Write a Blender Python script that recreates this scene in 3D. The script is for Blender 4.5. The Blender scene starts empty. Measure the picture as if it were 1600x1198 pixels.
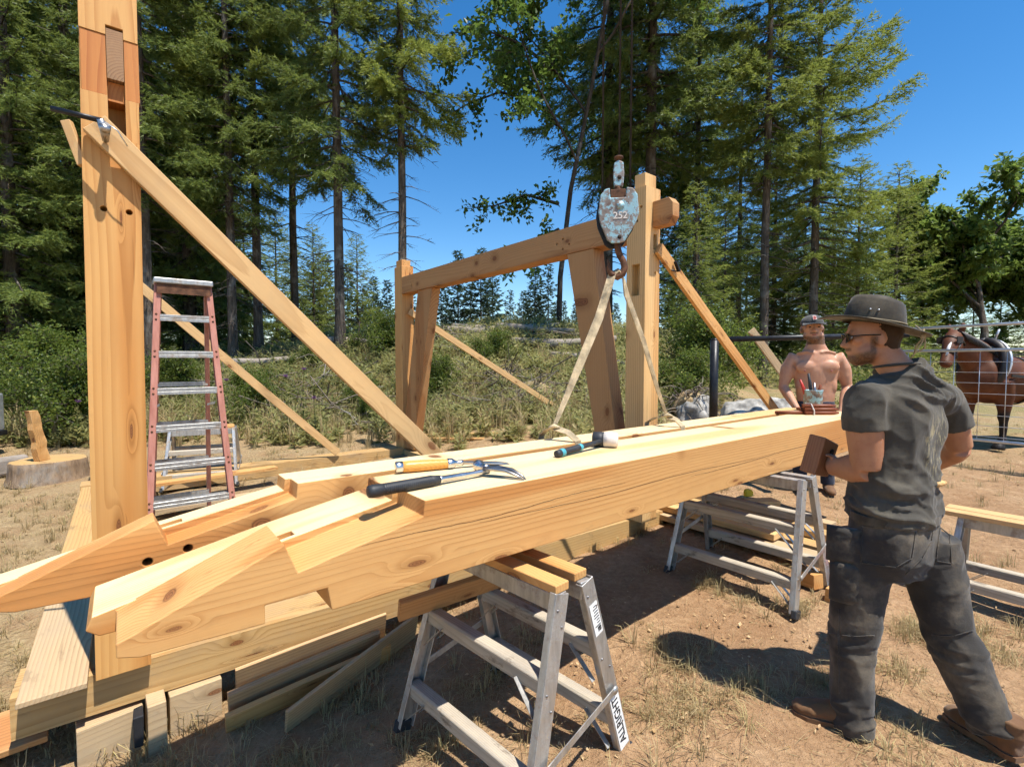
import bpy, bmesh, math, random
import numpy as np
from mathutils import Vector, Matrix, Euler

random.seed(7)
SC = bpy.context.scene
COL = SC.collection
R = math.radians

# ------------------------------------------------------------------ camera
CAM_H = 1.6
cam_data = bpy.data.cameras.new('camera')
cam = bpy.data.objects.new('camera', cam_data)
COL.objects.link(cam)
cam_data.sensor_fit = 'HORIZONTAL'
cam_data.sensor_width = 36.0
cam_data.lens = 36.0 * 772.0 / 1600.0
cam_data.clip_start = 0.05
cam_data.clip_end = 2000.0
PITCH = math.atan((599 - 565) / 772.0)
cam.location = (0, 0, CAM_H)
cam.rotation_euler = (math.pi / 2 - PITCH, 0, 0)
SC.camera = cam

# ------------------------------------------------------------------ world, sun, exposure
SUN_AZ, SUN_EL = 130.0, 67.0          # clockwise from the view direction, degrees
world = bpy.data.worlds.new('World')
SC.world = world
world.use_nodes = True
wn = world.node_tree
bg = wn.nodes['Background']
sky = wn.nodes.new('ShaderNodeTexSky')
sky.sky_type = 'NISHITA'
sky.sun_disc = False
sky.sun_elevation = R(SUN_EL)
sky.sun_rotation = R(SUN_AZ)
sky.altitude = 300
sky.air_density = 1.0
sky.dust_density = 0.0
sky.ozone_density = 1.6
hsv = wn.nodes.new('ShaderNodeHueSaturation')
hsv.inputs['Saturation'].default_value = 1.36
wn.links.new(sky.outputs[0], hsv.inputs['Color'])
wn.links.new(hsv.outputs[0], bg.inputs[0])
bg.inputs[1].default_value = 0.125
sun_data = bpy.data.lights.new('sun', 'SUN')
sun_data.energy = 5.0
sun_data.angle = R(0.53)
sun_data.color = (1.0, 0.955, 0.88)
sun = bpy.data.objects.new('sun', sun_data)
COL.objects.link(sun)
_az, _el = R(SUN_AZ), R(SUN_EL)
SUN_DIR = Vector((math.sin(_az) * math.cos(_el), math.cos(_az) * math.cos(_el), math.sin(_el)))
sun.rotation_euler = SUN_DIR.to_track_quat('Z', 'Y').to_euler()
sun.location = SUN_DIR * 50
vs = SC.view_settings
vs.view_transform = 'Standard'
vs.look = 'None'
vs.exposure = 0.62
vs.gamma = 1.0
vs.use_curve_mapping = False
SC.cycles.use_denoising = True
SC.cycles.use_adaptive_sampling = True
SC.cycles.adaptive_threshold = 0.025
SC.cycles.adaptive_min_samples = 12
SC.cycles.max_bounces = 5
SC.cycles.diffuse_bounces = 2
SC.cycles.glossy_bounces = 2
SC.cycles.transmission_bounces = 3
SC.cycles.transparent_max_bounces = 6
SC.cycles.caustics_reflective = False
SC.cycles.caustics_refractive = False

# ------------------------------------------------------------------ the frame's own axes
PHI = R(90 - 51.65)                        # the long timbers run along U, the bents along V
UX = Vector((math.cos(PHI), math.sin(PHI), 0))
VX = Vector((-math.sin(PHI), math.cos(PHI), 0))


def W(u, v, z=0.0):
    return UX * u + VX * v + Vector((0, 0, z))


# ------------------------------------------------------------------ numpy noise
def _hash(ix, iy, iz, seed):
    h = (ix * 374761393 + iy * 668265263 + iz * 2147483647 + seed * 1274126177) & 0xFFFFFFFF
    h = ((h ^ (h >> 13)) * 1274126177) & 0xFFFFFFFF
    return ((h ^ (h >> 16)) & 0xFFFF) / 65535.0


def vnoise(p, seed=0):
    p = np.asarray(p, float)
    i = np.floor(p).astype(np.int64)
    f = p - i
    f = f * f * (3 - 2 * f)
    out = 0
    for a in (0, 1):
        wx = f[..., 0] if a else 1 - f[..., 0]
        for b in (0, 1):
            wy = f[..., 1] if b else 1 - f[..., 1]
            for c in (0, 1):
                wz = f[..., 2] if c else 1 - f[..., 2]
                out = out + wx * wy * wz * _hash(i[..., 0] + a, i[..., 1] + b, i[..., 2] + c, seed)
    return out * 2 - 1


def fbm(p, octv=4, seed=0):
    p = np.asarray(p, float)
    s, a = 0, 0.5
    for o in range(octv):
        s = s + a * vnoise(p * (2 ** o), seed + o * 17)
        a *= 0.5
    return s


def sstep(a, b, x):
    t = np.clip((np.asarray(x, float) - a) / (b - a), 0, 1)
    return t * t * (3 - 2 * t)


# ------------------------------------------------------------------ terrain height
_gy = [-40, 2.3, 4.0, 5.2, 8.0, 10.5, 14.0, 400]
_gz = [0.0, 0.0, 0.07, 0.15, 0.34, 0.52, 0.75, 0.9]
_hy = [-40, 1.2, 2.6, 4.0, 6.4, 9.0, 10.5, 14.0, 400]
_hz = [-0.16, -0.17, -0.14, -0.08, 0.05, 0.24, 0.4, 0.7, 0.9]


def ground_np(x, y):
    x = np.asarray(x, float)
    y = np.asarray(y, float)
    side = sstep(-1.35, 1.2, x + 0.12 * (y - 2))
    z = np.interp(y, _gy, _gz) * side + np.interp(y, _hy, _hz) * (1 - side)
    left = 1 - sstep(2.5, 6.5, x - (y - 10) * 0.25)
    far_left = 1 - sstep(-9, -5, x)
    berm = sstep(9.4, 17.5, y) * (1.45 + 0.35 * vnoise(np.stack([x * .3, y * .3, x * 0], -1), 3)) * left * (1 - 0.55 * far_left)
    z = z + berm
    z = z + sstep(14, 60, y) * 1.0 * (1 - left)
    z = z - 0.15 * sstep(4.6, 6.5, x) * sstep(4.5, 7.5, y) * (1 - sstep(12, 20, y))
    bump = fbm(np.stack([x * 0.55, y * 0.55, x * 0], -1), 3, 5) * 0.07 * sstep(4.5, 10, y)
    bump = bump + fbm(np.stack([x * 2.6, y * 2.6, x * 0], -1), 3, 9) * 0.02
    return z + bump


def G(x, y):
    return float(ground_np(np.array([x]), np.array([y]))[0])


# ------------------------------------------------------------------ node helper
def new_mat(name):
    m = bpy.data.materials.new(name)
    m.use_nodes = True
    nt = m.node_tree
    for n in list(nt.nodes):
        nt.nodes.remove(n)
    out = nt.nodes.new('ShaderNodeOutputMaterial')
    b = nt.nodes.new('ShaderNodeBsdfPrincipled')
    nt.links.new(b.outputs[0], out.inputs[0])
    return m, nt, b, out


class NB:
    def __init__(self, nt):
        self.nt = nt

    def put(self, sock, v):
        if hasattr(v, 'is_linked') or isinstance(v, bpy.types.NodeSocket):
            self.nt.links.new(v, sock)
        elif v is not None:
            if isinstance(v, (tuple, list)) and sock.type == 'RGBA' and len(v) == 3:
                v = (*v, 1)
            sock.default_value = v

    def n(self, typ, ins=None, out=0, **attrs):
        nd = self.nt.nodes.new(typ)
        for k, v in attrs.items():
            setattr(nd, k, v)
        for k, v in (ins or {}).items():
            self.put(nd.inputs[k], v)
        return nd.outputs[out]

    def math(self, op, a, b=None, c=None, clamp=False):
        nd = self.nt.nodes.new('ShaderNodeMath')
        nd.operation = op
        nd.use_clamp = clamp
        self.put(nd.inputs[0], a)
        if b is not None:
            self.put(nd.inputs[1], b)
        if c is not None:
            self.put(nd.inputs[2], c)
        return nd.outputs[0]

    def vmath(self, op, a, b=None, out=0):
        nd = self.nt.nodes.new('ShaderNodeVectorMath')
        nd.operation = op
        self.put(nd.inputs[0], a)
        if b is not None:
            self.put(nd.inputs[1], b)
        return nd.outputs[out]

    def coord(self, which='Object'):
        nd = self.nt.nodes.new('ShaderNodeTexCoord')
        return nd.outputs[which]

    def pos(self):
        return self.nt.nodes.new('ShaderNodeNewGeometry').outputs['Position']

    def noise(self, vec, scale=1.0, detail=3.0, rough=0.5, dist=0.0, color=False):
        nd = self.nt.nodes.new('ShaderNodeTexNoise')
        self.put(nd.inputs['Vector'], vec)
        self.put(nd.inputs['Scale'], scale)
        self.put(nd.inputs['Detail'], detail)
        self.put(nd.inputs['Roughness'], rough)
        self.put(nd.inputs['Distortion'], dist)
        return nd.outputs[1 if color else 0]

    def ramp(self, fac, stops, interp='LINEAR'):
        nd = self.nt.nodes.new('ShaderNodeValToRGB')
        cr = nd.color_ramp
        cr.interpolation = interp
        while len(cr.elements) < len(stops):
            cr.elements.new(0.5)
        for e, (p, c) in zip(cr.elements, stops):
            e.position = p
            e.color = (*c, 1) if len(c) == 3 else c
        self.put(nd.inputs[0], fac)
        return nd.outputs[0]

    def mix(self, fac, a, b, mode='MIX'):
        nd = self.nt.nodes.new('ShaderNodeMix')
        nd.data_type = 'RGBA'
        nd.blend_type = mode
        self.put(nd.inputs[0], fac)
        self.put(nd.inputs[6], a)
        self.put(nd.inputs[7], b)
        return nd.outputs[2]

    def rng(self, v, a, b, c=0.0, d=1.0, smooth=True):
        nd = self.nt.nodes.new('ShaderNodeMapRange')
        nd.interpolation_type = 'SMOOTHSTEP' if smooth else 'LINEAR'
        self.put(nd.inputs[0], v)
        for i, q in enumerate((a, b, c, d)):
            nd.inputs[1 + i].default_value = q
        return nd.outputs[0]

    def bump(self, h, strength=0.3, dist=0.01):
        nd = self.nt.nodes.new('ShaderNodeBump')
        nd.inputs['Strength'].default_value = strength
        nd.inputs['Distance'].default_value = dist
        self.put(nd.inputs['Height'], h)
        return nd.outputs[0]

    def objrand(self):
        return self.nt.nodes.new('ShaderNodeObjectInfo').outputs['Random']

    def attr(self, name):
        nd = self.nt.nodes.new('ShaderNodeAttribute')
        nd.attribute_name = name
        return nd.outputs['Fac']


MATS = {}


def mat_plain(name, col, rough=0.6, metal=0.0, var=0.15, scale=8.0, bump=0.15, bscale=60.0, spec=0.4):
    """one colour with blotches and fine relief"""
    m, nt, b, _ = new_mat(name)
    k = NB(nt)
    c = k.coord()
    f = k.noise(c, scale, 4, 0.6)
    dk = tuple(x * (1 - var * 1.6) for x in col)
    lt = tuple(min(1, x * (1 + var)) for x in col)
    k.put(b.inputs['Base Color'], k.ramp(f, [(0.3, dk), (0.7, lt)]))
    k.put(b.inputs['Roughness'], k.rng(f, 0.2, 0.8, max(0.05, rough - 0.1), min(1, rough + 0.12), False))
    b.inputs['Metallic'].default_value = metal
    b.inputs['Specular IOR Level'].default_value = spec
    if bump:
        k.put(b.inputs['Normal'], k.bump(k.noise(c, bscale, 3), bump, 0.004))
    MATS[name] = m
    return m


def mat_wood(name, light, dark, ring=58.0, knots=True, heart=(0.09, 0.05), stain=0.0, stain_col=(0.25, 0.17, 0.1),
             rough=0.62, fiber=0.35, red=None, wear=0.0, knots_per=2.1):
    """solid timber: rings about an off-centre heart running along local X, knots, fibre"""
    m, nt, b, _ = new_mat(name)
    k = NB(nt)
    rnd = k.objrand()
    off = k.n('ShaderNodeCombineXYZ', {0: k.math('MULTIPLY', rnd, 37.0), 1: 0.0, 2: 0.0})
    p = k.vmath('ADD', k.coord(), off)
    sx = k.n('ShaderNodeSeparateXYZ', {0: p}, 0)
    sep = nt.nodes[-1] if nt.nodes[-1].type == 'SEPXYZ' else [n for n in nt.nodes if n.type == 'SEPXYZ'][-1]
    Y, Z = sep.outputs[1], sep.outputs[2]
    low = k.noise(k.vmath('MULTIPLY', p, (0.45, 3.0, 3.0)), 1.0, 1.5, 0.5, color=True)
    lsep = k.n('ShaderNodeSeparateXYZ', {0: low}, 0)
    ls = [n for n in nt.nodes if n.type == 'SEPXYZ'][-1]
    y = k.math('ADD', k.math('ADD', Y, heart[0]), k.math('MULTIPLY', k.math('SUBTRACT', ls.outputs[0], 0.5), 0.10))
    z = k.math('ADD', k.math('ADD', Z, heart[1]), k.math('MULTIPLY', k.math('SUBTRACT', ls.outputs[1], 0.5), 0.10))
    r = k.math('SQRT', k.math('ADD', k.math('MULTIPLY', y, y), k.math('MULTIPLY', z, z)))
    if knots:                                    # branches run outwards from the heart, so knots repeat by length and angle
        th = k.math('ARCTAN2', z, y)
        vd = k.nt.nodes.new('ShaderNodeTexVoronoi')
        vd.voronoi_dimensions = '2D'
        vd.inputs['Scale'].default_value = 1.0
        k.put(vd.inputs['Vector'], k.n('ShaderNodeCombineXYZ', {0: k.math('MULTIPLY', sep.outputs[0], knots_per), 1: k.math('MULTIPLY', th, 0.85), 2: 0.0}))
        d = k.math('ADD', vd.outputs['Distance'], k.math('MULTIPLY', k.math('SUBTRACT', k.noise(p, 22, 2), 0.5), 0.035))
        kc_ = k.n('ShaderNodeSeparateColor', {0: vd.outputs['Color']}, 0)
        there = k.math('GREATER_THAN', kc_, 0.42)
        size = k.rng(kc_, 0.42, 1.0, 0.6, 1.25, False)
        dn = k.math('DIVIDE', d, size)
        r = k.math('ADD', r, k.math('MULTIPLY', there, k.rng(dn, 0.34, 0.0, 0.0, 0.05)))
        knot = k.math('MULTIPLY', there, k.rng(dn, 0.075, 0.05))
        halo = k.math('MULTIPLY', there, k.rng(dn, 0.20, 0.06, 0, 0.55))
        kring = k.math('SINE', k.math('MULTIPLY', dn, 260.0))
    fine = k.noise(k.vmath('MULTIPLY', p, (3.0, 90.0, 90.0)), 1.0, 3.0, 0.6)
    rr = k.math('ADD', r, k.math('MULTIPLY', k.math('SUBTRACT', fine, 0.5), 0.0035))
    fr = k.math('FRACT', k.math('MULTIPLY', rr, ring))
    late = k.ramp(fr, [(0.0, (0.05,) * 3), (0.45, (0.22,) * 3), (0.82, (0.85,) * 3), (0.93, (1,) * 3), (1.0, (0.05,) * 3)])
    amp = k.rng(k.noise(k.vmath('MULTIPLY', p, (0.5, 5, 5)), 1.0, 2), 0.3, 0.75, 0.3, 0.95)
    col = k.mix(k.math('MULTIPLY', late, amp), light, dark)
    if red:
        col = k.mix(k.rng(k.noise(k.vmath('MULTIPLY', p, (0.35, 4.5, 4.5)), 1.0, 2), 0.49, 0.62, 0, 0.85), col, k.mix(late, red, tuple(q * 0.72 for q in red)))
    col = k.mix(k.math('MULTIPLY', k.math('SUBTRACT', fine, 0.35), fiber, clamp=True), col, dark)
    if knots:
        kc = k.mix(k.rng(kring, -1, 1), (0.27, 0.10, 0.035), (0.13, 0.045, 0.015))
        col = k.mix(halo, col, tuple(0.75 * q for q in dark))
        col = k.mix(k.math('MULTIPLY', knot, 0.88), col, kc)
    ps = k.rng(k.noise(k.vmath('MULTIPLY', p, (1.2, 38, 38)), 1.0, 3, 0.6), 0.66, 0.74, 0, 0.55)
    col = k.mix(ps, col, tuple(0.6 * q for q in dark))
    if stain:
        sm = k.rng(k.noise(k.vmath('MULTIPLY', p, (2.2, 5, 5)), 1.3, 5, 0.65), 0.42, 0.72, 0, stain)
        col = k.mix(sm, col, stain_col)
    if wear:
        wm = k.rng(k.noise(k.vmath('MULTIPLY', p, (5, 14, 14)), 1.0, 5, 0.7), 0.56, 0.7, 0, wear)
        col = k.mix(wm, col, (0.09, 0.06, 0.04))
    k.put(b.inputs['Base Color'], col)
    b.inputs['Roughness'].default_value = rough
    b.inputs['Specular IOR Level'].default_value = 0.3
    h = k.math('ADD', k.math('MULTIPLY', late, -0.5), fine)
    k.put(b.inputs['Normal'], k.bump(h, 0.22, 0.0025))
    MATS[name] = m
    return m


# ------------------------------------------------------------------ mesh builder
class MB:
    def __init__(self):
        self.v, self.f, self.m, self.s = [], [], [], []
        self.cur = 0

    def add(self, verts, faces, smooth=False, mi=None):
        o = len(self.v)
        self.v += [tuple(q) for q in verts]
        for fc in faces:
            self.f.append([i + o for i in fc])
            self.m.append(self.cur if mi is None else mi)
            self.s.append(smooth)
        return o

    def box(self, x0, x1, y0, y1, z0, z1, M=None, jit=0.0, mi=None):
        vs = [Vector((x, y, z)) for z in (z0, z1) for x, y in ((x0, y0), (x1, y0), (x1, y1), (x0, y1))]
        if jit:
            vs = [q + Vector([random.uniform(-jit, jit) for _ in range(3)]) for q in vs]
        if M is not None:
            vs = [M @ q for q in vs]
        self.add(vs, [(3, 2, 1, 0), (4, 5, 6, 7), (0, 1, 5, 4), (1, 2, 6, 5), (2, 3, 7, 6), (3, 0, 4, 7)], mi=mi)

    def prism(self, prof, a, b, axis='Y', mi=None):
        """prof: points in the two other axes (counter-clockwise or not), extruded from a to b along axis"""
        n = len(prof)

        def mk(p, t):
            if axis == 'Y':
                return (p[0], t, p[1])
            if axis == 'X':
                return (t, p[0], p[1])
            return (p[0], p[1], t)
        vs = [mk(p, a) for p in prof] + [mk(p, b) for p in prof]
        fs = [tuple(range(n))[::-1], tuple(range(n, 2 * n))]
        fs += [(i, (i + 1) % n, n + (i + 1) % n, n + i) for i in range(n)]
        self.add(vs, fs, mi=mi)

    def beam(self, a, b, w, h, up=(0, 0, 1), mi=None, taper=1.0):
        """square bar from a to b"""
        a, b = Vector(a), Vector(b)
        d = (b - a).normalized()
        s = d.cross(Vector(up))
        if s.length < 1e-4:
            s = d.cross(Vector((1, 0, 0)))
        s.normalize()
        t = s.cross(d).normalized()
        vs = []
        for q, k in ((a, 1.0), (b, taper)):
            for i, j in ((-1, -1), (1, -1), (1, 1), (-1, 1)):
                vs.append(q + s * (i * w / 2 * k) + t * (j * h / 2 * k))
        self.add(vs, [(0, 1, 2, 3), (7, 6, 5, 4), (0, 4, 5, 1), (1, 5, 6, 2), (2, 6, 7, 3), (3, 7, 4, 0)], mi=mi)

    def tube(self, pts, rad, n=8, cap=True, smooth=True, mi=None, flat=1.0, up=None):
        pts = [Vector(p) for p in pts]
        if not hasattr(rad, '__len__'):
            rad = [rad] * len(pts)
        vs, fs = [], []
        prev = None
        for i, p in enumerate(pts):
            d = (pts[min(i + 1, len(pts) - 1)] - pts[max(i - 1, 0)])
            if d.length < 1e-9:
                d = Vector((0, 0, 1))
            d.normalize()
            if prev is None:
                u0 = Vector(up) if up else (Vector((0, 0, 1)) if abs(d.z) < 0.9 else Vector((1, 0, 0)))
                s = d.cross(u0).normalized()
            else:
                s = (prev - d * prev.dot(d)).normalized()
            prev = s
            t = d.cross(s)
            for j in range(n):
                an = 2 * math.pi * j / n
                vs.append(p + (s * math.cos(an) + t * math.sin(an) * flat) * rad[i])
        m = len(pts)
        for i in range(m - 1):
            for j in range(n):
                a = i * n + j
                b = i * n + (j + 1) % n
                fs.append((a, b, b + n, a + n))
        if cap:
            fs.append(tuple(range(n))[::-1])
            fs.append(tuple(range((m - 1) * n, m * n)))
        self.add(vs, fs, smooth, mi)

    def lathe(self, prof, n=20, axis='Z', M=None, smooth=True, mi=None):
        """prof: (radius, height) pairs from bottom to top"""
        vs, fs = [], []
        for r, h in prof:
            for j in range(n):
                an = 2 * math.pi * j / n
                q = Vector((r * math.cos(an), r * math.sin(an), h))
                if axis == 'X':
                    q = Vector((q.z, q.x, q.y))
                elif axis == 'Y':
                    q = Vector((q.y, q.z, q.x))
                vs.append(M @ q if M is not None else q)
        m = len(prof)
        for i in range(m - 1):
            for j in range(n):
                a, b = i * n + j, i * n + (j + 1) % n
                fs.append((a, b, b + n, a + n))
        fs.append(tuple(range(n))[::-1])
        fs.append(tuple(range((m - 1) * n, m * n)))
        self.add(vs, fs, smooth, mi)

    def ribbon(self, pts, w, t, normal, mi=None):
        """flat strap through pts, width w across, thickness t"""
        pts = [Vector(p) for p in pts]
        vs, fs = [], []
        for i, p in enumerate(pts):
            d = (pts[min(i + 1, len(pts) - 1)] - pts[max(i - 1, 0)]).normalized()
            nn = Vector(normal[i] if hasattr(normal[0], '__len__') else normal)
            s = d.cross(nn).normalized()
            nn = s.cross(d).normalized()
            ww = w[i] if hasattr(w, '__len__') else w
            for a, c in ((-1, -1), (1, -1), (1, 1), (-1, 1)):
                vs.append(p + s * (a * ww / 2) + nn * (c * t / 2))
        for i in range(len(pts) - 1):
            for j in range(4):
                a, b = i * 4 + j, i * 4 + (j + 1) % 4
                fs.append((a, b, b + 4, a + 4))
        fs.append((3, 2, 1, 0))
        e = (len(pts) - 1) * 4
        fs.append((e, e + 1, e + 2, e + 3))
        self.add(vs, fs, False, mi)

    def mesh(self, name):
        me = bpy.data.meshes.new(name)
        me.from_pydata(self.v, [], self.f)
        me.polygons.foreach_set('material_index', self.m)
        me.polygons.foreach_set('use_smooth', self.s)
        bm = bmesh.new()
        bm.from_mesh(me)
        bmesh.ops.recalc_face_normals(bm, faces=bm.faces)
        bm.to_mesh(me)
        bm.free()
        me.update()
        return me


def tag(o, label=None, cat=None, group=None, kind=None):
    if label:
        o['label'] = label
    if cat:
        o['category'] = cat
    if group:
        o['group'] = group
    if kind:
        o['kind'] = kind
    return o


def put(name, me, mat, parent=None, loc=(0, 0, 0), rot=(0, 0, 0), bevel=0.0, seg=2):
    if isinstance(me, MB):
        me = me.mesh(name)
    if mat is not None and not me.materials:
        for q in (mat if isinstance(mat, (list, tuple)) else [mat]):
            me.materials.append(MATS[q] if isinstance(q, str) else q)
    o = bpy.data.objects.new(name, me)
    COL.objects.link(o)
    o.location = loc
    o.rotation_euler = rot
    if parent is not None:
        o.parent = parent
    if bevel:
        bv = o.modifiers.new('bevel', 'BEVEL')
        bv.width = bevel
        bv.segments = seg
        bv.limit_method = 'ANGLE'
        bv.angle_limit = R(35)
        bv.harden_normals = False
    return o


def empty(name, loc=(0, 0, 0), rotz=0.0, label=None, cat=None, group=None):
    o = bpy.data.objects.new(name, None)
    COL.objects.link(o)
    o.location = loc
    o.rotation_euler = (0, 0, rotz)
    tag(o, label, cat, group)
    return o


def copy_tree(o, parent=None):
    c = o.copy()
    COL.objects.link(c)
    c.parent = parent
    for ch in o.children:
        copy_tree(ch, c)
    return c


def np_mesh(name, verts, tris, mat, smooth=False, attr=None):
    """big triangle soup from numpy arrays; attr: name -> per-vertex float array"""
    verts = np.asarray(verts, np.float32)
    tris = np.asarray(tris, np.int32)
    k = tris.shape[1]
    me = bpy.data.meshes.new(name)
    me.vertices.add(len(verts))
    me.vertices.foreach_set('co', verts.ravel())
    me.loops.add(tris.size)
    me.loops.foreach_set('vertex_index', tris.ravel())
    me.polygons.add(len(tris))
    me.polygons.foreach_set('loop_start', np.arange(0, tris.size, k, dtype=np.int32))
    me.polygons.foreach_set('loop_total', np.full(len(tris), k, np.int32))
    me.polygons.foreach_set('use_smooth', np.full(len(tris), smooth, bool))
    for q in (mat if isinstance(mat, (list, tuple)) else [mat]):
        me.materials.append(MATS[q] if isinstance(q, str) else q)
    for an, av in (attr or {}).items():
        a = me.attributes.new(an, 'FLOAT', 'POINT')
        a.data.foreach_set('value', np.asarray(av, np.float32))
    me.update(calc_edges=True)
    return me
# ================================================================== materials
FIR_L, FIR_D = (0.65, 0.365, 0.135), (0.44, 0.19, 0.052)
mat_wood('fir', FIR_L, FIR_D, ring=62, heart=(0.10, -0.03), red=(0.54, 0.225, 0.06), stain=0.3, stain_col=(0.50, 0.25, 0.085), wear=0.12)
mat_wood('fir_post', (0.66, 0.365, 0.125), (0.45, 0.185, 0.045), ring=46, heart=(0.16, 0.02), red=(0.55, 0.22, 0.05), stain=0.2, stain_col=(0.46, 0.22, 0.07))
mat_wood('fir_pale', (0.72, 0.47, 0.215), (0.52, 0.275, 0.09), ring=70, heart=(0.2, 0.1), red=(0.62, 0.33, 0.12))
mat_wood('fir_sunlit_top', (0.86, 0.66, 0.39), (0.70, 0.46, 0.20), ring=60, heart=(0.12, -0.03), red=(0.72, 0.46, 0.20), rough=0.5)  # pale copy of fir, with the sun's glare on upper faces in its colour
mat_wood('fir_red', (0.55, 0.22, 0.06), (0.38, 0.12, 0.03), ring=80, knots=False, heart=(0.3, 0.1))
mat_wood('fir_brown', (0.50, 0.27, 0.11), (0.34, 0.155, 0.055), ring=70, heart=(0.15, 0.1), red=(0.42, 0.18, 0.06))
mat_wood('fir_weathered', (0.54, 0.345, 0.145), (0.36, 0.195, 0.065), ring=55, heart=(0.1, 0.02), stain=0.6,
         stain_col=(0.38, 0.26, 0.14), wear=0.35)
mat_wood('brace_wood', (0.66, 0.42, 0.19), (0.47, 0.26, 0.10), ring=90, heart=(0.2, 0.05), stain=0.35, stain_col=(0.45, 0.30, 0.15))
mat_wood('plank_grey', (0.53, 0.38, 0.22), (0.34, 0.225, 0.12), ring=70, heart=(0.25, 0.1), stain=0.55, stain_col=(0.40, 0.30, 0.195), wear=0.3)
mat_wood('offcut_brown', (0.58, 0.37, 0.19), (0.38, 0.21, 0.09), ring=85, knots=False, heart=(0.2, 0.1), stain=0.5, stain_col=(0.33, 0.21, 0.115), wear=0.3)
mat_wood('end_grain', (0.36, 0.21, 0.11), (0.16, 0.085, 0.045), ring=110, knots=False, heart=(0.05, 0.1), rough=0.8)
mat_wood('hardwood', (0.36, 0.16, 0.075), (0.22, 0.085, 0.035), ring=95, knots=False, heart=(0.1, 0.1), rough=0.5)
mat_wood('peg_wood', (0.20, 0.055, 0.02), (0.11, 0.028, 0.012), ring=120, knots=False, rough=0.45)
mat_wood('handle_wood', (0.66, 0.34, 0.08), (0.52, 0.23, 0.045), ring=120, knots=False, rough=0.35, fiber=0.2)
mat_wood('rung_wood', (0.50, 0.43, 0.33), (0.32, 0.27, 0.20), ring=110, knots=False, heart=(0.2, 0.1), stain=0.6, stain_col=(0.30, 0.26, 0.21), wear=0.7, rough=0.75)
mat_wood('log_grey', (0.34, 0.29, 0.24), (0.18, 0.145, 0.115), ring=60, knots=False, stain=0.6, stain_col=(0.16, 0.13, 0.10), rough=0.9, wear=0.5)
mat_plain('dark_hole', (0.03, 0.016, 0.008), 0.9, var=0.2)
mat_plain('black_rubber', (0.028, 0.03, 0.034), 0.55, var=0.25, bump=0.2)
mat_plain('black_steel', (0.022, 0.022, 0.024), 0.4, 0.3, var=0.3)
mat_plain('bright_steel', (0.62, 0.61, 0.60), 0.28, 1.0, var=0.12, bump=0.06)
mat_plain('forged_steel', (0.40, 0.38, 0.37), 0.36, 1.0, var=0.25, bump=0.1)
mat_plain('rust', (0.16, 0.075, 0.04), 0.75, 0.35, var=0.45, scale=18, bump=0.4)
mat_plain('galvanised', (0.62, 0.64, 0.66), 0.42, 0.75, var=0.12)
mat_plain('white_paint', (0.78, 0.77, 0.74), 0.5, var=0.06)
mat_plain('label_black', (0.02, 0.02, 0.022), 0.6, var=0.1, bump=0)
mat_plain('teal_rubber', (0.07, 0.36, 0.44), 0.5, var=0.15)
mat_plain('white_rubber', (0.72, 0.66, 0.60), 0.6, var=0.12, scale=20)
mat_plain('red_plastic', (0.45, 0.035, 0.02), 0.4, var=0.2)
mat_plain('yellow_plastic', (0.75, 0.55, 0.03), 0.4, var=0.1)
mat_plain('boulder', (0.34, 0.32, 0.285), 0.9, var=0.5, scale=5, bump=0.9, bscale=14)
mat_plain('blue_steel', (0.24, 0.29, 0.38), 0.4, 0.6, var=0.2)
mat_plain('strap_webbing', (0.46, 0.36, 0.22), 0.85, var=0.35, scale=14, bump=0.5, bscale=180)
mat_plain('rope', (0.35, 0.27, 0.16), 0.9, var=0.3)


def mat_alu():
    m, nt, b, _ = new_mat('worn_aluminium')
    k = NB(nt)
    c = k.coord()
    sc = k.noise(k.vmath('MULTIPLY', c, (40, 40, 6)), 1.0, 4, 0.7)
    bl = k.noise(c, 9, 5, 0.7)
    col = k.ramp(sc, [(0.25, (0.36, 0.35, 0.33)), (0.75, (0.60, 0.59, 0.56))])
    col = k.mix(k.rng(bl, 0.5, 0.68, 0, 0.75), col, (0.27, 0.19, 0.12))
    k.put(b.inputs['Base Color'], col)
    k.put(b.inputs['Metallic'], k.rng(bl, 0.5, 0.7, 0.8, 0.25))
    k.put(b.inputs['Roughness'], k.rng(bl, 0.3, 0.75, 0.38, 0.7))
    k.put(b.inputs['Normal'], k.bump(sc, 0.12, 0.002))
    MATS['worn_aluminium'] = m


mat_alu()


def mat_fibreglass():
    m, nt, b, _ = new_mat('ladder_fibreglass')
    k = NB(nt)
    c = k.coord()
    f = k.noise(k.vmath('MULTIPLY', c, (30, 30, 2.5)), 1.0, 4, 0.6)
    col = k.ramp(f, [(0.25, (0.36, 0.13, 0.085)), (0.75, (0.56, 0.255, 0.19))])
    k.put(b.inputs['Base Color'], col)
    b.inputs['Roughness'].default_value = 0.55
    MATS['ladder_fibreglass'] = m


mat_fibreglass()


def mat_block():
    """hook block: worn grey steel with flaking light blue paint and rust"""
    m, nt, b, _ = new_mat('flaking_paint')
    k = NB(nt)
    c = k.coord()
    f1 = k.noise(c, 9, 6, 0.7)
    f2 = k.noise(c, 17, 6, 0.75)
    col = k.ramp(f1, [(0.3, (0.13, 0.085, 0.06)), (0.5, (0.27, 0.23, 0.20)), (0.7, (0.38, 0.36, 0.335))])
    col = k.mix(k.rng(f2, 0.49, 0.53), col, (0.30, 0.50, 0.56))
    col = k.mix(k.rng(k.noise(c, 30, 4, 0.7), 0.58, 0.66, 0, 0.9), col, (0.14, 0.06, 0.035))
    k.put(b.inputs['Base Color'], col)
    b.inputs['Roughness'].default_value = 0.6
    b.inputs['Metallic'].default_value = 0.15
    k.put(b.inputs['Normal'], k.bump(f2, 0.3, 0.004))
    MATS['flaking_paint'] = m


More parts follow.
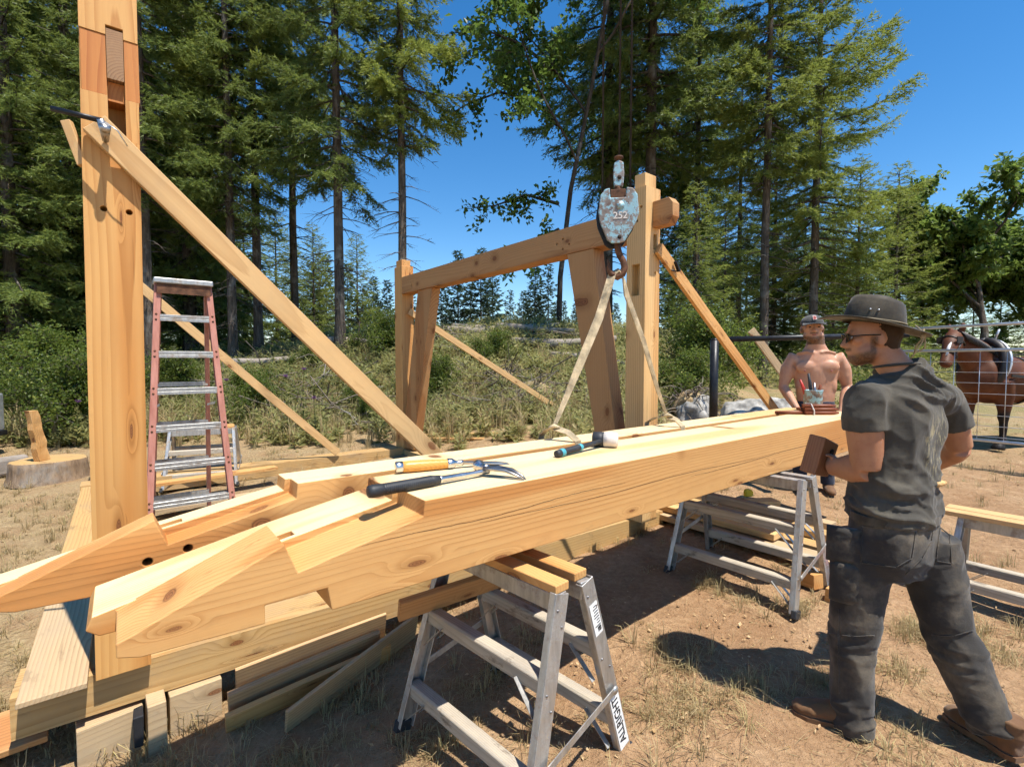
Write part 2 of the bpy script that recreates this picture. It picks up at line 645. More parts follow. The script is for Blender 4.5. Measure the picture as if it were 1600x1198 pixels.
mat_block()


def mat_ground():
    m, nt, b, _ = new_mat('dirt')
    k = NB(nt)
    p = k.pos()
    sep = k.n('ShaderNodeSeparateXYZ', {0: p}, 1)
    big = k.noise(p, 0.55, 5, 0.6)
    mid = k.noise(p, 3.2, 6, 0.65)
    fin = k.noise(p, 24, 5, 0.7)
    dirt = k.ramp(mid, [(0.25, (0.29, 0.17, 0.088)), (0.55, (0.435, 0.275, 0.15)), (0.8, (0.53, 0.365, 0.215))])
    dirt = k.mix(k.rng(fin, 0.35, 0.7, 0.45, 0.0), dirt, (0.16, 0.092, 0.048))
    dirt = k.mix(k.rng(k.noise(p, 1.1, 4, 0.6), 0.5, 0.68, 0.0, 0.5), dirt, (0.25, 0.135, 0.065))
    straw = k.ramp(k.noise(k.vmath('MULTIPLY', p, (60, 22, 30)), 1.0, 4, 0.7), [(0.3, (0.20, 0.14, 0.07)), (0.7, (0.44, 0.34, 0.19))])
    # dry grass grows to the left and beyond the work yard
    left = k.rng(k.math('ADD', k.n('ShaderNodeSeparateXYZ', {0: p}, 0), k.math('MULTIPLY', k.math('SUBTRACT', big, 0.5), 5.0)), 0.6, -2.2)
    far = k.rng(k.math('ADD', sep, k.math('MULTIPLY', k.math('SUBTRACT', big, 0.5), 6.0)), 6.0, 10.0)
    cover = k.math('MULTIPLY', k.math('MAXIMUM', k.math('MULTIPLY', left, 0.75), far), k.rng(mid, 0.3, 0.6, 0.35, 1.0))
    col = k.mix(cover, dirt, straw)
    green = k.rng(k.math('MULTIPLY', far, k.noise(p, 0.9, 4, 0.6)), 0.42, 0.62, 0, 0.7)
    col = k.mix(green, col, (0.20, 0.18, 0.075))
    duff = k.math('MULTIPLY', k.rng(sep, 14.0, 20.0, 0, 0.8), k.rng(k.n('ShaderNodeSeparateXYZ', {0: p}, 0), -1.0, -5.0))
    col = k.mix(duff, col, (0.085, 0.07, 0.035))
    k.put(b.inputs['Base Color'], col)
    b.inputs['Roughness'].default_value = 0.95
    b.inputs['Specular IOR Level'].default_value = 0.12
    h = k.math('ADD', k.math('MULTIPLY', mid, 1.2), k.math('ADD', k.math('MULTIPLY', fin, 0.7), k.math('MULTIPLY', k.noise(p, 75, 3, 0.6), 0.25)))
    k.put(b.inputs['Normal'], k.bump(h, 0.95, 0.04))
    MATS['dirt'] = m


mat_ground()


def mat_leaf(name, dark, light, trans=0.35, rough=0.5, vary=0.35, tipcol=None, spec=0.3):
    """foliage: colour from a per-leaf tint, light passing through the blade"""
    m, nt, b, out = new_mat(name)
    k = NB(nt)
    t = k.attr('tint')
    f = k.noise(k.coord(), 0.7, 1, 0.6)
    fac = k.math('ADD', k.math('MULTIPLY', t, 0.8), k.math('MULTIPLY', k.math('SUBTRACT', f, 0.5), vary), clamp=True)
    col = k.mix(fac, dark, light)
    if tipcol:
        col = k.mix(k.rng(t, 0.8, 1.0, 0, 0.9), col, tipcol)
    col = k.mix(k.math('MULTIPLY', k.objrand(), 0.3), col, tuple(c * 0.55 for c in dark))
    k.put(b.inputs['Base Color'], col)
    b.inputs['Roughness'].default_value = rough
    b.inputs['Specular IOR Level'].default_value = spec
    tr = k.nt.nodes.new('ShaderNodeBsdfTranslucent')
    k.put(tr.inputs[0], k.mix(0.5, col, light))
    ms = k.nt.nodes.new('ShaderNodeMixShader')
    ms.inputs[0].default_value = trans
    nt.links.new(b.outputs[0], ms.inputs[1])
    nt.links.new(tr.outputs[0], ms.inputs[2])
    nt.links.new(ms.outputs[0], out.inputs[0])
    MATS[name] = m


mat_leaf('needles', (0.065, 0.105, 0.03), (0.27, 0.33, 0.075), 0.45, 0.5, tipcol=(0.34, 0.38, 0.09))
mat_leaf('needles_light', (0.095, 0.14, 0.036), (0.36, 0.41, 0.085), 0.48, 0.5, tipcol=(0.44, 0.46, 0.10))
mat_leaf('needles_far', (0.035, 0.06, 0.033), (0.085, 0.125, 0.058), 0.3, 0.6)
mat_leaf('broadleaf', (0.05, 0.10, 0.024), (0.19, 0.28, 0.05), 0.5, 0.38)
mat_leaf('weed_leaf', (0.18, 0.205, 0.07), (0.54, 0.50, 0.20), 0.5, 0.55, tipcol=(0.68, 0.55, 0.26))
mat_leaf('shrub_leaf', (0.06, 0.10, 0.02), (0.26, 0.32, 0.055), 0.5, 0.45, tipcol=(0.42, 0.42, 0.08))
mat_leaf('dry_grass', (0.30, 0.22, 0.10), (0.66, 0.53, 0.30), 0.35, 0.7, tipcol=(0.52, 0.45, 0.20))
mat_leaf('maple_leaf', (0.075, 0.13, 0.032), (0.27, 0.36, 0.07), 0.5, 0.42)
mat_leaf('shaving', (0.45, 0.28, 0.12), (0.78, 0.58, 0.33), 0.3, 0.6)
mat_leaf('thistle_flower', (0.16, 0.07, 0.19), (0.30, 0.16, 0.34), 0.3, 0.7)


def mat_bark(name, dark, light):
    m, nt, b, _ = new_mat(name)
    k = NB(nt)
    c = k.coord()
    f = k.noise(k.vmath('MULTIPLY', c, (14, 14, 2.5)), 1.0, 5, 0.7)
    g = k.noise(c, 1.3, 4, 0.7)
    col = k.ramp(f, [(0.3, dark), (0.72, light)])
    col = k.mix(k.rng(g, 0.5, 0.7, 0, 0.6), col, (0.32, 0.31, 0.28))
    k.put(b.inputs['Base Color'], col)
    b.inputs['Roughness'].default_value = 0.95
    b.inputs['Specular IOR Level'].default_value = 0.15
    k.put(b.inputs['Normal'], k.bump(f, 0.9, 0.03))
    MATS[name] = m


mat_bark('bark', (0.045, 0.034, 0.026), (0.16, 0.13, 0.105))
mat_bark('bark_pale', (0.14, 0.125, 0.11), (0.42, 0.40, 0.37))
mat_bark('dead_wood', (0.10, 0.08, 0.062), (0.27, 0.225, 0.175))

mat_bark('bark_dark', (0.03, 0.024, 0.019), (0.095, 0.078, 0.062))
mat_bark('stump_bark', (0.13, 0.08, 0.048), (0.36, 0.25, 0.155))
# ================================================================== ground sheet
def build_ground():
    def axis(lo, hi, fine_lo, fine_hi, nf, nc):
        mid = np.linspace(fine_lo, fine_hi, nf)
        t = np.linspace(0, 1, nc + 1)[1:]
        up = fine_hi + (hi - fine_hi) * t ** 2.6
        dn = fine_lo - (fine_lo - lo) * t ** 2.6
        return np.concatenate([dn[::-1], mid, up])
    xs = axis(-420, 420, -9, 9, 230, 34)
    ys = axis(-120, 620, 0.2, 18, 230, 40)
    X, Y = np.meshgrid(xs, ys)
    Z = ground_np(X, Y)
    near = np.exp(-((X / 7.0) ** 2 + ((Y - 3) / 6.0) ** 2))
    P = np.stack([X, Y, X * 0], -1)
    Z = Z + near * (fbm(P * 7.0, 3, 31) * 0.018 + fbm(P * 1.3, 2, 77) * 0.015)
    nx, ny = len(xs), len(ys)
    idx = np.arange(nx * ny).reshape(ny, nx)
    q = np.stack([idx[:-1, :-1], idx[:-1, 1:], idx[1:, 1:], idx[1:, :-1]], -1).reshape(-1, 4)
    me = np_mesh('ground', np.stack([X, Y, Z], -1).reshape(-1, 3), q, 'dirt', smooth=True)
    o = put('ground', me, None)
    o['kind'] = 'structure'


build_ground()
# ================================================================== timber frame and worked timbers
def cut(o, cutters, op='DIFFERENCE'):
    """carve (or join) closed meshes into o's own mesh; the tools are removed again"""
    tmp = []
    for c in cutters:
        t = bpy.data.objects.new('tool', c.mesh('tool'))
        COL.objects.link(t)
        t.location, t.rotation_euler, t.scale = o.location.copy(), o.rotation_euler.copy(), o.scale.copy()
        tmp.append(t)
        md = o.modifiers.new('cut', 'BOOLEAN')
        md.operation = op
        md.object = t
        md.solver = 'EXACT'
    bpy.context.view_layer.update()
    dg = bpy.context.evaluated_depsgraph_get()
    me = bpy.data.meshes.new_from_object(o.evaluated_get(dg))
    old = o.data
    o.modifiers.clear()
    me.name = old.name
    o.data = me
    for t in tmp:
        bpy.data.objects.remove(t)
    return o


def bevel(o, w=0.004, seg=2):
    bv = o.modifiers.new('bevel', 'BEVEL')
    bv.width = w
    bv.segments = seg
    bv.limit_method = 'ANGLE'
    bv.angle_limit = R(35)
    return o


def stick(name, a, b, w, h, mat, parent=None, up=(0, 0, 1), bev=0.003, origin=None, warp=0.0):
    """a sawn piece from world point a to b; its own local X runs along the grain"""
    a, b = Vector(a), Vector(b)
    if origin is not None:
        a, b = a - origin, b - origin
    d = b - a
    L = d.length
    x = d.normalized()
    y = Vector(up).cross(x)
    if y.length < 1e-4:
        y = Vector((0, 1, 0)).cross(x)
    y.normalize()
    z = x.cross(y)
    M = Matrix((x, y, z)).transposed().to_4x4()
    M.translation = a
    mb = MB()
    n = 7 if warp else 1
    pr = []
    for i in range(n + 1):
        t = i / n
        o_ = warp * math.sin(t * math.pi)
        pr.append((L * t, o_))
    vs, fs = [], []
    for px, o_ in pr:
        for i, j in ((-1, -1), (1, -1), (1, 1), (-1, 1)):
            vs.append((px, i * w / 2, j * h / 2 + o_))
    for i in range(n):
        for j in range(4):
            q, r = i * 4 + j, i * 4 + (j + 1) % 4
            fs.append((q, r, r + 4, q + 4))
    fs += [(3, 2, 1, 0), (n * 4, n * 4 + 1, n * 4 + 2, n * 4 + 3)]
    mb.add(vs, fs)
    o = put(name, mb, mat, parent, bevel=bev)
    if parent is not None and origin is not None:
        # the parent's own turn is taken out again so that the piece stays where it stands
        o.matrix_parent_inverse = Matrix.Rotation(-parent.rotation_euler.z, 4, 'Z')
    o.matrix_basis = M
    return o


FK, FZ = 1.08, -0.128                       # the frame's measuring unit and the height of its datum
BK = 0.93                                   # the same for the two beams


def FW(u, v, z):
    return W(u * FK, v * FK, z * FK + FZ)


FRAME0 = FW(-0.36, 2.53, 0.0)
frame = empty('timber_frame', FRAME0, PHI, 'pegged fir timber frame of posts, tie beam and sills standing behind the beams', 'timber frame')
frame.scale = (FK, FK, FK)


def fpart(name, prof, a, b, axis, mat, bev=0.005, along='Z', du=-0.36, dv=2.53):
    """a frame member in (u, v, z); its mesh is turned so that local X follows the grain"""
    mb = MB()
    mb.prism(prof, a, b, axis)
    vs = [Vector((p[0] - du, p[1] - dv, p[2])) for p in mb.v]
    c = sum(vs, Vector()) / len(vs)
    o = None
    if along == 'Z':
        rot = Matrix.Rotation(R(-90), 3, 'Y')       # local x -> up
    elif along == 'V':
        rot = Matrix.Rotation(R(90), 3, 'Z')
    elif along == 'U':
        rot = Matrix.Identity(3)
    else:
        rot = along
    inv = rot.inverted()
    mb.v = [tuple(inv @ (p - c)) for p in vs]
    o = put(name, mb, mat, frame)
    o.location = c
    o.rotation_euler = rot.to_euler()
    o['_bev'] = bev
    return o


def local_cut(o, boxes):
    """boxes in (u, v, z): carve them out of frame member o"""
    Mi = (Matrix.Translation(o.location) @ o.rotation_euler.to_matrix().to_4x4()).inverted()
    cs = []
    for bx in boxes:
        mb = MB()
        if bx[0] == 'cyl':
            _, u, v, z, r, ax, dep = bx
            M = Matrix.Translation((u + 0.36, v - 2.53, z))
            mb.lathe([(r, -dep), (r, dep)], 14, axis=ax, M=M)
        else:
            mb.box(bx[0] + 0.36, bx[1] + 0.36, bx[2] - 2.53, bx[3] - 2.53, bx[4], bx[5])
        mb.v = [tuple(Mi @ Vector(p)) for p in mb.v]
        cs.append(mb)
    o2 = bpy.data.objects.new('tmp', o.data)
    COL.objects.link(o2)
    cut(o2, cs)
    o.data = o2.data
    bpy.data.objects.remove(o2)
    return o


# -- sills
fs1 = fpart('sill', [(-0.36, 0.175), (3.62, 0.155), (3.62, 0.322), (-0.36, 0.338)], 2.53, 2.76, 'Y', 'fir_weathered', along='U')
fs1.rotation_euler.z += R(-1.3)
fpart('sill', [(-0.345, 0.15), (-0.1, 0.15), (-0.1, 0.325), (-0.345, 0.325)], 2.765, 6.60, 'Y', 'fir_weathered', along='V')
fpart('sill', [(3.2, 0.15), (3.42, 0.15), (3.42, 0.32), (3.2, 0.32)], 2.70, 6.60, 'Y', 'fir_weathered', along='V')
fpart('sill', [(-0.36, 0.18), (3.62, 0.18), (3.62, 0.338), (-0.36, 0.338)], 6.605, 6.86, 'Y', 'fir_weathered', along='U')

# -- posts
def lean_post(u0, u1, v0, v1, z0, z1, mat, du=0.0):
    o = fpart('post', [(u0, z0), (u1, z0), (u1 + du, z1), (u0 + du, z1)], v0, v1, 'Y', mat, along='Z')
    return o


p1 = lean_post(-0.112, 0.066, 2.515, 2.70, 0.337, 3.20, 'fir_post', 0.024)
# housing and mortise for a beam still to come, two bored peg holes
local_cut(p1, [(-0.2, 0.2, 2.4, 2.529, 2.632, 2.862), (-0.012, 0.042, 2.4, 2.62, 2.36, 2.90),
               ('cyl', -0.036, 2.53, 2.195, 0.0115, 'Y', 0.06), ('cyl', 0.043, 2.53, 2.195, 0.0115, 'Y', 0.06)])
p2 = lean_post(3.2, 3.385, 2.385, 2.565, 0.325, 2.955, 'fir_pale')
local_cut(p2, [(3.1, 3.27, 2.437, 2.512, 2.12, 2.365), ('cyl', 3.2, 2.47, 2.70, 0.012, 'X', 0.05), ('cyl', 3.2, 2.43, 2.80, 0.012, 'X', 0.05),
               ('cyl', 3.33, 2.385, 2.30, 0.012, 'Y', 0.05), (3.30, 3.345, 2.3, 2.5, 2.48, 2.60)])
p3 = lean_post(3.2, 3.385, 6.60, 6.84, 0.338, 2.98, 'fir')
p4 = lean_post(-0.105, 0.066, 6.60, 6.84, 0.338, 2.98, 'fir_post')
for q in (p1, p2, p3, p4):
    bevel(q, 0.005)
# heartwood blocks in the housing, the cut tenon and wedge in the mortise
for a, b in ((-0.088, -0.013), (0.043, 0.0885)):
    o = fpart('housing_block', [(a, 2.634), (b, 2.634), (b, 2.860), (a, 2.860)], 2.518, 2.56, 'Y', 'fir_red', along='Z')
o = fpart('tenon', [(-0.011, 2.70), (0.041, 2.70), (0.041, 2.888), (-0.011, 2.888)], 2.517, 2.66, 'Y', 'end_grain', along='V')
o = fpart('wedge', [(-0.011, 2.625), (0.041, 2.625), (0.041, 2.698), (-0.011, 2.698)], 2.545, 2.66, 'Y', 'fir_red', along='V')
# tenons on the heads of the far bent's posts
o = bevel(fpart('post_tenon', [(3.235, 2.956), (3.375, 2.956), (3.375, 3.07), (3.235, 3.07)], 2.42, 2.52, 'Y', 'fir_pale', along='Z'), 0.004)
o = bevel(fpart('post_tenon', [(3.22, 2.981), (3.36, 2.981), (3.36, 3.075), (3.22, 3.075)], 6.64, 6.82, 'Y', 'fir', along='Z'), 0.004)

# -- tie beam with its through tenon and peg holes
tb = fpart('tie_beam', [(3.203, 2.575), (3.38, 2.575), (3.38, 2.812), (3.203, 2.812)], 2.566, 6.599, 'Y', 'fir_brown', along='V')
local_cut(tb, [('cyl', 3.2, v, z, 0.011, 'X', 0.05) for v, z in ((3.30, 2.72), (3.38, 2.69), (3.22, 2.66), (3.30, 2.63), (6.30, 2.70), (6.30, 2.65))])
bevel(tb, 0.005)
bevel(fpart('through_tenon', [(2.24, 2.645), (2.205, 2.70), (2.205, 2.80), (2.24, 2.845), (2.384, 2.845), (2.384, 2.645)], 3.285, 3.372, 'X', 'fir_brown', along='V'), 0.004)
# -- the two diagonal braces of the bent
bevel(fpart('knee_brace', [(2.935, 2.573), (3.25, 2.573), (2.76, 0.345), (2.572, 0.345), (2.572, 0.42)], 3.21, 3.345, 'X', 'fir_brown', along='Z'), 0.005)
bevel(fpart('knee_brace', [(5.76, 2.573), (6.165, 2.573), (6.592, 0.75), (6.592, 0.345), (6.34, 0.345)], 3.225, 3.35, 'X', 'fir_brown', along='Z'), 0.005)

# -- temporary braces
o = stick('temporary_brace', FW(-0.055, 2.492, 2.505), FW(1.93, 2.492, 0.545), 0.036, 0.102, 'brace_wood', warp=-0.006)
tag(o, 'long sawn brace board clamped to the tall post near the camera', 'brace', 'temporary braces')
o = stick('temporary_brace', FW(-0.02, 6.575, 2.60), FW(2.24, 6.575, 0.385), 0.036, 0.10, 'brace_wood', warp=-0.01)
tag(o, 'slanted brace board seen behind the ladder, foot on the back sill', 'brace', 'temporary braces')
o = stick('temporary_brace', FW(3.30, 6.575, 2.33), FW(6.35, 6.575, 0.70), 0.036, 0.10, 'brace_wood', warp=-0.006)
tag(o, 'slanted brace board running into weeds behind the far post pair', 'brace', 'temporary braces')
o = stick('temporary_brace', FW(3.33, 2.36, 2.49), FW(6.75, 2.36, 0.20), 0.036, 0.105, 'fir', warp=-0.008)
tag(o, 'slanted brace board on the post beside the hook block, running down right', 'brace', 'temporary braces')
o = stick('wooden_stake', FW(6.36, 6.61, 0.35), FW(6.36, 6.61, 0.98), 0.05, 0.035, 'fir_pale')
tag(o, 'short wooden stake in the weeds at the foot of a brace', 'stake')
o = stick('brace_board', FW(-0.140, 2.62, 2.535), FW(-0.094, 2.60, 2.37), 0.03, 0.035, 'brace_wood')
tag(o, 'board end clamped on the left side of the tall near post', 'board')

# -- clamps
cl = empty('bar_clamp', FW(-0.05, 2.42, 2.46), PHI, 'black bar clamp pinching the brace to the tall near post', 'clamp')
mb = MB(); mb.tube([(-0.13, 0.04, 0.055), (0.02, -0.02, 0.03)], 0.011, 8)
put('bar', mb, 'black_steel', cl)
mb = MB(); mb.tube([(0.015, -0.022, 0.035), (0.03, 0.0, -0.005), (0.03, 0.05, -0.02)], [0.013, 0.017, 0.012], 8)
mb.tube([(0.03, -0.03, 0.01), (0.03, -0.01, 0.0)], 0.019, 10)
put('screw_jaw', mb, 'forged_steel', cl)
mb = MB(); mb.tube([(0.03, -0.02, 0.03), (0.07, -0.03, 0.0), (0.10, -0.02, -0.05)], 0.0025, 5)
put('handle_pin', mb, 'bright_steel', cl)
cl2 = empty('bar_clamp', FW(3.52, 2.32, 2.36), PHI, 'small black clamp on the brace beside the hook block', 'clamp')
mb = MB(); mb.beam((-0.02, 0.0, 0.045), (0.04, 0.0, -0.035), 0.03, 0.022)
put('jaw', mb, 'black_steel', cl2, bevel=0.004)
mb = MB(); mb.tube([(-0.06, 0.01, -0.035), (0.02, 0.01, -0.035)], 0.006, 6)
put('bar', mb, 'black_steel', cl2)


# -- the two scarfed beams on the sawhorses (local X along U)
def scarf_beam(name, u_shift, v0, v1, vmid, mat, label, u_end, zt=1.092, strip='fir_sunlit_top'):
    mb = MB()
    prof_f = [(u_end, 0.79), (u_end, zt), (0.86, zt), (0.853, 1.035), (0.416, 0.943), (0.378, 1.040), (-0.03, 0.874), (-0.03, 0.838), (0.02, 0.822),
              (0.32, 0.812), (0.32, 0.868), (0.505, 0.868), (0.518, 0.79)]
    mb.prism(prof_f, v0, vmid, 'Y')
    m2 = MB()
    prof_b = [(u_end, 0.79), (u_end, zt), (0.838, zt), (0.832, 1.05), (0.40, 0.972), (-0.085, 0.872), (-0.10, 0.835), (-0.07, 0.812), (0.32, 0.812), (0.32, 0.868), (0.505, 0.868), (0.518, 0.79)]
    m2.prism(prof_b, vmid - 0.012, v1, 'Y')
    for m_ in (mb, m2):
        m_.v = [(p[0], p[1] - v0, p[2] - 0.79) for p in m_.v]
    o = put(name, mb, mat)
    o.location = W(u_shift * BK, v0 * BK, 0.847)
    o.scale = (BK, BK, BK)
    o.rotation_euler = (0, 0, PHI)
    cut(o, [m2], 'UNION')
    tools = []
    t = MB(); t.box(0.35, 0.47, vmid + 0.012 - v0, vmid + 0.06 - v0, 0.15, 0.4); tools.append(t)
    t = MB(); t.box(0.10, 0.30, vmid + 0.035 - v0, vmid + 0.06 - v0, 0.125, 0.4); tools.append(t)
    for u, z in ((0.355, 0.105), (0.475, 0.125)):
        t = MB(); t.lathe([(0.0155, -0.06), (0.0155, 0.11)], 16, 'Y', Matrix.Translation((u, 0, z))); tools.append(t)
    if u_shift < 0:
        cut(o, tools)
    else:
        cut(o, tools[:2])
    me = o.data                                  # planed upper faces get a paler fir, bright sunlight painted into the colour
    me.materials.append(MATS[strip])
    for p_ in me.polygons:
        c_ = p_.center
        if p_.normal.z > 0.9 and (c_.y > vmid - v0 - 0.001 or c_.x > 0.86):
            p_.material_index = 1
    bevel(o, 0.004)
    tag(o, label, 'beam', 'scarfed beams laid across the sawhorses')
    return o


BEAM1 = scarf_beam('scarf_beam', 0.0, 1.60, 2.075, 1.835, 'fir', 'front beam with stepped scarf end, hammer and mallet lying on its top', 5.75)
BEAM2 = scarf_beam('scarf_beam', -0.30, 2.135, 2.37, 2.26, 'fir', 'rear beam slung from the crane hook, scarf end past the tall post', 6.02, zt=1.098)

# drying cracks in the front face of the front beam
def crack(u0, u1, z0, z1, w, seed, vface=1.60):
    rnd = random.Random(seed)
    n = 40
    mb = MB()
    pts = []
    for i in range(n + 1):
        t = i / n
        pts.append((u0 + (u1 - u0) * t, z0 + (z1 - z0) * t + 0.006 * math.sin(t * 9 + seed) + rnd.uniform(-.0015, .0015), w * (0.25 + 0.75 * math.sin(math.pi * min(1, t * 1.0)) ** .5) * rnd.uniform(.6, 1)))
    vs, fs = [], []
    for u, z, ww in pts:
        vs += [(u, -0.0006, z - ww / 2 - 0.79), (u, -0.0006, z + ww / 2 - 0.79)]
    for i in range(n):
        fs.append((2 * i, 2 * i + 2, 2 * i + 3, 2 * i + 1))
    mb.add(vs, fs)
    return put('drying_crack', mb, 'dark_hole', BEAM1)


crack(0.62, 2.0, 0.975, 0.985, 0.0022, 1)
crack(1.1, 3.4, 0.955, 0.945, 0.0025, 2)
crack(2.6, 5.0, 0.93, 0.935, 0.003, 3)

# -- loose planks round the frame
o = stick('sill_plank', FW(-0.235, 2.475, 0.351), FW(-0.235, 4.3, 0.345), 0.215, 0.024, 'plank_grey', warp=0.004)
tag(o, 'wide greyish plank lying on the sill left of the tall post', 'plank')
o = stick('loose_board', FW(3.55, 7.15, 0.38), FW(4.35, 6.2, 0.42), 0.12, 0.03, 'fir_pale')
tag(o, 'pale board lying behind the sill near the far post', 'board')
o = stick('loose_board', FW(3.75, 7.3, 0.40), FW(4.7, 6.3, 0.46), 0.10, 0.03, 'fir_pale')
tag(o, 'second pale board lying behind the sill, further from the far post', 'board')
o = stick('loose_board', FW(-0.2, 5.7, 0.20), FW(2.6, 5.9, 0.16), 0.18, 0.04, 'plank_grey')
tag(o, 'greyish board on the ground inside the frame behind the ladder', 'board')
o = stick('loose_board', FW(-0.1, 6.1, 0.36), FW(1.4, 6.25, 0.36), 0.16, 0.035, 'fir')
tag(o, 'yellow board across the sills under the ladder', 'board')
# ================================================================== sawhorses, ladder, tools, lumber
def BW(u, v, z):
    return W(u * BK, v * BK, 1.6 - (1.6 - z) * BK)


def text_mesh(s, size, depth=0.0006):
    cu = bpy.data.curves.new('lettering', 'FONT')
    cu.body = s
    cu.size = size
    cu.extrude = depth
    cu.align_x = 'CENTER'
    cu.align_y = 'CENTER'
    cu.offset = size * 0.012
    t = bpy.data.objects.new('lettering', cu)
    COL.objects.link(t)
    bpy.context.view_layer.update()
    me = bpy.data.meshes.new_from_object(t.evaluated_get(bpy.context.evaluated_depsgraph_get()))
    bpy.data.objects.remove(t)
    bpy.data.curves.remove(cu)
    me.materials.clear()
    return me


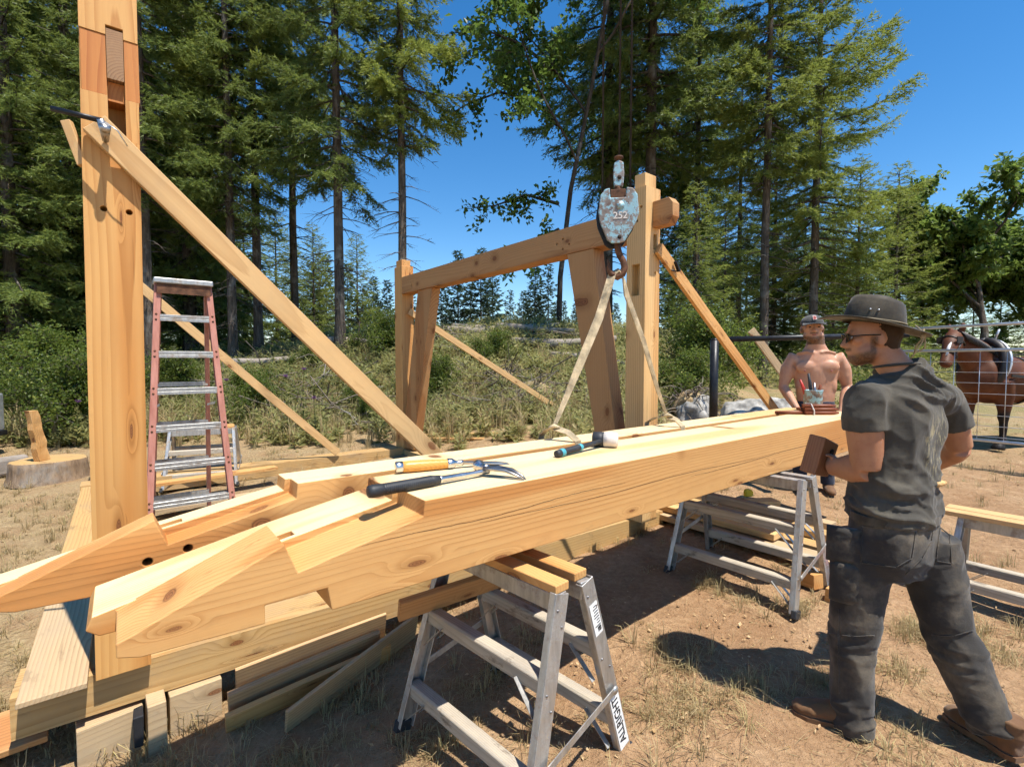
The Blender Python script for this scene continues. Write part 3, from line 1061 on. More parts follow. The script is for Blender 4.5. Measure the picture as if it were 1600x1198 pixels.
def sawhorse(loc, rz, S, L, H, label, boards=True, lettering=False, group='aluminium sawhorses', rungs=(0.23, 0.62)):
    root = empty('sawhorse', loc, rz, label, 'sawhorse', group)
    tw = 0.15                                    # spread at the top
    def leg_pts(sx, sy):
        return Vector((sx * tw / 2, sy * (L / 2 - 0.045), H)), Vector((sx * S / 2, sy * L / 2, 0.0))
    legs = {}
    for sx in (-1, 1):
        for sy in (-1, 1):
            t, f = leg_pts(sx, sy)
            d = (t - f).normalized()
            mb = MB()
            side = Vector((0, 1, 0)).cross(d).normalized()
            nrm = side.cross(d).normalized() * (1 if (side.cross(d)).y * sy > 0 else -1)
            w = 0.074
            mb.beam(f + d * 0.02, t, w, 0.005, up=nrm)
            for e in (-1, 1):
                q = side * (e * (w / 2 - 0.0025)) - nrm * 0.0165
                mb.beam(f + d * 0.02 + q, t + q, 0.005, 0.028, up=nrm)
            o = put('leg', mb, 'worn_aluminium', root, bevel=0.0015, seg=1)
            # rubber foot and rivets
            mb = MB()
            mb.beam(f - d * 0.004, f + d * 0.045, w + 0.008, 0.03, up=nrm)
            put('foot', mb, 'black_rubber', o, bevel=0.003, seg=1)
            mb = MB()
            for k in (0.2, 0.27, 0.52, 0.59, 0.86, 0.93):
                c = f + d * ((t - f).length * k) + nrm * 0.003 + side * (0.018 * (-1) ** int(k * 100))
                mb.lathe([(0.006, 0.0), (0.0045, 0.003), (0.001, 0.004)], 8, M=Matrix.Translation(c) @ nrm.to_track_quat('Z', 'Y').to_matrix().to_4x4())
            put('rivet', mb, 'forged_steel', o)['kind'] = 'stuff'
            legs[sx, sy] = o
    for sx in (-1, 1):
        for zr in rungs:
            k = zr
            x = sx * (S / 2 + (tw / 2 - S / 2) * k)
            y0 = L / 2 - 0.045 * k - 0.012
            mb = MB()
            z = H * zr
            prof = [(x - 0.030, z - 0.030), (x + 0.030, z - 0.030), (x + 0.030, z + 0.022), (x + 0.022, z + 0.03), (x - 0.022, z + 0.03), (x - 0.030, z + 0.022)]
            mb.prism([(p[0], p[1]) for p in prof], -y0, y0, 'Y')
            vs = [(p[1], -p[0] + x, p[2] - z) for p in mb.v]
            mb.v = vs
            o = put('rung', mb, 'rung_wood', root, loc=(x, 0, z), rot=(0, 0, R(90)), bevel=0.002, seg=1)
            # small diagonal stays where rung meets leg
            for sy in (-1, 1):
                m2 = MB()
                yy = sy * y0
                m2.beam((x - sx * 0.036, yy - sy * 0.13, z - 0.01), (x - sx * 0.028, yy - sy * 0.012, z - 0.125), 0.003, 0.022, up=(1, 0, 0))
                m2.beam((x + sx * 0.0355, yy - sy * 0.13, z - 0.01), (x + sx * 0.045, yy - sy * 0.012, z - 0.125), 0.003, 0.022, up=(1, 0, 0))
                put('stay', m2, 'worn_aluminium', root)
    for sy in (-1, 1):                           # spreader strap across each end
        mb = MB()
        a = Vector((-(S / 2) * 0.80, sy * (L / 2 + 0.006), H * 0.29))
        b = Vector(((S / 2) * 0.72, sy * (L / 2 + 0.006 - 0.01), H * 0.40))
        mb.beam(a, b, 0.028, 0.004, up=(0, 1, 0))
        mb.lathe([(0.017, -0.004), (0.017, 0.004)], 12, 'Y', Matrix.Translation(a))
        mb.lathe([(0.017, -0.004), (0.017, 0.004)], 12, 'Y', Matrix.Translation(b))
        put('spreader_strap', mb, 'worn_aluminium', root)
    mb = MB()
    for sx in (-1, 1):
        mb.box(sx * tw / 2 - 0.03, sx * tw / 2 + 0.03, -L / 2 + 0.05, L / 2 - 0.05, H - 0.07, H)
    put('top_channel', mb, 'worn_aluminium', root, bevel=0.003, seg=1)
    if boards:
        for sx, dy in ((-1, 0.0), (1, 0.02)):
            mb = MB()
            mb.box(-L / 2 + 0.05 + dy, L / 2 + 0.02, -0.038, 0.038, 0, 0.034)
            put('top_board', mb, 'fir', root, loc=(sx * 0.068 + 0.0, 0, H + 0.001), rot=(0, 0, R(90)), bevel=0.004)
    if lettering:
        for (sx, s, frac, size, wlab, hlab) in ((1, 'ALLRIGHT', 0.225, 0.062, 0.062, 0.30),):
            t, f = leg_pts(sx, -1)
            d = (t - f).normalized()
            side = Vector((0, 1, 0)).cross(d).normalized()
            nrm = -side.cross(d).normalized()
            if nrm.y > 0:
                nrm = -nrm
            c = f + (t - f) * frac + nrm * 0.0035
            X = -d                               # the word runs down the leg upside down
            X = d
            Yv = nrm.cross(X).normalized()
            M = Matrix((X, Yv, nrm)).transposed().to_4x4()
            M.translation = c
            mb = MB(); mb.box(-0.135, 0.135, -0.03, 0.03, 0, 0.0008, M=M)
            lab = put('label', mb, 'white_paint', root)
            me = text_mesh(s, 0.056)
            o = put('lettering', me, 'label_black', root)
            o.matrix_basis = M @ Matrix.Translation((0, 0, 0.0015)) @ Matrix.Diagonal((0.86, 0.98, 1, 1))
            # printed sticker near the top of the same leg
            c2 = f + (t - f) * 0.80 + nrm * 0.0035
            M2 = M.copy(); M2.translation = c2
            mb = MB(); mb.box(-0.07, 0.07, -0.024, 0.024, 0, 0.0008, M=M2)
            put('sticker', mb, 'white_paint', root)
            mb = MB()
            rr = random.Random(3)
            for i in range(9):
                y = 0.02 - i * 0.0045
                x0 = -0.02 if i < 6 else -0.02
                mb.box(0.055 - 0.012 * i - 0.004, 0.055 - 0.012 * i, -0.019, -0.019 + rr.uniform(0.018, 0.038), 0.0009, 0.0014, M=M2)
            for i in range(10):
                mb.box(-0.058, -0.036, -0.018 + i * 0.0022, -0.018 + i * 0.0022 + rr.choice([0.0008, 0.0014]), 0.0009, 0.0014, M=M2)
            put('sticker_print', mb, 'label_black', root)
        # long sticker at the foot of the other front leg
        t, f = leg_pts(-1, -1)
        d = (t - f).normalized()
        side = Vector((0, 1, 0)).cross(d).normalized()
        nrm = side.cross(d).normalized()
        if nrm.y > 0:
            nrm = -nrm
        X = d
        Yv = nrm.cross(X).normalized()
        M = Matrix((X, Yv, nrm)).transposed().to_4x4()
        M.translation = f + (t - f) * 0.19 + nrm * 0.0035
        mb = MB(); mb.box(-0.13, 0.10, -0.022, 0.024, 0, 0.0008, M=M)
        put('sticker', mb, 'white_paint', root)
        mb = MB()
        for i in range(12):
            mb.box(0.05 - 0.013 * i, 0.053 - 0.013 * i, -0.017, 0.012 + 0.006 * (i % 2), 0.0009, 0.0014, M=M)
        mb.box(0.065, 0.085, -0.02, 0.022, 0.0009, 0.0014, M=M)
        mb.box(0.02, 0.028, -0.02, 0.022, 0.0009, 0.0014, M=M)
        put('sticker_print', mb, 'label_black', root)
    return root


c = W(1.30, 1.655)
sawhorse((c.x, c.y, G(c.x, c.y) - 0.008), PHI + R(6), 0.60, 0.80, 0.812, 'near aluminium sawhorse with lettering down one leg under the front beam', lettering=True)
c = W(3.475, 1.69)
zz = G(c.x, c.y)
sawhorse((c.x, c.y, zz - 0.005), PHI + R(2), 0.60, 0.88, 0.842 - zz + 0.004, 'middle aluminium sawhorse standing astride stacked boards, left of the hatted man', boards=False)
c = W(4.42, 0.25)
zz = G(c.x, c.y)
sh3 = sawhorse((c.x, c.y, zz - 0.005), PHI + R(-1), 0.50, 0.98, 0.56, 'low aluminium sawhorse carrying long boards at the right edge', boards=False, rungs=(0.27,))
sh4 = sawhorse((-3.92, 6.25, G(-3.92, 6.25)), PHI + R(75), 0.62, 0.8, 0.70, 'distant aluminium sawhorse seen through the stepladder', boards=True)
for i, (dx, w) in enumerate(((-0.09, 0.10), (0.03, 0.11))):
    a, b = W(4.42 + dx, 0.78, zz + 0.572), W(4.42 + dx + 0.01, -0.9, zz + 0.572)
    o = stick('long_board', a, b, w, 0.03, 'brace_wood')
    tag(o, ['outer long board on the sawhorse at the right edge', 'inner long board on the sawhorse at the right edge'][i], 'board')


# -- stepladder (local X across, local Y away from the viewer)
def ladder():
    vf, lean, uc, z0, wb, wt, HL = 4.658, 0.273, 0.428, -0.078, 0.591, 0.309, 2.35
    base = W(uc, vf, z0)
    base.z = z0 - 0.02
    root = empty('stepladder', base, PHI, 'tall red fibreglass stepladder with aluminium steps beside the tall post', 'ladder')
    def at(h, s, off=0.0):
        t = h / HL
        w = wb + (wt - wb) * t
        return Vector((s * (w / 2 + off), lean * t, h))
    for s in (-1, 1):
        mb = MB()
        a, b = at(0.0, s, 0.02), at(2.33, s, 0.02)
        up = (0, 1, 0)
        mb.beam(a, b, 0.046, 0.006, up=up)
        mb.beam(a + Vector((s * 0.020, 0.035, 0)), b + Vector((s * 0.020, 0.035, 0)), 0.006, 0.07, up=up)
        mb.beam(a + Vector((0, 0.07, 0)), b + Vector((0, 0.07, 0)), 0.046, 0.006, up=up)
        r = put('side_rail', mb, 'ladder_fibreglass', root, bevel=0.002, seg=1)
        mb = MB()
        for k in range(1, 8):
            for dz in (-0.022, 0.022):
                c = at(0.297 * k + dz - 0.02, s, 0.02) + Vector((s * 0.004, -0.003, 0))
                mb.lathe([(0.009, 0.0), (0.007, -0.004), (0.002, -0.006)], 8, 'Y', Matrix.Translation(c))
        put('rivet', mb, 'rust', r)['kind'] = 'stuff'
        # rear leg
        mb = MB()
        a = Vector((s * 0.235, 1.15, 0.08))
        b = Vector((s * 0.165, lean + 0.06, 2.28))
        mb.beam(a, b, 0.035, 0.04, up=up)
        put('rear_leg', mb, 'ladder_fibreglass', root, bevel=0.003, seg=1)
    for k in range(1, 8):
        h = 0.297 * k
        w = at(h, 1).x
        y = lean * h / HL
        mb = MB()
        mb.box(-w, w, y - 0.005, y + 0.075, h - 0.006, h)
        mb.box(-w, w, y - 0.008, y - 0.002, h - 0.022, h + 0.001)
        mb.box(-w, w, y - 0.010, y - 0.004, h - 0.052, h - 0.027)
        mb.box(-w, w, y - 0.002, y + 0.004, h - 0.05, h - 0.01)
        put('step', mb, 'worn_aluminium', root, bevel=0.0015, seg=1)
    for k, zz in enumerate((0.42, 0.78, 1.14, 1.5)):
        t = zz / 2.28
        y = 1.15 + (lean + 0.06 - 1.15) * t
        x = 0.235 + (0.165 - 0.235) * t
        mb = MB(); mb.box(-x, x, y - 0.012, y + 0.012, zz - 0.02, zz + 0.02)
        put('rear_bar', mb, 'worn_aluminium', root)
    mb = MB(); mb.box(-0.205, 0.205, lean - 0.05, lean + 0.13, 2.33, 2.375)
    put('top_cap', mb, 'worn_aluminium', root, bevel=0.008)
    mb = MB(); mb.box(-0.185, 0.185, lean - 0.035, lean - 0.03, 2.25, 2.329)
    put('cap_skirt', mb, 'rust', root)
    for s in (-1, 1):
        mb = MB(); mb.beam(at(1.35, s, -0.02) + Vector((0, 0.07, 0)), Vector((s * 0.19, 0.72, 1.30)), 0.02, 0.004, up=(1, 0, 0))
        put('spreader', mb, 'galvanised', root)


ladder()


# -- hand tools on the front beam
def along(a, b, up=(0, 0, 1)):
    """matrix with local Z from a towards b"""
    d = (Vector(b) - Vector(a)).normalized()
    s = Vector(up).cross(d).normalized()
    t = d.cross(s)
    M = Matrix((s, t, d)).transposed().to_4x4()
    M.translation = a
    return M


ZT = 1.128                                        # top of the front beam
# claw hammer: long rubber grip overhanging the step
a = Vector(W(0.655, 1.63, ZT + 0.023)); b = Vector(W(1.175, 1.655, ZT + 0.020))
hm = empty('claw_hammer', a, 0, 'long steel hammer with black ribbed grip overhanging the beam step', 'hammer')
M = along(Vector(), b - a)
L = (b - a).length
mb = MB()
prof = [(0.012, 0), (0.021, 0.004), (0.0235, 0.02), (0.022, 0.05)]
z = 0.055
while z < 0.25:
    prof += [(0.0215, z), (0.0195, z + 0.003), (0.0215, z + 0.006)]
    z += 0.008
prof += [(0.0185, 0.27), (0.0165, 0.29), (0.0150, 0.291)]
mb.lathe(prof, 20, M=M)
put('grip', mb, 'black_rubber', hm)
mb = MB()
mb.lathe([(0.0155, 0.288), (0.0155, 0.298), (0.0125, 0.302), (0.0115, 0.40), (0.0095, 0.44), (0.012, L - 0.02), (0.012, L + 0.01)], 16, M=M)
put('shaft', mb, 'bright_steel', hm)
hc = b - a
mb = MB()
fu, fv = UX, VX
mb.lathe([(0.004, 0.0), (0.0235, 0.002), (0.0245, 0.008), (0.0245, 0.024), (0.017, 0.034), (0.015, 0.06), (0.017, 0.075)], 18,
         M=along(hc + fv * 0.07 + Vector((0, 0, 0.014)), hc - fv * 0.05 + Vector((0, 0, 0.01))))
put('striking_face', mb, 'bright_steel', hm)
for s in (-1, 1):
    mb = MB()
    pts = [hc + fv * 0.0 + fu * (s * 0.012) + Vector((0, 0, 0.012)), hc - fv * 0.035 + fu * (s * 0.016 + 0.02) + Vector((0, 0, 0.016)),
           hc - fv * 0.085 + fu * (s * 0.015 + 0.05) + Vector((0, 0, 0.012)), hc - fv * 0.13 + fu * (s * 0.010 + 0.07) + Vector((0, 0, -0.004)), hc - fv * 0.155 + fu * (s * 0.006 + 0.08) + Vector((0, 0, -0.022))]
    mb.tube(pts, [0.016, 0.015, 0.012, 0.008, 0.003], 8, flat=0.65)
    put('claw', mb, 'forged_steel', hm)

# slick chisel
a = Vector(W(0.895, 1.925, ZT + 0.027)); b = Vector(W(1.385, 1.80, ZT + 0.020))
ch = empty('slick_chisel', a, 0, 'long chisel with yellow wooden handle lying on the beam behind the hammer', 'chisel')
M = along(Vector(), b - a)
L = (b - a).length
mb = MB(); mb.lathe([(0.018, 0.022), (0.0225, 0.024), (0.024, 0.05), (0.0245, 0.10), (0.0225, 0.17), (0.0205, 0.225), (0.0205, 0.232)], 20, M=M)
put('handle', mb, 'handle_wood', ch)
mb = MB(); mb.lathe([(0.010, 0.0), (0.022, 0.001), (0.0245, 0.004), (0.0245, 0.03), (0.0225, 0.031)], 20, M=M)
put('striking_ring', mb, 'bright_steel', ch)
mb = MB(); mb.lathe([(0.0215, 0.226), (0.0235, 0.230), (0.0225, 0.25), (0.015, 0.262), (0.011, 0.27), (0.014, 0.285), (0.012, 0.30)], 18, M=M)
put('ferrule', mb, 'bright_steel', ch)
mb = MB()
bl = [(-0.010, -0.006, 0.285), (0.010, -0.006, 0.285), (0.012, 0.006, 0.285), (-0.012, 0.006, 0.285),
      (-0.019, -0.017, L - 0.04), (0.019, -0.017, L - 0.04), (0.017, -0.008, L - 0.04), (-0.017, -0.008, L - 0.04),
      (-0.019, -0.0185, L + 0.015), (0.019, -0.0185, L + 0.015), (0.019, -0.018, L + 0.015), (-0.019, -0.018, L + 0.015)]
mb.add([M @ Vector(q) for q in bl], [(0, 1, 2, 3), (0, 1, 5, 4), (1, 2, 6, 5), (2, 3, 7, 6), (3, 0, 4, 7), (4, 5, 9, 8), (5, 6, 10, 9), (6, 7, 11, 10), (7, 4, 8, 11), (8, 9, 10, 11)])
put('blade', mb, 'forged_steel', ch)

# rubber mallet
a = Vector(W(1.665, 1.755, ZT + 0.018)); b = Vector(W(2.09, 1.815, ZT + 0.038))
ml = empty('rubber_mallet', a, 0, 'mallet with black and white rubber head and teal striped grip', 'mallet')
M = along(Vector(), b - a)
L = (b - a).length
mb = MB()
prof = [(0.010, 0), (0.018, 0.003), (0.0195, 0.02), (0.0175, 0.04)]
z = 0.05
while z < 0.19:
    prof += [(0.0178, z), (0.0155, z + 0.004), (0.0178, z + 0.008)]
    z += 0.011
prof += [(0.0165, 0.2), (0.0155, 0.215), (0.014, 0.23), (0.0135, L)]
mb.lathe(prof, 18, M=M)
put('grip', mb, 'black_rubber', ml)
mb = MB(); mb.lathe([(0.0188, 0.032), (0.0205, 0.034), (0.0205, 0.058), (0.0188, 0.060)], 18, M=M)
mb.lathe([(0.0165, 0.188), (0.0182, 0.19), (0.0175, 0.21), (0.016, 0.212)], 18, M=M)
for k in range(7):
    zz = 0.066 + k * 0.0165
    mb.tube([M @ Vector((0.0185 * math.cos(t), 0.0185 * math.sin(t), zz + 0.008 * t)) for t in (-2.2, -1.6, -1.0, -0.4, 0.2)], 0.0022, 5)
put('teal_trim', mb, 'teal_rubber', ml)
ax = Vector((0.93, -0.30, 0.0)).normalized()
hd = b - a + Vector((0, 0, 0.004))
mb = MB(); mb.lathe([(0.034, -0.065), (0.0405, -0.058), (0.042, -0.03), (0.042, -0.002)], 24, M=along(hd, hd + ax))
put('black_head', mb, 'black_rubber', ml)
mb = MB(); mb.lathe([(0.042, -0.002), (0.042, 0.03), (0.0405, 0.066), (0.034, 0.072)], 24, M=along(hd, hd + ax))
put('white_head', mb, 'white_rubber', ml)

# pegs and the can at the far end of the beams
r_ = random.Random(5)
pc = Vector(BW(5.15, 2.00, 1.094))
pd = Vector((1, 0.03, 0)).normalized()
for i in range(9):
    row, k = (0, i) if i < 4 else ((1, i - 4) if i < 7 else (2, i - 7))
    q = pc + Vector((0, (k - 1.6) * 0.036 + row * 0.018, 0.016 + row * 0.029))
    mb = MB(); mb.tube([Vector((0, 0, 0)), pd * 0.25, pd * 0.30], [0.0155, 0.0155, 0.010], 8)
    o = put('wooden_peg', mb, 'peg_wood', None, loc=q + pd * r_.uniform(-0.02, 0.02))
    tag(o, 'dark red wooden peg in the taped bundle beside the can', 'peg', 'bundled pegs')
mb = MB(); mb.tube([Vector((0, 0, 0)), pd * 0.22, pd * 0.27], [0.0155, 0.0155, 0.010], 8)
o = put('wooden_peg', mb, 'peg_wood', None, loc=pc + Vector((-0.24, -0.02, 0.016)))
tag(o, 'single dark red peg lying loose left of the taped bundle', 'peg')
tp = empty('tape_band', pc + pd * 0.07, 0, 'white tape wrapped round the bundle of pegs', 'tape')
mb = MB()
lo = [(-0.082, 0.0), (0.074, 0.0), (0.076, 0.034), (0.05, 0.092), (-0.03, 0.092), (-0.08, 0.034)]
for i in range(6):
    p, q = lo[i], lo[(i + 1) % 6]
    mb.beam((0, p[0], p[1] + 0.001), (0, q[0], q[1] + 0.001), 0.014, 0.003, up=(1, 0, 0))
put('band', mb, 'white_paint', tp)
cn = empty('peg_can', Vector(BW(5.56, 2.05, 1.093)), 0, 'rusty grey can full of brushes and sticks at the beam end', 'can')
mb = MB(); mb.lathe([(0.078, 0), (0.08, 0.004), (0.08, 0.19), (0.084, 0.197), (0.084, 0.203), (0.078, 0.203), (0.076, 0.18), (0.074, 0.02), (0.01, 0.018)], 24)
put('can_body', mb, 'flaking_paint', cn)
for i, (x, y, tx, ty, h, m_) in enumerate(((0.0, 0.0, -0.05, 0.0, 0.36, 'black_rubber'), (0.03, 0.02, 0.01, 0.03, 0.27, 'forged_steel'), (-0.03, 0.01, -0.08, 0.02, 0.30, 'red_plastic'), (0.0, -0.03, 0.02, -0.05, 0.26, 'peg_wood'))):
    mb = MB(); mb.tube([(x, y, 0.03), (x + tx * 0.6, y + ty * 0.6, h * 0.7), (x + tx, y + ty, h)], [0.012, 0.016, 0.009], 8)
    put('tool_handle', mb, m_, cn)


# -- crane hook block with slings
HB = W(2.53, 2.10, 2.535)
hb = empty('hook_block', HB, R(-10), 'worn crane hook block with flaking blue paint and number, hanging on cables', 'hook block')
outl = [(-0.085, 0.155), (-0.055, 0.162), (-0.05, 0.10), (0.045, 0.10), (0.05, 0.162), (0.09, 0.155), (0.118, 0.11), (0.128, 0.0), (0.105, -0.07), (0.04, -0.175), (0.01, -0.185), (-0.04, -0.185), (-0.07, -0.16), (-0.115, -0.05), (-0.125, 0.02), (-0.112, 0.12)]
mb = MB(); mb.prism(outl, -0.055, -0.035, 'Y')
put('front_plate', mb, 'flaking_paint', hb, bevel=0.006)
mb = MB(); mb.prism([(x * 1.03 - 0.012, z * 1.0 - 0.01) for x, z in outl], 0.05, 0.07, 'Y')
put('rear_plate', mb, 'black_steel', hb, bevel=0.006)
mb = MB(); mb.prism([(x * 0.90 - 0.004, min(z * 0.9, 0.085)) for x, z in outl if z < 0.14], -0.034, 0.049, 'Y')
put('sheave', mb, 'black_steel', hb)
mb = MB(); mb.lathe([(0.028, -0.058), (0.028, -0.0555)], 20, 'Y', Matrix.Translation((0.01, 0, 0.05))); mb.lathe([(0.022, -0.0615), (0.022, -0.058)], 20, 'Y', Matrix.Translation((0.01, 0, 0.05)))
put('axle_pin', mb, 'flaking_paint', hb)
mb = MB(); mb.lathe([(0.013, -0.0565), (0.013, -0.0555)], 14, 'Y', Matrix.Translation((0.008, 0, -0.148)))
put('bolt_hole', mb, 'dark_hole', hb)
me = text_mesh('252', 0.060, 0.0008)
o = put('number', me, 'white_rubber', hb, loc=(0.012, -0.0568, -0.015), rot=(R(90), 0, 0))
mb = MB(); mb.box(-0.05, 0.045, -0.03, 0.03, 0.085, 0.16)
mb.lathe([(0.022, 0.1), (0.022, 0.19)], 14)
put('swivel', mb, 'rust', hb, bevel=0.004)
mb = MB(); mb.prism([(-0.028, 0.18), (0.03, 0.18), (0.036, 0.26), (0.03, 0.33), (0.0, 0.345), (-0.028, 0.33), (-0.034, 0.26)], -0.022, 0.022, 'Y')
put('cable_socket', mb, 'flaking_paint', hb, bevel=0.006)
mb = MB(); mb.lathe([(0.013, -0.026), (0.013, -0.022)], 14, 'Y', Matrix.Translation((0.005, 0, 0.235)))
put('socket_eye', mb, 'dark_hole', hb)
mb = MB(); mb.lathe([(0.018, 0.345), (0.02, 0.355), (0.03, 0.362), (0.03, 0.37), (0.012, 0.375)], 14)
put('socket_collar', mb, 'rust', hb)
mb = MB()
hk = [(0.0, 0, -0.17), (0.0, 0, -0.21), (0.012, 0, -0.25), (0.035, 0, -0.29), (0.045, 0, -0.33), (0.03, 0, -0.37), (0.0, 0, -0.388), (-0.035, 0, -0.375), (-0.055, 0, -0.34), (-0.058, 0, -0.30), (-0.065, 0, -0.275)]
mb.tube(hk, [0.024, 0.022, 0.021, 0.021, 0.023, 0.024, 0.024, 0.022, 0.017, 0.011, 0.004], 10)
put('hook', mb, 'rust', hb)
for i, (dx, dy, z0) in enumerate(((-0.10, 0.0, -0.02), (0.004, 0.0, 0.37), (0.075, 0.02, 0.14))):
    mb = MB(); mb.tube([(dx, dy, z0), (dx * 1.02, dy, 14.0)], 0.0075, 6)
    put('cable', mb, 'black_steel', hb)

hook_pt = HB + Vector((-0.005, 0, -0.372))
for lab, s, ub, vb, nm in (('beige webbing sling running from hook down left to the rear beam', -1, 2.16, 2.30, 0), ('beige webbing sling running from hook down right to the rear beam', 1, 3.30, 2.24, 1)):
    sl = empty('webbing_sling', hook_pt, 0, lab, 'sling', 'slings on the crane hook')
    foot = Vector(BW(ub, vb, 1.18)) - hook_pt
    view = Vector((0.18, -1, 0.1))
    side = Vector((s, 0, 0))
    mb = MB()
    if s < 0:
        pts = [Vector((0.045, 0.0, -0.005)), Vector((0.012, 0, 0.028)), Vector((-0.03, 0, 0.0)), foot * 0.3, foot * 0.62, foot * 0.9, foot]
        mb.ribbon(pts, [0.05, 0.055, 0.055, 0.056, 0.05, 0.03, 0.022], 0.008, [(0.2, -0.6, 0.8), (0, -0.5, 1), (-0.6, -0.9, 0.5)] + [tuple(view)] * 4)
    else:
        pts = [Vector((-0.02, 0.02, 0.0)), Vector((0.01, 0.02, 0.034)), Vector((0.05, 0.02, -0.03)), Vector((0.065, 0.015, -0.12)), foot * 0.45 + Vector((0.02, 0, 0)), foot * 0.8, foot]
        mb.ribbon(pts, [0.05, 0.055, 0.05, 0.05, 0.04, 0.028, 0.02], 0.008, [(0, -0.5, 1), (0.3, -0.5, 1), (0.9, -0.5, 0.3), (0.7, -0.9, 0.2), (0.5, -1, 0.1), tuple(view), tuple(view)])
    put('strap', mb, 'strap_webbing', sl)
    # choke: knot and the two legs that wrap the beam
    mb = MB()
    mb.tube([foot + Vector((-0.03, -0.01, 0.0)), foot + Vector((0.0, -0.02, 0.012)), foot + Vector((0.035, -0.01, 0.0))], [0.012, 0.02, 0.012], 8, flat=0.7)
    fw = foot + hook_pt
    top_front = Vector(BW(ub + 0.05, 2.136, 1.105)) - hook_pt
    low_front = Vector(BW(ub + 0.08, 2.128, 0.80)) - hook_pt
    top_back = Vector(BW(ub + 0.02, 2.44, 1.104)) - hook_pt
    low_back = Vector(BW(ub + 0.02, 2.45, 0.80)) - hook_pt
    mb.ribbon([foot, foot * 0.4 + top_front * 0.6 + Vector((0, 0, 0.02)), top_front + Vector((0, 0, 0.004)), low_front + Vector((0, 0, -0.008))], 0.045, 0.007, [(0.4, -0.7, 0.4), (0.2, -0.6, 0.8), (0.3, -0.6, 0.6), (0.6, -0.8, 0)])
    mb.ribbon([foot, foot * 0.4 + top_back * 0.6 + Vector((0, 0, 0.02)), top_back + Vector((0, 0, 0.006)), low_back + Vector((0, 0, -0.008))], 0.045, 0.007, [(-0.2, 0.4, 0.8), (-0.3, 0.4, 0.8), (-0.4, 0.5, 0.6), (-0.6, 0.8, 0)])
    put('choke_loop', mb, 'strap_webbing', sl)


# -- blocks, offcuts and boards on the ground
def block(u0, u1, v0, v1, z0, z1, mat, label, cat='block', rot=0.0, bev=0.004):
    c = W((u0 + u1) / 2, (v0 + v1) / 2, 0)
    mb = MB()
    hx, hy = (u1 - u0) / 2, (v1 - v0) / 2
    mb.box(-hx, hx, -hy, hy, z0, z1, jit=0.003)
    o = put('support_block', mb, mat, None, loc=c, rot=(0, 0, PHI + R(rot)), bevel=bev)
    return tag(o, label, cat)


block(-0.20, 0.03, 2.74, 3.0, -0.22, 0.035, 'plank_grey', 'left grey cribbing block under the corner of the front sill', rot=4)
block(0.045, 0.115, 2.66, 2.9, -0.22, 0.075, 'plank_grey', 'narrow upright block between two cribbing blocks under the sill', rot=2)
block(0.125, 0.34, 2.73, 3.0, -0.22, 0.05, 'plank_grey', 'right grey cribbing block under the corner of the front sill', rot=3)
block(0.0, 0.035, 2.64, 2.72, -0.08, 0.06, 'label_black', 'dark wedge left of the narrow upright block')
block(3.62, 3.95, 2.45, 2.75, -0.03, 0.052, 'fir_brown', 'brown block under the right end of the front sill')
block(3.3, 3.5, 7.1, 7.35, 0.0, 0.07, 'fir_weathered', 'block under the back sill below the far post')
block(-0.3, -0.1, 7.1, 7.35, -0.1, 0.07, 'fir_weathered', 'block under the left corner of the back sill')

offs = [((0.40, 2.695, 0.02), (1.17, 2.675, 0.06), 0.018, 0.19, 'offcut_brown', 'dark brown offcut board leaning along the sill, topmost of the offcuts'),
        ((0.36, 2.655, -0.05), (1.12, 2.65, 0.0), 0.03, 0.15, 'offcut_brown', 'second offcut board from the sill, with waney bark edge'),
        ((0.34, 2.60, -0.12), (1.16, 2.60, -0.07), 0.03, 0.16, 'fir', 'yellow offcut board lying lowest against the sill'),
        ((0.56, 2.42, -0.11), (1.36, 2.66, 0.0), 0.02, 0.20, 'offcut_brown', 'brown slab offcut lying askew across the other offcuts')]
for a, b, t, w, m_, lab in offs:
    o = stick('offcut_board', W(*a), W(*b), t, w, m_, up=(VX * -0.35 + Vector((0, 0, 1))), warp=0.004, bev=0.003)
    tag(o, lab, 'board', 'offcuts under the front sill')
o = stick('offcut_board', W(-0.75, 3.0, -0.02), W(-0.30, 3.02, -0.02), 0.25, 0.03, 'fir_brown', up=(0.3, 0, 1))
tag(o, 'reddish slab lying on the ground left of the sill plank', 'board')
o = stick('loose_plank', W(0.93, 1.98, 0.505), W(1.63, 1.86, 0.565), 0.03, 0.125, 'fir_brown', up=(VX * -0.55 + Vector((0, 0, 1))))
tag(o, 'short dark plank resting on the near sawhorse rungs under the beam', 'plank')
rr = random.Random(11)
for i, (u0, v0, v1, z, w, t, m_, lab) in enumerate((
        (3.95, 1.25, 3.3, 0.12, 0.16, 0.05, 'plank_grey', 'bottom grey board of the lumber pile under the middle sawhorse, nearest the beam'),
        (4.15, 1.1, 3.1, 0.13, 0.15, 0.05, 'fir_weathered', 'bottom tan board of the lumber pile under the middle sawhorse'),
        (4.42, 1.3, 3.6, 0.14, 0.2, 0.05, 'plank_grey', 'bottom far board of the lumber pile under the middle sawhorse'),
        (4.02, 1.7, 3.5, 0.185, 0.17, 0.05, 'fir_pale', 'pale upper board of the lumber pile under the middle sawhorse'),
        (4.30, 1.2, 2.7, 0.19, 0.14, 0.05, 'fir_weathered', 'upper short board of the lumber pile under the middle sawhorse'),
        (4.55, 1.5, 3.4, 0.20, 0.12, 0.06, 'plank_grey', 'upper far board of the lumber pile under the middle sawhorse'))):
    p, q = W(u0, v0), W(u0 + rr.uniform(-.12, .12), v1)
    p.z = q.z = z + 0.05
    o = stick('stacked_board', p, q, w, t, m_, bev=0.003)
    tag(o, lab, 'board', 'boards piled under the middle sawhorse')
p = W(3.72, 1.45)
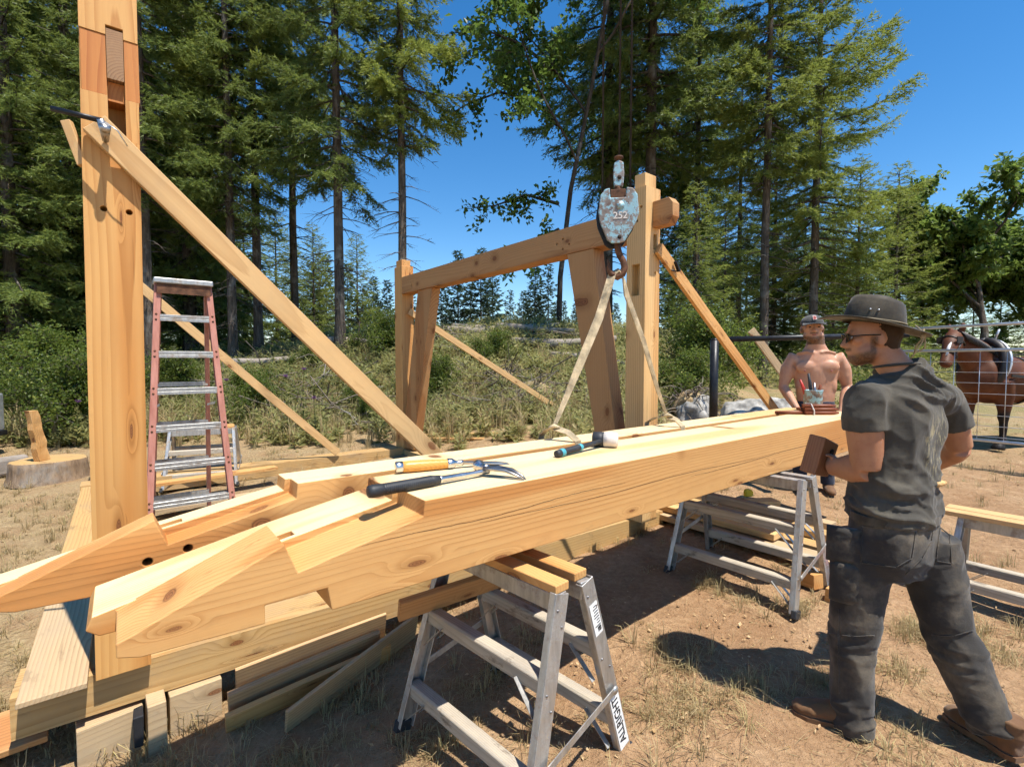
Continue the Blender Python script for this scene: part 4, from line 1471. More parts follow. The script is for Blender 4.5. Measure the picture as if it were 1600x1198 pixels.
o = stick('wood_wedge', (p.x, p.y, G(p.x, p.y) + 0.05), (p.x + 0.06, p.y - 0.16, G(p.x, p.y) + 0.06), 0.09, 0.10, 'fir')
tag(o, 'yellow timber offcut on the ground under the middle sawhorse', 'offcut')
p = W(3.62, 1.22)
o = stick('wood_wedge', (p.x, p.y, G(p.x, p.y) + 0.04), (p.x + 0.10, p.y - 0.13, G(p.x, p.y) + 0.03), 0.07, 0.09, 'fir')
tag(o, 'yellow wedge on the ground right of the middle sawhorse leg', 'offcut')
p = W(4.0, 1.18)
tb_ = empty('tool_box', (p.x, p.y, G(p.x, p.y)), 0.6, 'small red plastic tool box on the ground behind the sawhorse', 'tool box')
mb = MB(); mb.box(-0.14, 0.14, -0.09, 0.09, 0.005, 0.11); put('box_body', mb, 'red_plastic', tb_, bevel=0.012)
mb = MB(); mb.box(-0.145, 0.145, -0.095, 0.095, 0.112, 0.15); put('lid', mb, 'red_plastic', tb_, bevel=0.012)
mb = MB(); mb.tube([(-0.07, 0, 0.15), (-0.06, 0, 0.19), (0.06, 0, 0.19), (0.07, 0, 0.15)], 0.01, 8); put('carry_handle', mb, 'black_rubber', tb_)
p = W(4.85, 2.35)
tm = empty('tape_measure', (p.x, p.y, 0.265), 0.3, 'yellow tape measure lying on the lumber pile', 'tape measure')
mb = MB(); mb.prism([(-0.045, 0), (0.045, 0), (0.045, 0.05), (0.02, 0.075), (-0.03, 0.075), (-0.045, 0.05)], -0.02, 0.02, 'Y'); put('case', mb, 'yellow_plastic', tm, bevel=0.008)
mb = MB(); mb.box(0.046, 0.08, -0.012, 0.012, 0.002, 0.005); put('blade_tip', mb, 'yellow_plastic', tm)
p = W(4.62, 2.2)
o = stick('wood_wedge', (p.x - 0.2, p.y, 0.27), (p.x + 0.25, p.y + 0.05, 0.27), 0.14, 0.05, 'fir_pale')
tag(o, 'pale triangular offcut on top of the lumber pile', 'offcut')

# -- chopping block with a split slab, at the left
sx, sy = -6.13, 6.5
st = empty('tree_stump', (sx, sy, G(sx, sy) - 0.02), 0, 'wide weathered chopping stump with pale sawn top at the left', 'stump')
mb = MB()
n = 40
rings = []
for h, k in ((0.0, 1.10), (0.08, 1.03), (0.2, 0.99), (0.27, 0.985), (0.278, 0.965)):
    ring = []
    for j in range(n):
        an = 2 * math.pi * j / n
        r = 0.39 * k * (1 + 0.05 * math.sin(3 * an + 1) + 0.03 * math.sin(7 * an) + 0.02 * math.sin(17 * an + h * 5))
        ring.append((r * math.cos(an), r * math.sin(an), h))
    rings.append(ring)
vs = [q for rg in rings for q in rg]
fs = [(i * n + j, i * n + (j + 1) % n, (i + 1) * n + (j + 1) % n, (i + 1) * n + j) for i in range(4) for j in range(n)]
mb.add(vs, fs, True)
put('bark_side', mb, 'stump_bark', st)
mb = MB(); mb.add([(q[0] * 0.999, q[1] * 0.999, 0.279) for q in rings[-1]], [tuple(range(n))])
put('sawn_top', mb, 'fir_weathered', st)
mb = MB()
prev = None
r2 = random.Random(9)
secs = []
for i in range(9):
    t = i / 8
    cx, w, d = -0.06 * t * 2 + 0.012 * r2.uniform(-1, 1), 0.075 - 0.018 * t, 0.04 - 0.008 * t
    secs.append([(cx - w + r2.uniform(-.006, .006), -d, 0.66 * t), (cx + w, -d - 0.006 * (i % 2), 0.66 * t), (cx + w, d, 0.66 * t), (cx - w, d, 0.66 * t)])
vs = [q for s_ in secs for q in s_]
fs = [(i * 4 + j, i * 4 + (j + 1) % 4, i * 4 + 4 + (j + 1) % 4, i * 4 + 4 + j) for i in range(8) for j in range(4)] + [(3, 2, 1, 0), (32, 33, 34, 35)]
mb.v = []
mb.add([(q[2], q[0], q[1]) for q in vs], fs)
o = put('split_slab', mb, 'fir_pale', None, loc=(sx + 0.0, sy - 0.10, G(sx, sy) + 0.262), rot=(0, R(-90), 0), bevel=0.003)
tag(o, 'tall split wood slab standing on end on the chopping stump', 'firewood')
# firewood and the corner of a trailer cut by the left edge
o = stick('split_log', (-7.05, 6.3, G(-7, 6.3) + 0.14), (-6.65, 6.75, G(-6.7, 6.7) + 0.14), 0.22, 0.24, 'log_grey', bev=0.04)
tag(o, 'grey split log lying left of the chopping stump', 'firewood')
tr = empty('trailer', (-8.12, 6.95, G(-7.3, 7.0)), 0.2, 'corner of a grey trailer cut off by the left edge', 'trailer')
mb = MB(); mb.box(-1.6, 0.26, -0.8, 0.8, 0.42, 1.0); put('side_panel', mb, 'galvanised', tr, bevel=0.02)
mb = MB(); mb.box(-1.62, 0.28, -0.82, 0.82, 0.34, 0.42); put('chassis', mb, 'black_steel', tr, bevel=0.01)
mb = MB(); mb.lathe([(0.30, -0.1), (0.31, -0.07), (0.31, 0.07), (0.30, 0.1)], 24, 'Y', Matrix.Translation((-0.2, -0.72, 0.29))); put('wheel', mb, 'black_rubber', tr)

# -- boulders, pipe gate, wire fence on the right
def boulder(x, y, rx, ry, rz, seed, label):
    bm = bmesh.new()
    bmesh.ops.create_icosphere(bm, subdivisions=4, radius=1)
    co = np.array([v.co[:] for v in bm.verts])
    nz = fbm(co * 1.4 + seed, 4, seed) * 0.5
    fac = np.sign(np.sin(co @ np.array([3.1, 2.2, 4.1]) + seed)) * 0.03
    co = co * (1 + nz + fac)[:, None] * np.array([rx, ry, rz])
    for v, q in zip(bm.verts, co):
        v.co = q
    me = bpy.data.meshes.new('boulder')
    bm.to_mesh(me)
    bm.free()
    for p_ in me.polygons:
        p_.use_smooth = True
    o = put('boulder', me, 'boulder', None, loc=(x, y, G(x, y) + rz * 0.45))
    tag(o, label, 'boulder', 'boulders by the pipe gate')


boulder(4.35, 9.0, 0.50, 0.42, 0.34, 3, 'large pale boulder behind the brace foot, right one')
boulder(3.55, 9.6, 0.36, 0.4, 0.36, 8, 'small grey boulder left of the large pale boulder')
boulder(5.15, 9.4, 0.42, 0.4, 0.34, 12, 'pale boulder partly hidden behind the shirtless man')

gt = empty('pipe_gate', (3.15, 7.9, G(3.15, 7.9)), 0, 'black pipe gate arm on a dark post behind the timber brace', 'gate')
mb = MB(); mb.tube([(0.08, 0, -0.1), (0.08, 0, 1.60)], 0.065, 12); mb.lathe([(0.065, 1.60), (0.05, 1.63), (0.0, 1.64)], 12, M=Matrix.Translation((0.08, 0, 0)))
put('gate_post', mb, 'black_steel', gt)
mb = MB(); mb.tube([(0.2, 0.05, 1.62), (3.2, 0.05, 1.69)], 0.045, 10)
put('gate_arm', mb, 'black_steel', gt)
o = stick('leaning_plank', (4.05, 8.4, G(4.05, 8.4) + 1.78), (4.75, 8.5, G(4.7, 8.5) + 0.9), 0.04, 0.13, 'plank_grey')
tag(o, 'weathered plank leaning behind the shirtless man', 'plank')

fa, fb = Vector((5.85, 7.75, 0)), Vector((7.05, 6.02, 0))
fd = (fb - fa).normalized()
fn = empty('wire_fence_panel', (fa.x, fa.y, 0.30), math.atan2(fd.y, fd.x), 'galvanised wire mesh stock panel in front of the horse', 'fence')
FL = 3.4
for k, z in enumerate((0.215, 1.46)):
    mb = MB(); mb.tube([(0, 0, z), (FL, 0, z)], 0.021, 10); put('rail', mb, 'galvanised', fn)
mb = MB(); mb.tube([(-0.02, 0, 1.79), (FL, 0, 1.83)], 0.021, 10); put('rail', mb, 'galvanised', fn)
for i in range(13):
    x = 0.02 + i * 0.27
    mb = MB(); mb.tube([(x, 0, 0.21), (x, 0, 1.47)], 0.0042, 6); put('vertical_wire', mb, 'galvanised', fn)
for i in range(8):
    z = 0.27 + i * 0.147
    mb = MB(); mb.tube([(0, 0.006, z), (FL, 0.006, z)], 0.0042, 6); put('horizontal_wire', mb, 'galvanised', fn)
for x in (0.0, FL):
    mb = MB(); mb.tube([(x, 0.0, -0.35), (x, 0.0, 1.85)], 0.024, 10); put('fence_post', mb, 'galvanised', fn)
# ================================================================== people and the horse
_cp, _sp = math.cos(PITCH), math.sin(PITCH)


def at(px, py, D):
    """the place seen at a photo position when it stands D metres ahead"""
    x, y = (px - 800) / 772.0, -(py - 599) / 772.0
    d = Vector((x, _cp + y * _sp, -_sp + y * _cp))
    return Vector((0, 0, CAM_H)) + d * (D / d.y)


def loft(mb, secs, n=20, mi=None, power=2.0):
    """closed tube through sections (centre, half width, half depth, width direction)"""
    secs = [(Vector(s[0]), s[1], s[2], Vector(s[3])) for s in secs]
    vs, fs = [], []
    m = len(secs)
    for i, (p, a, b, xd) in enumerate(secs):
        d = (secs[min(i + 1, m - 1)][0] - secs[max(i - 1, 0)][0]).normalized()
        x = (xd - d * xd.dot(d)).normalized()
        y = d.cross(x)
        for j in range(n):
            an = 2 * math.pi * j / n
            c, s = math.cos(an), math.sin(an)
            k = (abs(c) ** power + abs(s) ** power) ** (-1.0 / power)
            vs.append(p + x * (a * c * k) + y * (b * s * k))
    for i in range(m - 1):
        for j in range(n):
            q, r = i * n + j, i * n + (j + 1) % n
            fs.append((q, r, r + n, q + n))
    fs.append(tuple(range(n))[::-1])
    fs.append(tuple(range((m - 1) * n, m * n)))
    mb.add(vs, fs, True, mi)


def ball(mb, c, rx, ry, rz, M3=None, sub=3):
    bm = bmesh.new()
    bmesh.ops.create_icosphere(bm, subdivisions=sub, radius=1)
    vs = [Vector((v.co.x * rx, v.co.y * ry, v.co.z * rz)) for v in bm.verts]
    if M3 is not None:
        vs = [M3 @ v for v in vs]
    mb.add([Vector(c) + v for v in vs], [[v.index for v in f.verts] for f in bm.faces], True)
    bm.free()


def fuse(mb, voxel, smooth=6, fn=None, keep=0.5):
    """one continuous skin from overlapping closed forms, then relief from fn(points, normals)"""
    me = mb.mesh('form')
    o = bpy.data.objects.new('form', me)
    COL.objects.link(o)
    rm = o.modifiers.new('remesh', 'REMESH')
    rm.mode = 'VOXEL'
    rm.voxel_size = voxel
    rm.use_smooth_shade = True
    if smooth:
        sm = o.modifiers.new('smooth', 'SMOOTH')
        sm.factor = keep
        sm.iterations = smooth
    bpy.context.view_layer.update()
    me2 = bpy.data.meshes.new_from_object(o.evaluated_get(bpy.context.evaluated_depsgraph_get()))
    bpy.data.objects.remove(o)
    bpy.data.meshes.remove(me)
    n = len(me2.vertices)
    co = np.empty(n * 3, np.float32)
    me2.vertices.foreach_get('co', co)
    co = co.reshape(-1, 3).astype(float)
    if fn is not None:
        no = np.empty(n * 3, np.float32)
        me2.vertices.foreach_get('normal', no)
        no = no.reshape(-1, 3).astype(float)
        r = fn(co, no)
        co = co + (no * r[:, None] if r.ndim == 1 else r)
        me2.vertices.foreach_set('co', co.astype(np.float32).ravel())
    me2.polygons.foreach_set('use_smooth', np.ones(len(me2.polygons), bool))
    me2.materials.clear()
    me2.update()
    return me2


def ridged(p, seed, octv=2):
    s, a = 0, 1.0
    for o in range(octv):
        s = s + a * (1 - np.abs(vnoise(p * (1.9 ** o), seed + o * 13)) ** 0.75 * 2)
        a *= 0.45
    return s


def mat_cloth(name, col, dust, amount=0.45, weave=240.0, rough=0.9, dscale=5.0, fold=0.35, spot=None):
    m, nt, b, _ = new_mat(name)
    k = NB(nt)
    c = k.coord()
    f = k.noise(c, dscale, 5, 0.65)
    g2 = k.noise(c, 38, 4, 0.7)
    cc = k.mix(k.rng(f, 0.42, 0.72, 0, amount), col, dust)
    cc = k.mix(k.rng(g2, 0.5, 0.75, 0, 0.25), cc, tuple(x * 0.6 for x in col))
    if spot:                                     # a smear of sawdust
        dist = k.vmath('LENGTH', k.vmath('MULTIPLY', k.vmath('SUBTRACT', c, spot), (7.5, 5.0, 5.0)), out=1)
        st = k.rng(k.noise(k.vmath('MULTIPLY', c, (70, 30, 14)), 1.0, 4, 0.7, 0.6), 0.48, 0.68)
        cc = k.mix(k.math('MULTIPLY', k.rng(dist, 1.0, 0.25), k.math('MULTIPLY', st, 0.8)), cc, (0.50, 0.42, 0.22))
    k.put(b.inputs['Base Color'], cc)
    b.inputs['Roughness'].default_value = rough
    b.inputs['Specular IOR Level'].default_value = 0.15
    b.inputs['Sheen Weight'].default_value = 0.15
    h = k.math('ADD', k.math('MULTIPLY', k.noise(c, weave, 2), 0.25), k.noise(k.vmath('MULTIPLY', c, (22, 22, 30)), 1.0, 3, 0.6))
    k.put(b.inputs['Normal'], k.bump(h, fold, 0.006))
    MATS[name] = m


def mat_skin(name, col, red):
    m, nt, b, _ = new_mat(name)
    k = NB(nt)
    c = k.coord()
    f = k.noise(c, 7, 4, 0.6)
    g2 = k.noise(c, 70, 3, 0.6)
    cc = k.mix(k.rng(f, 0.4, 0.7, 0, 0.6), col, red)
    cc = k.mix(k.rng(g2, 0.5, 0.8, 0, 0.3), cc, tuple(x * 0.7 for x in red))
    bf = k.math('MULTIPLY', k.attr('beard'), k.rng(k.noise(c, 260, 3, 0.6), 0.25, 0.6, 0.55, 1.0))
    cc = k.mix(bf, cc, (0.115, 0.058, 0.03))
    k.put(b.inputs['Base Color'], cc)
    b.inputs['Roughness'].default_value = 0.48
    b.inputs['Specular IOR Level'].default_value = 0.35
    b.inputs['Subsurface Weight'].default_value = 0.08
    b.inputs['Subsurface Radius'].default_value = (0.02, 0.008, 0.004)
    k.put(b.inputs['Normal'], k.bump(k.noise(c, 160, 3), 0.12, 0.003))
    MATS[name] = m


mat_skin('skin_tan', (0.46, 0.225, 0.125), (0.38, 0.15, 0.08))
mat_skin('skin_fair', (0.54, 0.29, 0.18), (0.46, 0.205, 0.12))
mat_cloth('tee_charcoal', (0.064, 0.057, 0.046), (0.15, 0.128, 0.092), 0.6, spot=tuple(at(1456, 690, 2.05)))
mat_cloth('work_trousers', (0.040, 0.036, 0.032), (0.16, 0.128, 0.09), 0.9, weave=160)
mat_cloth('jeans_navy', (0.025, 0.03, 0.05), (0.07, 0.075, 0.09), 0.4)
mat_cloth('hat_leather', (0.045, 0.036, 0.025), (0.125, 0.102, 0.07), 0.7, weave=60, rough=0.6, dscale=9, fold=0.2)
mat_cloth('cap_cloth', (0.075, 0.072, 0.068), (0.14, 0.13, 0.12), 0.3, weave=200)
mat_cloth('boot_leather', (0.15, 0.075, 0.034), (0.24, 0.15, 0.085), 0.6, weave=50, rough=0.75)
mat_cloth('hair_brown', (0.055, 0.032, 0.018), (0.09, 0.055, 0.03), 0.5, weave=90)
mat_cloth('stubble', (0.15, 0.075, 0.042), (0.30, 0.15, 0.085), 0.75, weave=300, dscale=40)
mat_cloth('glove_dark', (0.03, 0.03, 0.032), (0.07, 0.06, 0.05), 0.4)
mat_plain('sunglass', (0.015, 0.012, 0.01), 0.15, var=0.1, bump=0)
mat_plain('lip', (0.30, 0.10, 0.08), 0.5, var=0.1)


def head_form(mb, c, fwd, up, s=1.0, beard=None, mouth=None):
    """skull, jaw, nose, brow, ears about the head centre c, facing fwd"""
    fwd = Vector(fwd).normalized()
    up = (Vector(up) - fwd * Vector(up).dot(fwd)).normalized()
    rt = fwd.cross(up)
    M3 = Matrix((rt, fwd, up)).transposed()
    P = lambda x, y, z: Vector(c) + M3 @ (Vector((x, y, z)) * s)
    ball(mb, P(0, -0.012, 0.022), 0.076 * s, 0.097 * s, 0.094 * s, M3)
    ball(mb, P(0, 0.018, -0.035), 0.062 * s, 0.072 * s, 0.078 * s, M3)
    ball(mb, P(0, 0.045, -0.085), 0.042 * s, 0.042 * s, 0.034 * s, M3)          # chin
    for e in (-1, 1):
        ball(mb, P(e * 0.048, 0.025, -0.062), 0.022 * s, 0.04 * s, 0.034 * s, M3)   # jaw corner
        ball(mb, P(e * 0.042, 0.058, -0.012), 0.026 * s, 0.022 * s, 0.02 * s, M3)   # cheekbone
        ball(mb, P(e * 0.079, -0.012, -0.012), 0.009 * s, 0.021 * s, 0.033 * s, M3)  # ear
        ball(mb, P(e * 0.030, 0.078, 0.020), 0.024 * s, 0.012 * s, 0.010 * s, M3)   # brow
    loft(mb, [(P(0, 0.078, 0.012), 0.008 * s, 0.008 * s, rt), (P(0, 0.093, -0.012), 0.010 * s, 0.011 * s, rt), (P(0, 0.104, -0.030), 0.015 * s, 0.013 * s, rt), (P(0, 0.088, -0.038), 0.014 * s, 0.008 * s, rt)], 12)
    loft(mb, [(P(-0.024, 0.078, -0.058), 0.004 * s, 0.006 * s, up), (P(0, 0.088, -0.056), 0.007 * s, 0.009 * s, up), (P(0.024, 0.078, -0.058), 0.004 * s, 0.006 * s, up)], 10)
    return P, M3


def paint_beard(me, c, M3, s):
    """short beard: a weight on jaw, chin and upper lip that the skin turns into stubble"""
    n = len(me.vertices)
    ct = np.empty(n * 3, np.float32)
    me.vertices.foreach_get('co', ct)
    q = (ct.reshape(-1, 3) - np.array(c[:])) @ np.array(M3) / s
    x, y, z = np.abs(q[:, 0]), q[:, 1], q[:, 2]
    head = ((x < 0.09) & (z > -0.135) & (z < 0.02) & (y > -0.03)).astype(float)
    jaw = sstep(0.010, -0.010, z - (-0.074 + 0.36 * (0.08 - y))) * sstep(-0.006, 0.008, y)
    side = sstep(0.052, 0.064, x) * sstep(-0.008, 0.002, y) * sstep(0.026, 0.014, y) * sstep(0.008, -0.004, z)
    lip = sstep(0.034, 0.024, x) * sstep(0.06, 0.075, y) * sstep(-0.058, -0.050, z) * sstep(-0.037, -0.044, z)
    at_ = me.attributes.new('beard', 'FLOAT', 'POINT')
    at_.data.foreach_set('value', (head * np.maximum(np.maximum(jaw, side), lip)).astype(np.float32))


def finger(mb, pts, r):
    k = len(pts)
    mb.tube(pts, [r * (1.0 - 0.25 * i / (k - 1)) for i in range(k)], 8)
    for q, rr in ((pts[0], r), (pts[-1], r * 0.76)):
        ball(mb, q, rr, rr, rr, sub=2)


# ------------------------------------------------------------------ the man in the hat
def hatted_man():
    MD = 2.12
    F = Vector((-0.46, 0.888, 0)).normalized()          # chest faces away from us
    Rt = Vector((0.888, 0.46, 0)).normalized()
    Z = Vector((0, 0, 1))
    foot_l = at(1318, 1140, 2.09)
    base = Vector((1.58, 2.06, 0.0))
    root = empty('person', base, 0, 'man in leather hat, charcoal tee and work trousers holding a wooden block', 'person')

    def link(name, me, mat, parent=root):
        o = put(name, me, mat, parent)
        o.location = -base if parent is root else (0, 0, 0)
        return o
    # --- body (head, neck, arms and hands in one skin; the trunk runs on under the shirt)
    mb = MB()
    hc = at(1361, 527, MD + 0.03)
    hf = Vector((-0.93, 0.36, -0.04))
    P, M3 = head_form(mb, hc, hf, (0.0, 0.0, 1.0), 1.03)
    loft(mb, [(at(1408, 590, MD), 0.085, 0.075, Rt), (at(1394, 568, MD), 0.066, 0.062, Rt), (at(1378, 548, MD + 0.02), 0.062, 0.058, Rt), (at(1364, 530, MD + 0.03), 0.058, 0.06, Rt)])
    loft(mb, [(at(1398, 800, MD), 0.15, 0.09, Rt), (at(1408, 700, MD), 0.16, 0.09, Rt), (at(1412, 620, MD), 0.17, 0.08, Rt), (at(1408, 588, MD), 0.10, 0.07, Rt)])
    # left arm: hangs, elbow bent, forearm reaches away to the mallet
    s1, e1, w1 = at(1347, 622, MD - 0.07), at(1356, 732, MD - 0.06), at(1298, 730, MD + 0.16)
    loft(mb, [(at(1400, 625, MD), 0.06, 0.06, Rt), (s1 - Vector((0, 0, 0.03)), 0.054, 0.054, F), (s1.lerp(e1, 0.45), 0.070, 0.064, F), (s1.lerp(e1, 0.8), 0.064, 0.060, F), (e1, 0.058, 0.056, F)])
    loft(mb, [(e1 - Vector((0, 0.015, 0)), 0.052, 0.052, Z), (e1.lerp(w1, 0.12), 0.063, 0.058, Z), (e1.lerp(w1, 0.35), 0.065, 0.056, Z), (e1.lerp(w1, 0.7), 0.048, 0.041, Z), (w1, 0.036, 0.028, Z)])
    # right arm: elbow out to the right, forearm forward in front of the body
    s2, e2, w2 = at(1476, 620, MD + 0.09), at(1500, 700, MD + 0.12), at(1465, 725, MD + 0.32)
    loft(mb, [(at(1420, 625, MD), 0.06, 0.06, Rt), (s2 - Vector((0, 0, 0.03)), 0.053, 0.053, F), (s2.lerp(e2, 0.5), 0.060, 0.056, F), (e2, 0.048, 0.047, F)])
    loft(mb, [(e2, 0.045, 0.045, Z), (e2.lerp(w2, 0.25), 0.051, 0.047, Z), (e2.lerp(w2, 0.7), 0.04, 0.035, Z), (w2, 0.031, 0.026, Z)])
    # left hand closed on the block: palm, four curled fingers, thumb over the near face
    bc = at(1279, 712, MD + 0.23)                       # mallet head centre
    hd = (bc - w1).normalized()
    palm = w1.lerp(bc, 0.42) + Vector((0.028, -0.02, -0.012))
    loft(mb, [(w1, 0.033, 0.026, Z), (w1.lerp(palm, 0.5), 0.040, 0.027, Z), (palm, 0.046, 0.028, Z), (palm + hd * 0.035, 0.044, 0.024, Z)])
    for i in range(4):
        z = 0.034 - i * 0.0225
        r = (0.0100, 0.0104, 0.0100, 0.0088)[i]
        ln = (0.95, 1.05, 1.0, 0.8)[i]
        k0 = palm + hd * 0.03 + Vector((0.0, 0.004, z))
        finger(mb, [k0, k0 + Vector((-0.006, 0.048 * ln, 0.002)), k0 + Vector((-0.044 * ln, 0.066 * ln, 0.0)), k0 + Vector((-0.074 * ln, 0.050 * ln, -0.003))], r)
    t0 = palm + Vector((-0.004, -0.012, 0.03))
    finger(mb, [t0, t0 + Vector((-0.03, -0.026, 0.022)), t0 + Vector((-0.062, -0.036, 0.030))], 0.0115)
    # right hand, loosely curled, hidden before the body
    hd2 = (w2 - e2).normalized()
    palm2 = w2 + hd2 * 0.06
    loft(mb, [(w2, 0.03, 0.025, Z), (palm2, 0.042, 0.022, Z), (palm2 + hd2 * 0.03, 0.038, 0.018, Z)])
    for i in range(4):
        k0 = palm2 + hd2 * 0.025 + Vector((0, 0, 0.028 - i * 0.019))
        finger(mb, [k0, k0 + hd2 * 0.035, k0 + hd2 * 0.055 + Vector((-0.02, 0, -0.012)), k0 + hd2 * 0.05 + Vector((-0.035, 0, -0.022))], 0.0088)
    t0 = palm2 + Vector((-0.01, 0, 0.03))
    finger(mb, [t0, t0 + hd2 * 0.03 + Vector((-0.015, 0, 0.012)), t0 + hd2 * 0.055 + Vector((-0.02, 0, 0.01))], 0.010)
    bd = link('body', fuse(mb, 0.0068, 5), 'skin_tan')
    paint_beard(bd.data, hc, M3, 1.03)

    # --- face details
    mb = MB()
    for e in (-1, 1):
        ball(mb, P(e * 0.031, 0.078, 0.002), 0.011, 0.008, 0.007, M3, 2)
    link('eyes', mb, 'white_paint')
    gl = []
    mb = MB()
    for e in (-1, 1):
        mb.tube([P(e * 0.084, -0.012, 0.006), P(e * 0.080, 0.05, 0.008), P(e * 0.066, 0.094, 0.006)], 0.0032, 6)
        ring = [P(e * (0.034 + 0.026 * math.cos(t)), 0.099 - 0.010 * abs(math.cos(t)) * (1 if True else 0), 0.0 + 0.019 * math.sin(t)) for t in np.linspace(0, 2 * math.pi, 15)]
        mb.tube(ring, 0.0026, 5)
    mb.tube([P(-0.010, 0.104, 0.006), P(0.010, 0.104, 0.006)], 0.0024, 5)
    g_ = link('glasses', mb, 'sunglass')
    mb = MB()
    for e in (-1, 1):
        pts = [P(e * (0.034 + 0.024 * math.cos(t)), 0.0975 - 0.008 * abs(math.cos(t)), 0.017 * math.sin(t)) for t in np.linspace(0, 2 * math.pi, 14, endpoint=False)]
        mb.add(pts, [tuple(range(14))])
    put('lens', mb, 'sunglass', g_)
    mb = MB()
    ball(mb, P(0, -0.026, 0.022), 0.0795, 0.090, 0.092, M3)
    ball(mb, P(0, -0.058, -0.03), 0.058, 0.042, 0.05, M3)
    link('hair', fuse(mb, 0.007, 3, lambda c, n: 0.002 * vnoise(c * 200, 5)), 'hair_brown')

    # --- hat: oval crown with a pinched top, brim curled at the sides, chin cord hanging behind
    up = Vector((0.17, -0.06, 1.0)).normalized()
    hfd = (Vector((-0.95, 0.30, 0.0)) - up * Vector((-0.95, 0.30, 0.0)).dot(up)).normalized()
    hrt = hfd.cross(up)
    hb_c = P(0, -0.008, 0.055)
    H = lambda x, y, z: hb_c + hrt * x + hfd * y + up * z
    mb = MB()
    n = 48
    rows = []
    for (k, z, w) in ((1.0, -0.005, 0), (1.02, 0.02, 0), (0.96, 0.06, 0), (0.88, 0.092, 0), (0.80, 0.110, 0.3), (0.66, 0.116, 0.8), (0.42, 0.106, 1.3), (0.2, 0.098, 1.4), (0.02, 0.096, 1.4)):
        row = []
        for j in range(n):
            t = 2 * math.pi * j / n
            x, y = 0.092 * k * math.cos(t), 0.114 * k * math.sin(t)
            dz = -0.022 * w * (1 - abs(math.cos(t)) ** 1.5) + (0.010 * math.sin(t) if z > 0.05 else 0)
            x *= 1 - 0.16 * (z > 0.07) * max(0, math.sin(t))
            row.append(H(x, y, z + dz))
        rows.append(row)
    vs = [q for r_ in rows for q in r_]
    fs = [(i * n + j, i * n + (j + 1) % n, (i + 1) * n + (j + 1) % n, (i + 1) * n + j) for i in range(len(rows) - 1) for j in range(n)]
    fs.append(tuple(range((len(rows) - 1) * n, len(rows) * n)))
    mb.add(vs, fs, True)
    hat = link('hat', mb, 'hat_leather')
    mb = MB()
    rows = []
    for side in (0, 1):
        for i in range(7):
            f = i / 6
            row = []
            for j in range(n):
                t = 2 * math.pi * j / n
                c_, s_ = math.cos(t), math.sin(t)
                R0 = math.hypot(0.093 * c_, 0.115 * s_)
                ext = 0.080 + 0.014 * abs(s_)
                r = R0 + ext * f
                z = 0.002 - 0.018 * f * f * (0.4 + 0.6 * abs(s_)) + f * f * c_ * c_ * (0.045 if c_ > 0 else -0.026 + 0.03 * f * f)
                z += 0.012 * f * f * max(0, s_) - 0.012 * f * max(0, -s_) + 0.006 * f * math.sin(3 * t + 0.6)
                a = math.atan2(0.115 * s_, 0.093 * c_)
                row.append(H(r * math.cos(a), r * math.sin(a), z + (0.0035 if side else 0)))
            rows.append(row)
    order = rows[:7] + rows[7:][::-1]
    vs = [q for r_ in order for q in r_]
    m = len(order)
    fs = [(i * n + j, i * n + (j + 1) % n, ((i + 1) % m) * n + (j + 1) % n, ((i + 1) % m) * n + j) for i in range(m) for j in range(n)]
    mb.add(vs, fs, True)
    put('brim', mb, 'hat_leather', hat)
    mb = MB()
    mb.tube([H(0.096 * math.cos(t), 0.118 * math.sin(t), 0.012) for t in np.linspace(0, 2 * math.pi, 33)], 0.0035, 6)
    mb.tube([H(-0.055, -0.13, 0.012), H(-0.075, -0.165, -0.02), H(-0.05, -0.185, -0.075), H(-0.03, -0.16, -0.10), H(-0.06, -0.15, -0.07), H(-0.08, -0.16, -0.03)], 0.0032, 6)
    mb.tube([H(-0.075, -0.155, 0.0), H(-0.08, -0.16, -0.05), H(-0.065, -0.15, -0.10), H(-0.06, -0.14, -0.13)], 0.003, 6)
    mb.lathe([(0.003, -0.012), (0.008, -0.008), (0.008, 0.008), (0.003, 0.012)], 10, M=Matrix.Translation(H(-0.075, -0.158, -0.03)))
    put('hat_cord', mb, 'rope', hat)
    mb = MB()
    for t in (2.7, 2.95):
        ball(mb, H(0.0935 * math.cos(t), 0.116 * math.sin(t), 0.05), 0.005, 0.005, 0.005, None, 1)
    put('eyelet', mb, 'bright_steel', hat)

    # --- shirt
    mb = MB()
    loft(mb, [(at(1395, 806, MD), 0.205, 0.145, Rt), (at(1395, 790, MD), 0.204, 0.143, Rt), (at(1397, 745, MD), 0.192, 0.132, Rt), (at(1403, 700, MD), 0.196, 0.130, Rt), (at(1409, 655, MD), 0.208, 0.130, Rt), (at(1411, 622, MD), 0.212, 0.116, Rt), (at(1410, 600, MD), 0.178, 0.098, Rt), (at(1407, 582, MD), 0.122, 0.088, Rt), (at(1403, 570, MD), 0.084, 0.078, Rt)], 28, power=2.3)
    d1 = (e1 - s1).normalized()
    loft(mb, [(at(1385, 618, MD), 0.085, 0.09, F), (s1 + Vector((0.012, 0, -0.012)), 0.086, 0.082, F), (s1.lerp(e1, 0.25), 0.086, 0.080, F), (s1.lerp(e1, 0.46), 0.092, 0.082, F)], 20)
    loft(mb, [(at(1440, 618, MD), 0.085, 0.09, F), (s2 + Vector((-0.01, 0, -0.012)), 0.084, 0.080, F), (s2.lerp(e2, 0.35), 0.080, 0.076, F), (s2.lerp(e2, 0.60), 0.084, 0.076, F)], 20)
    c_arm = np.array((at(1345, 640, MD))[:])

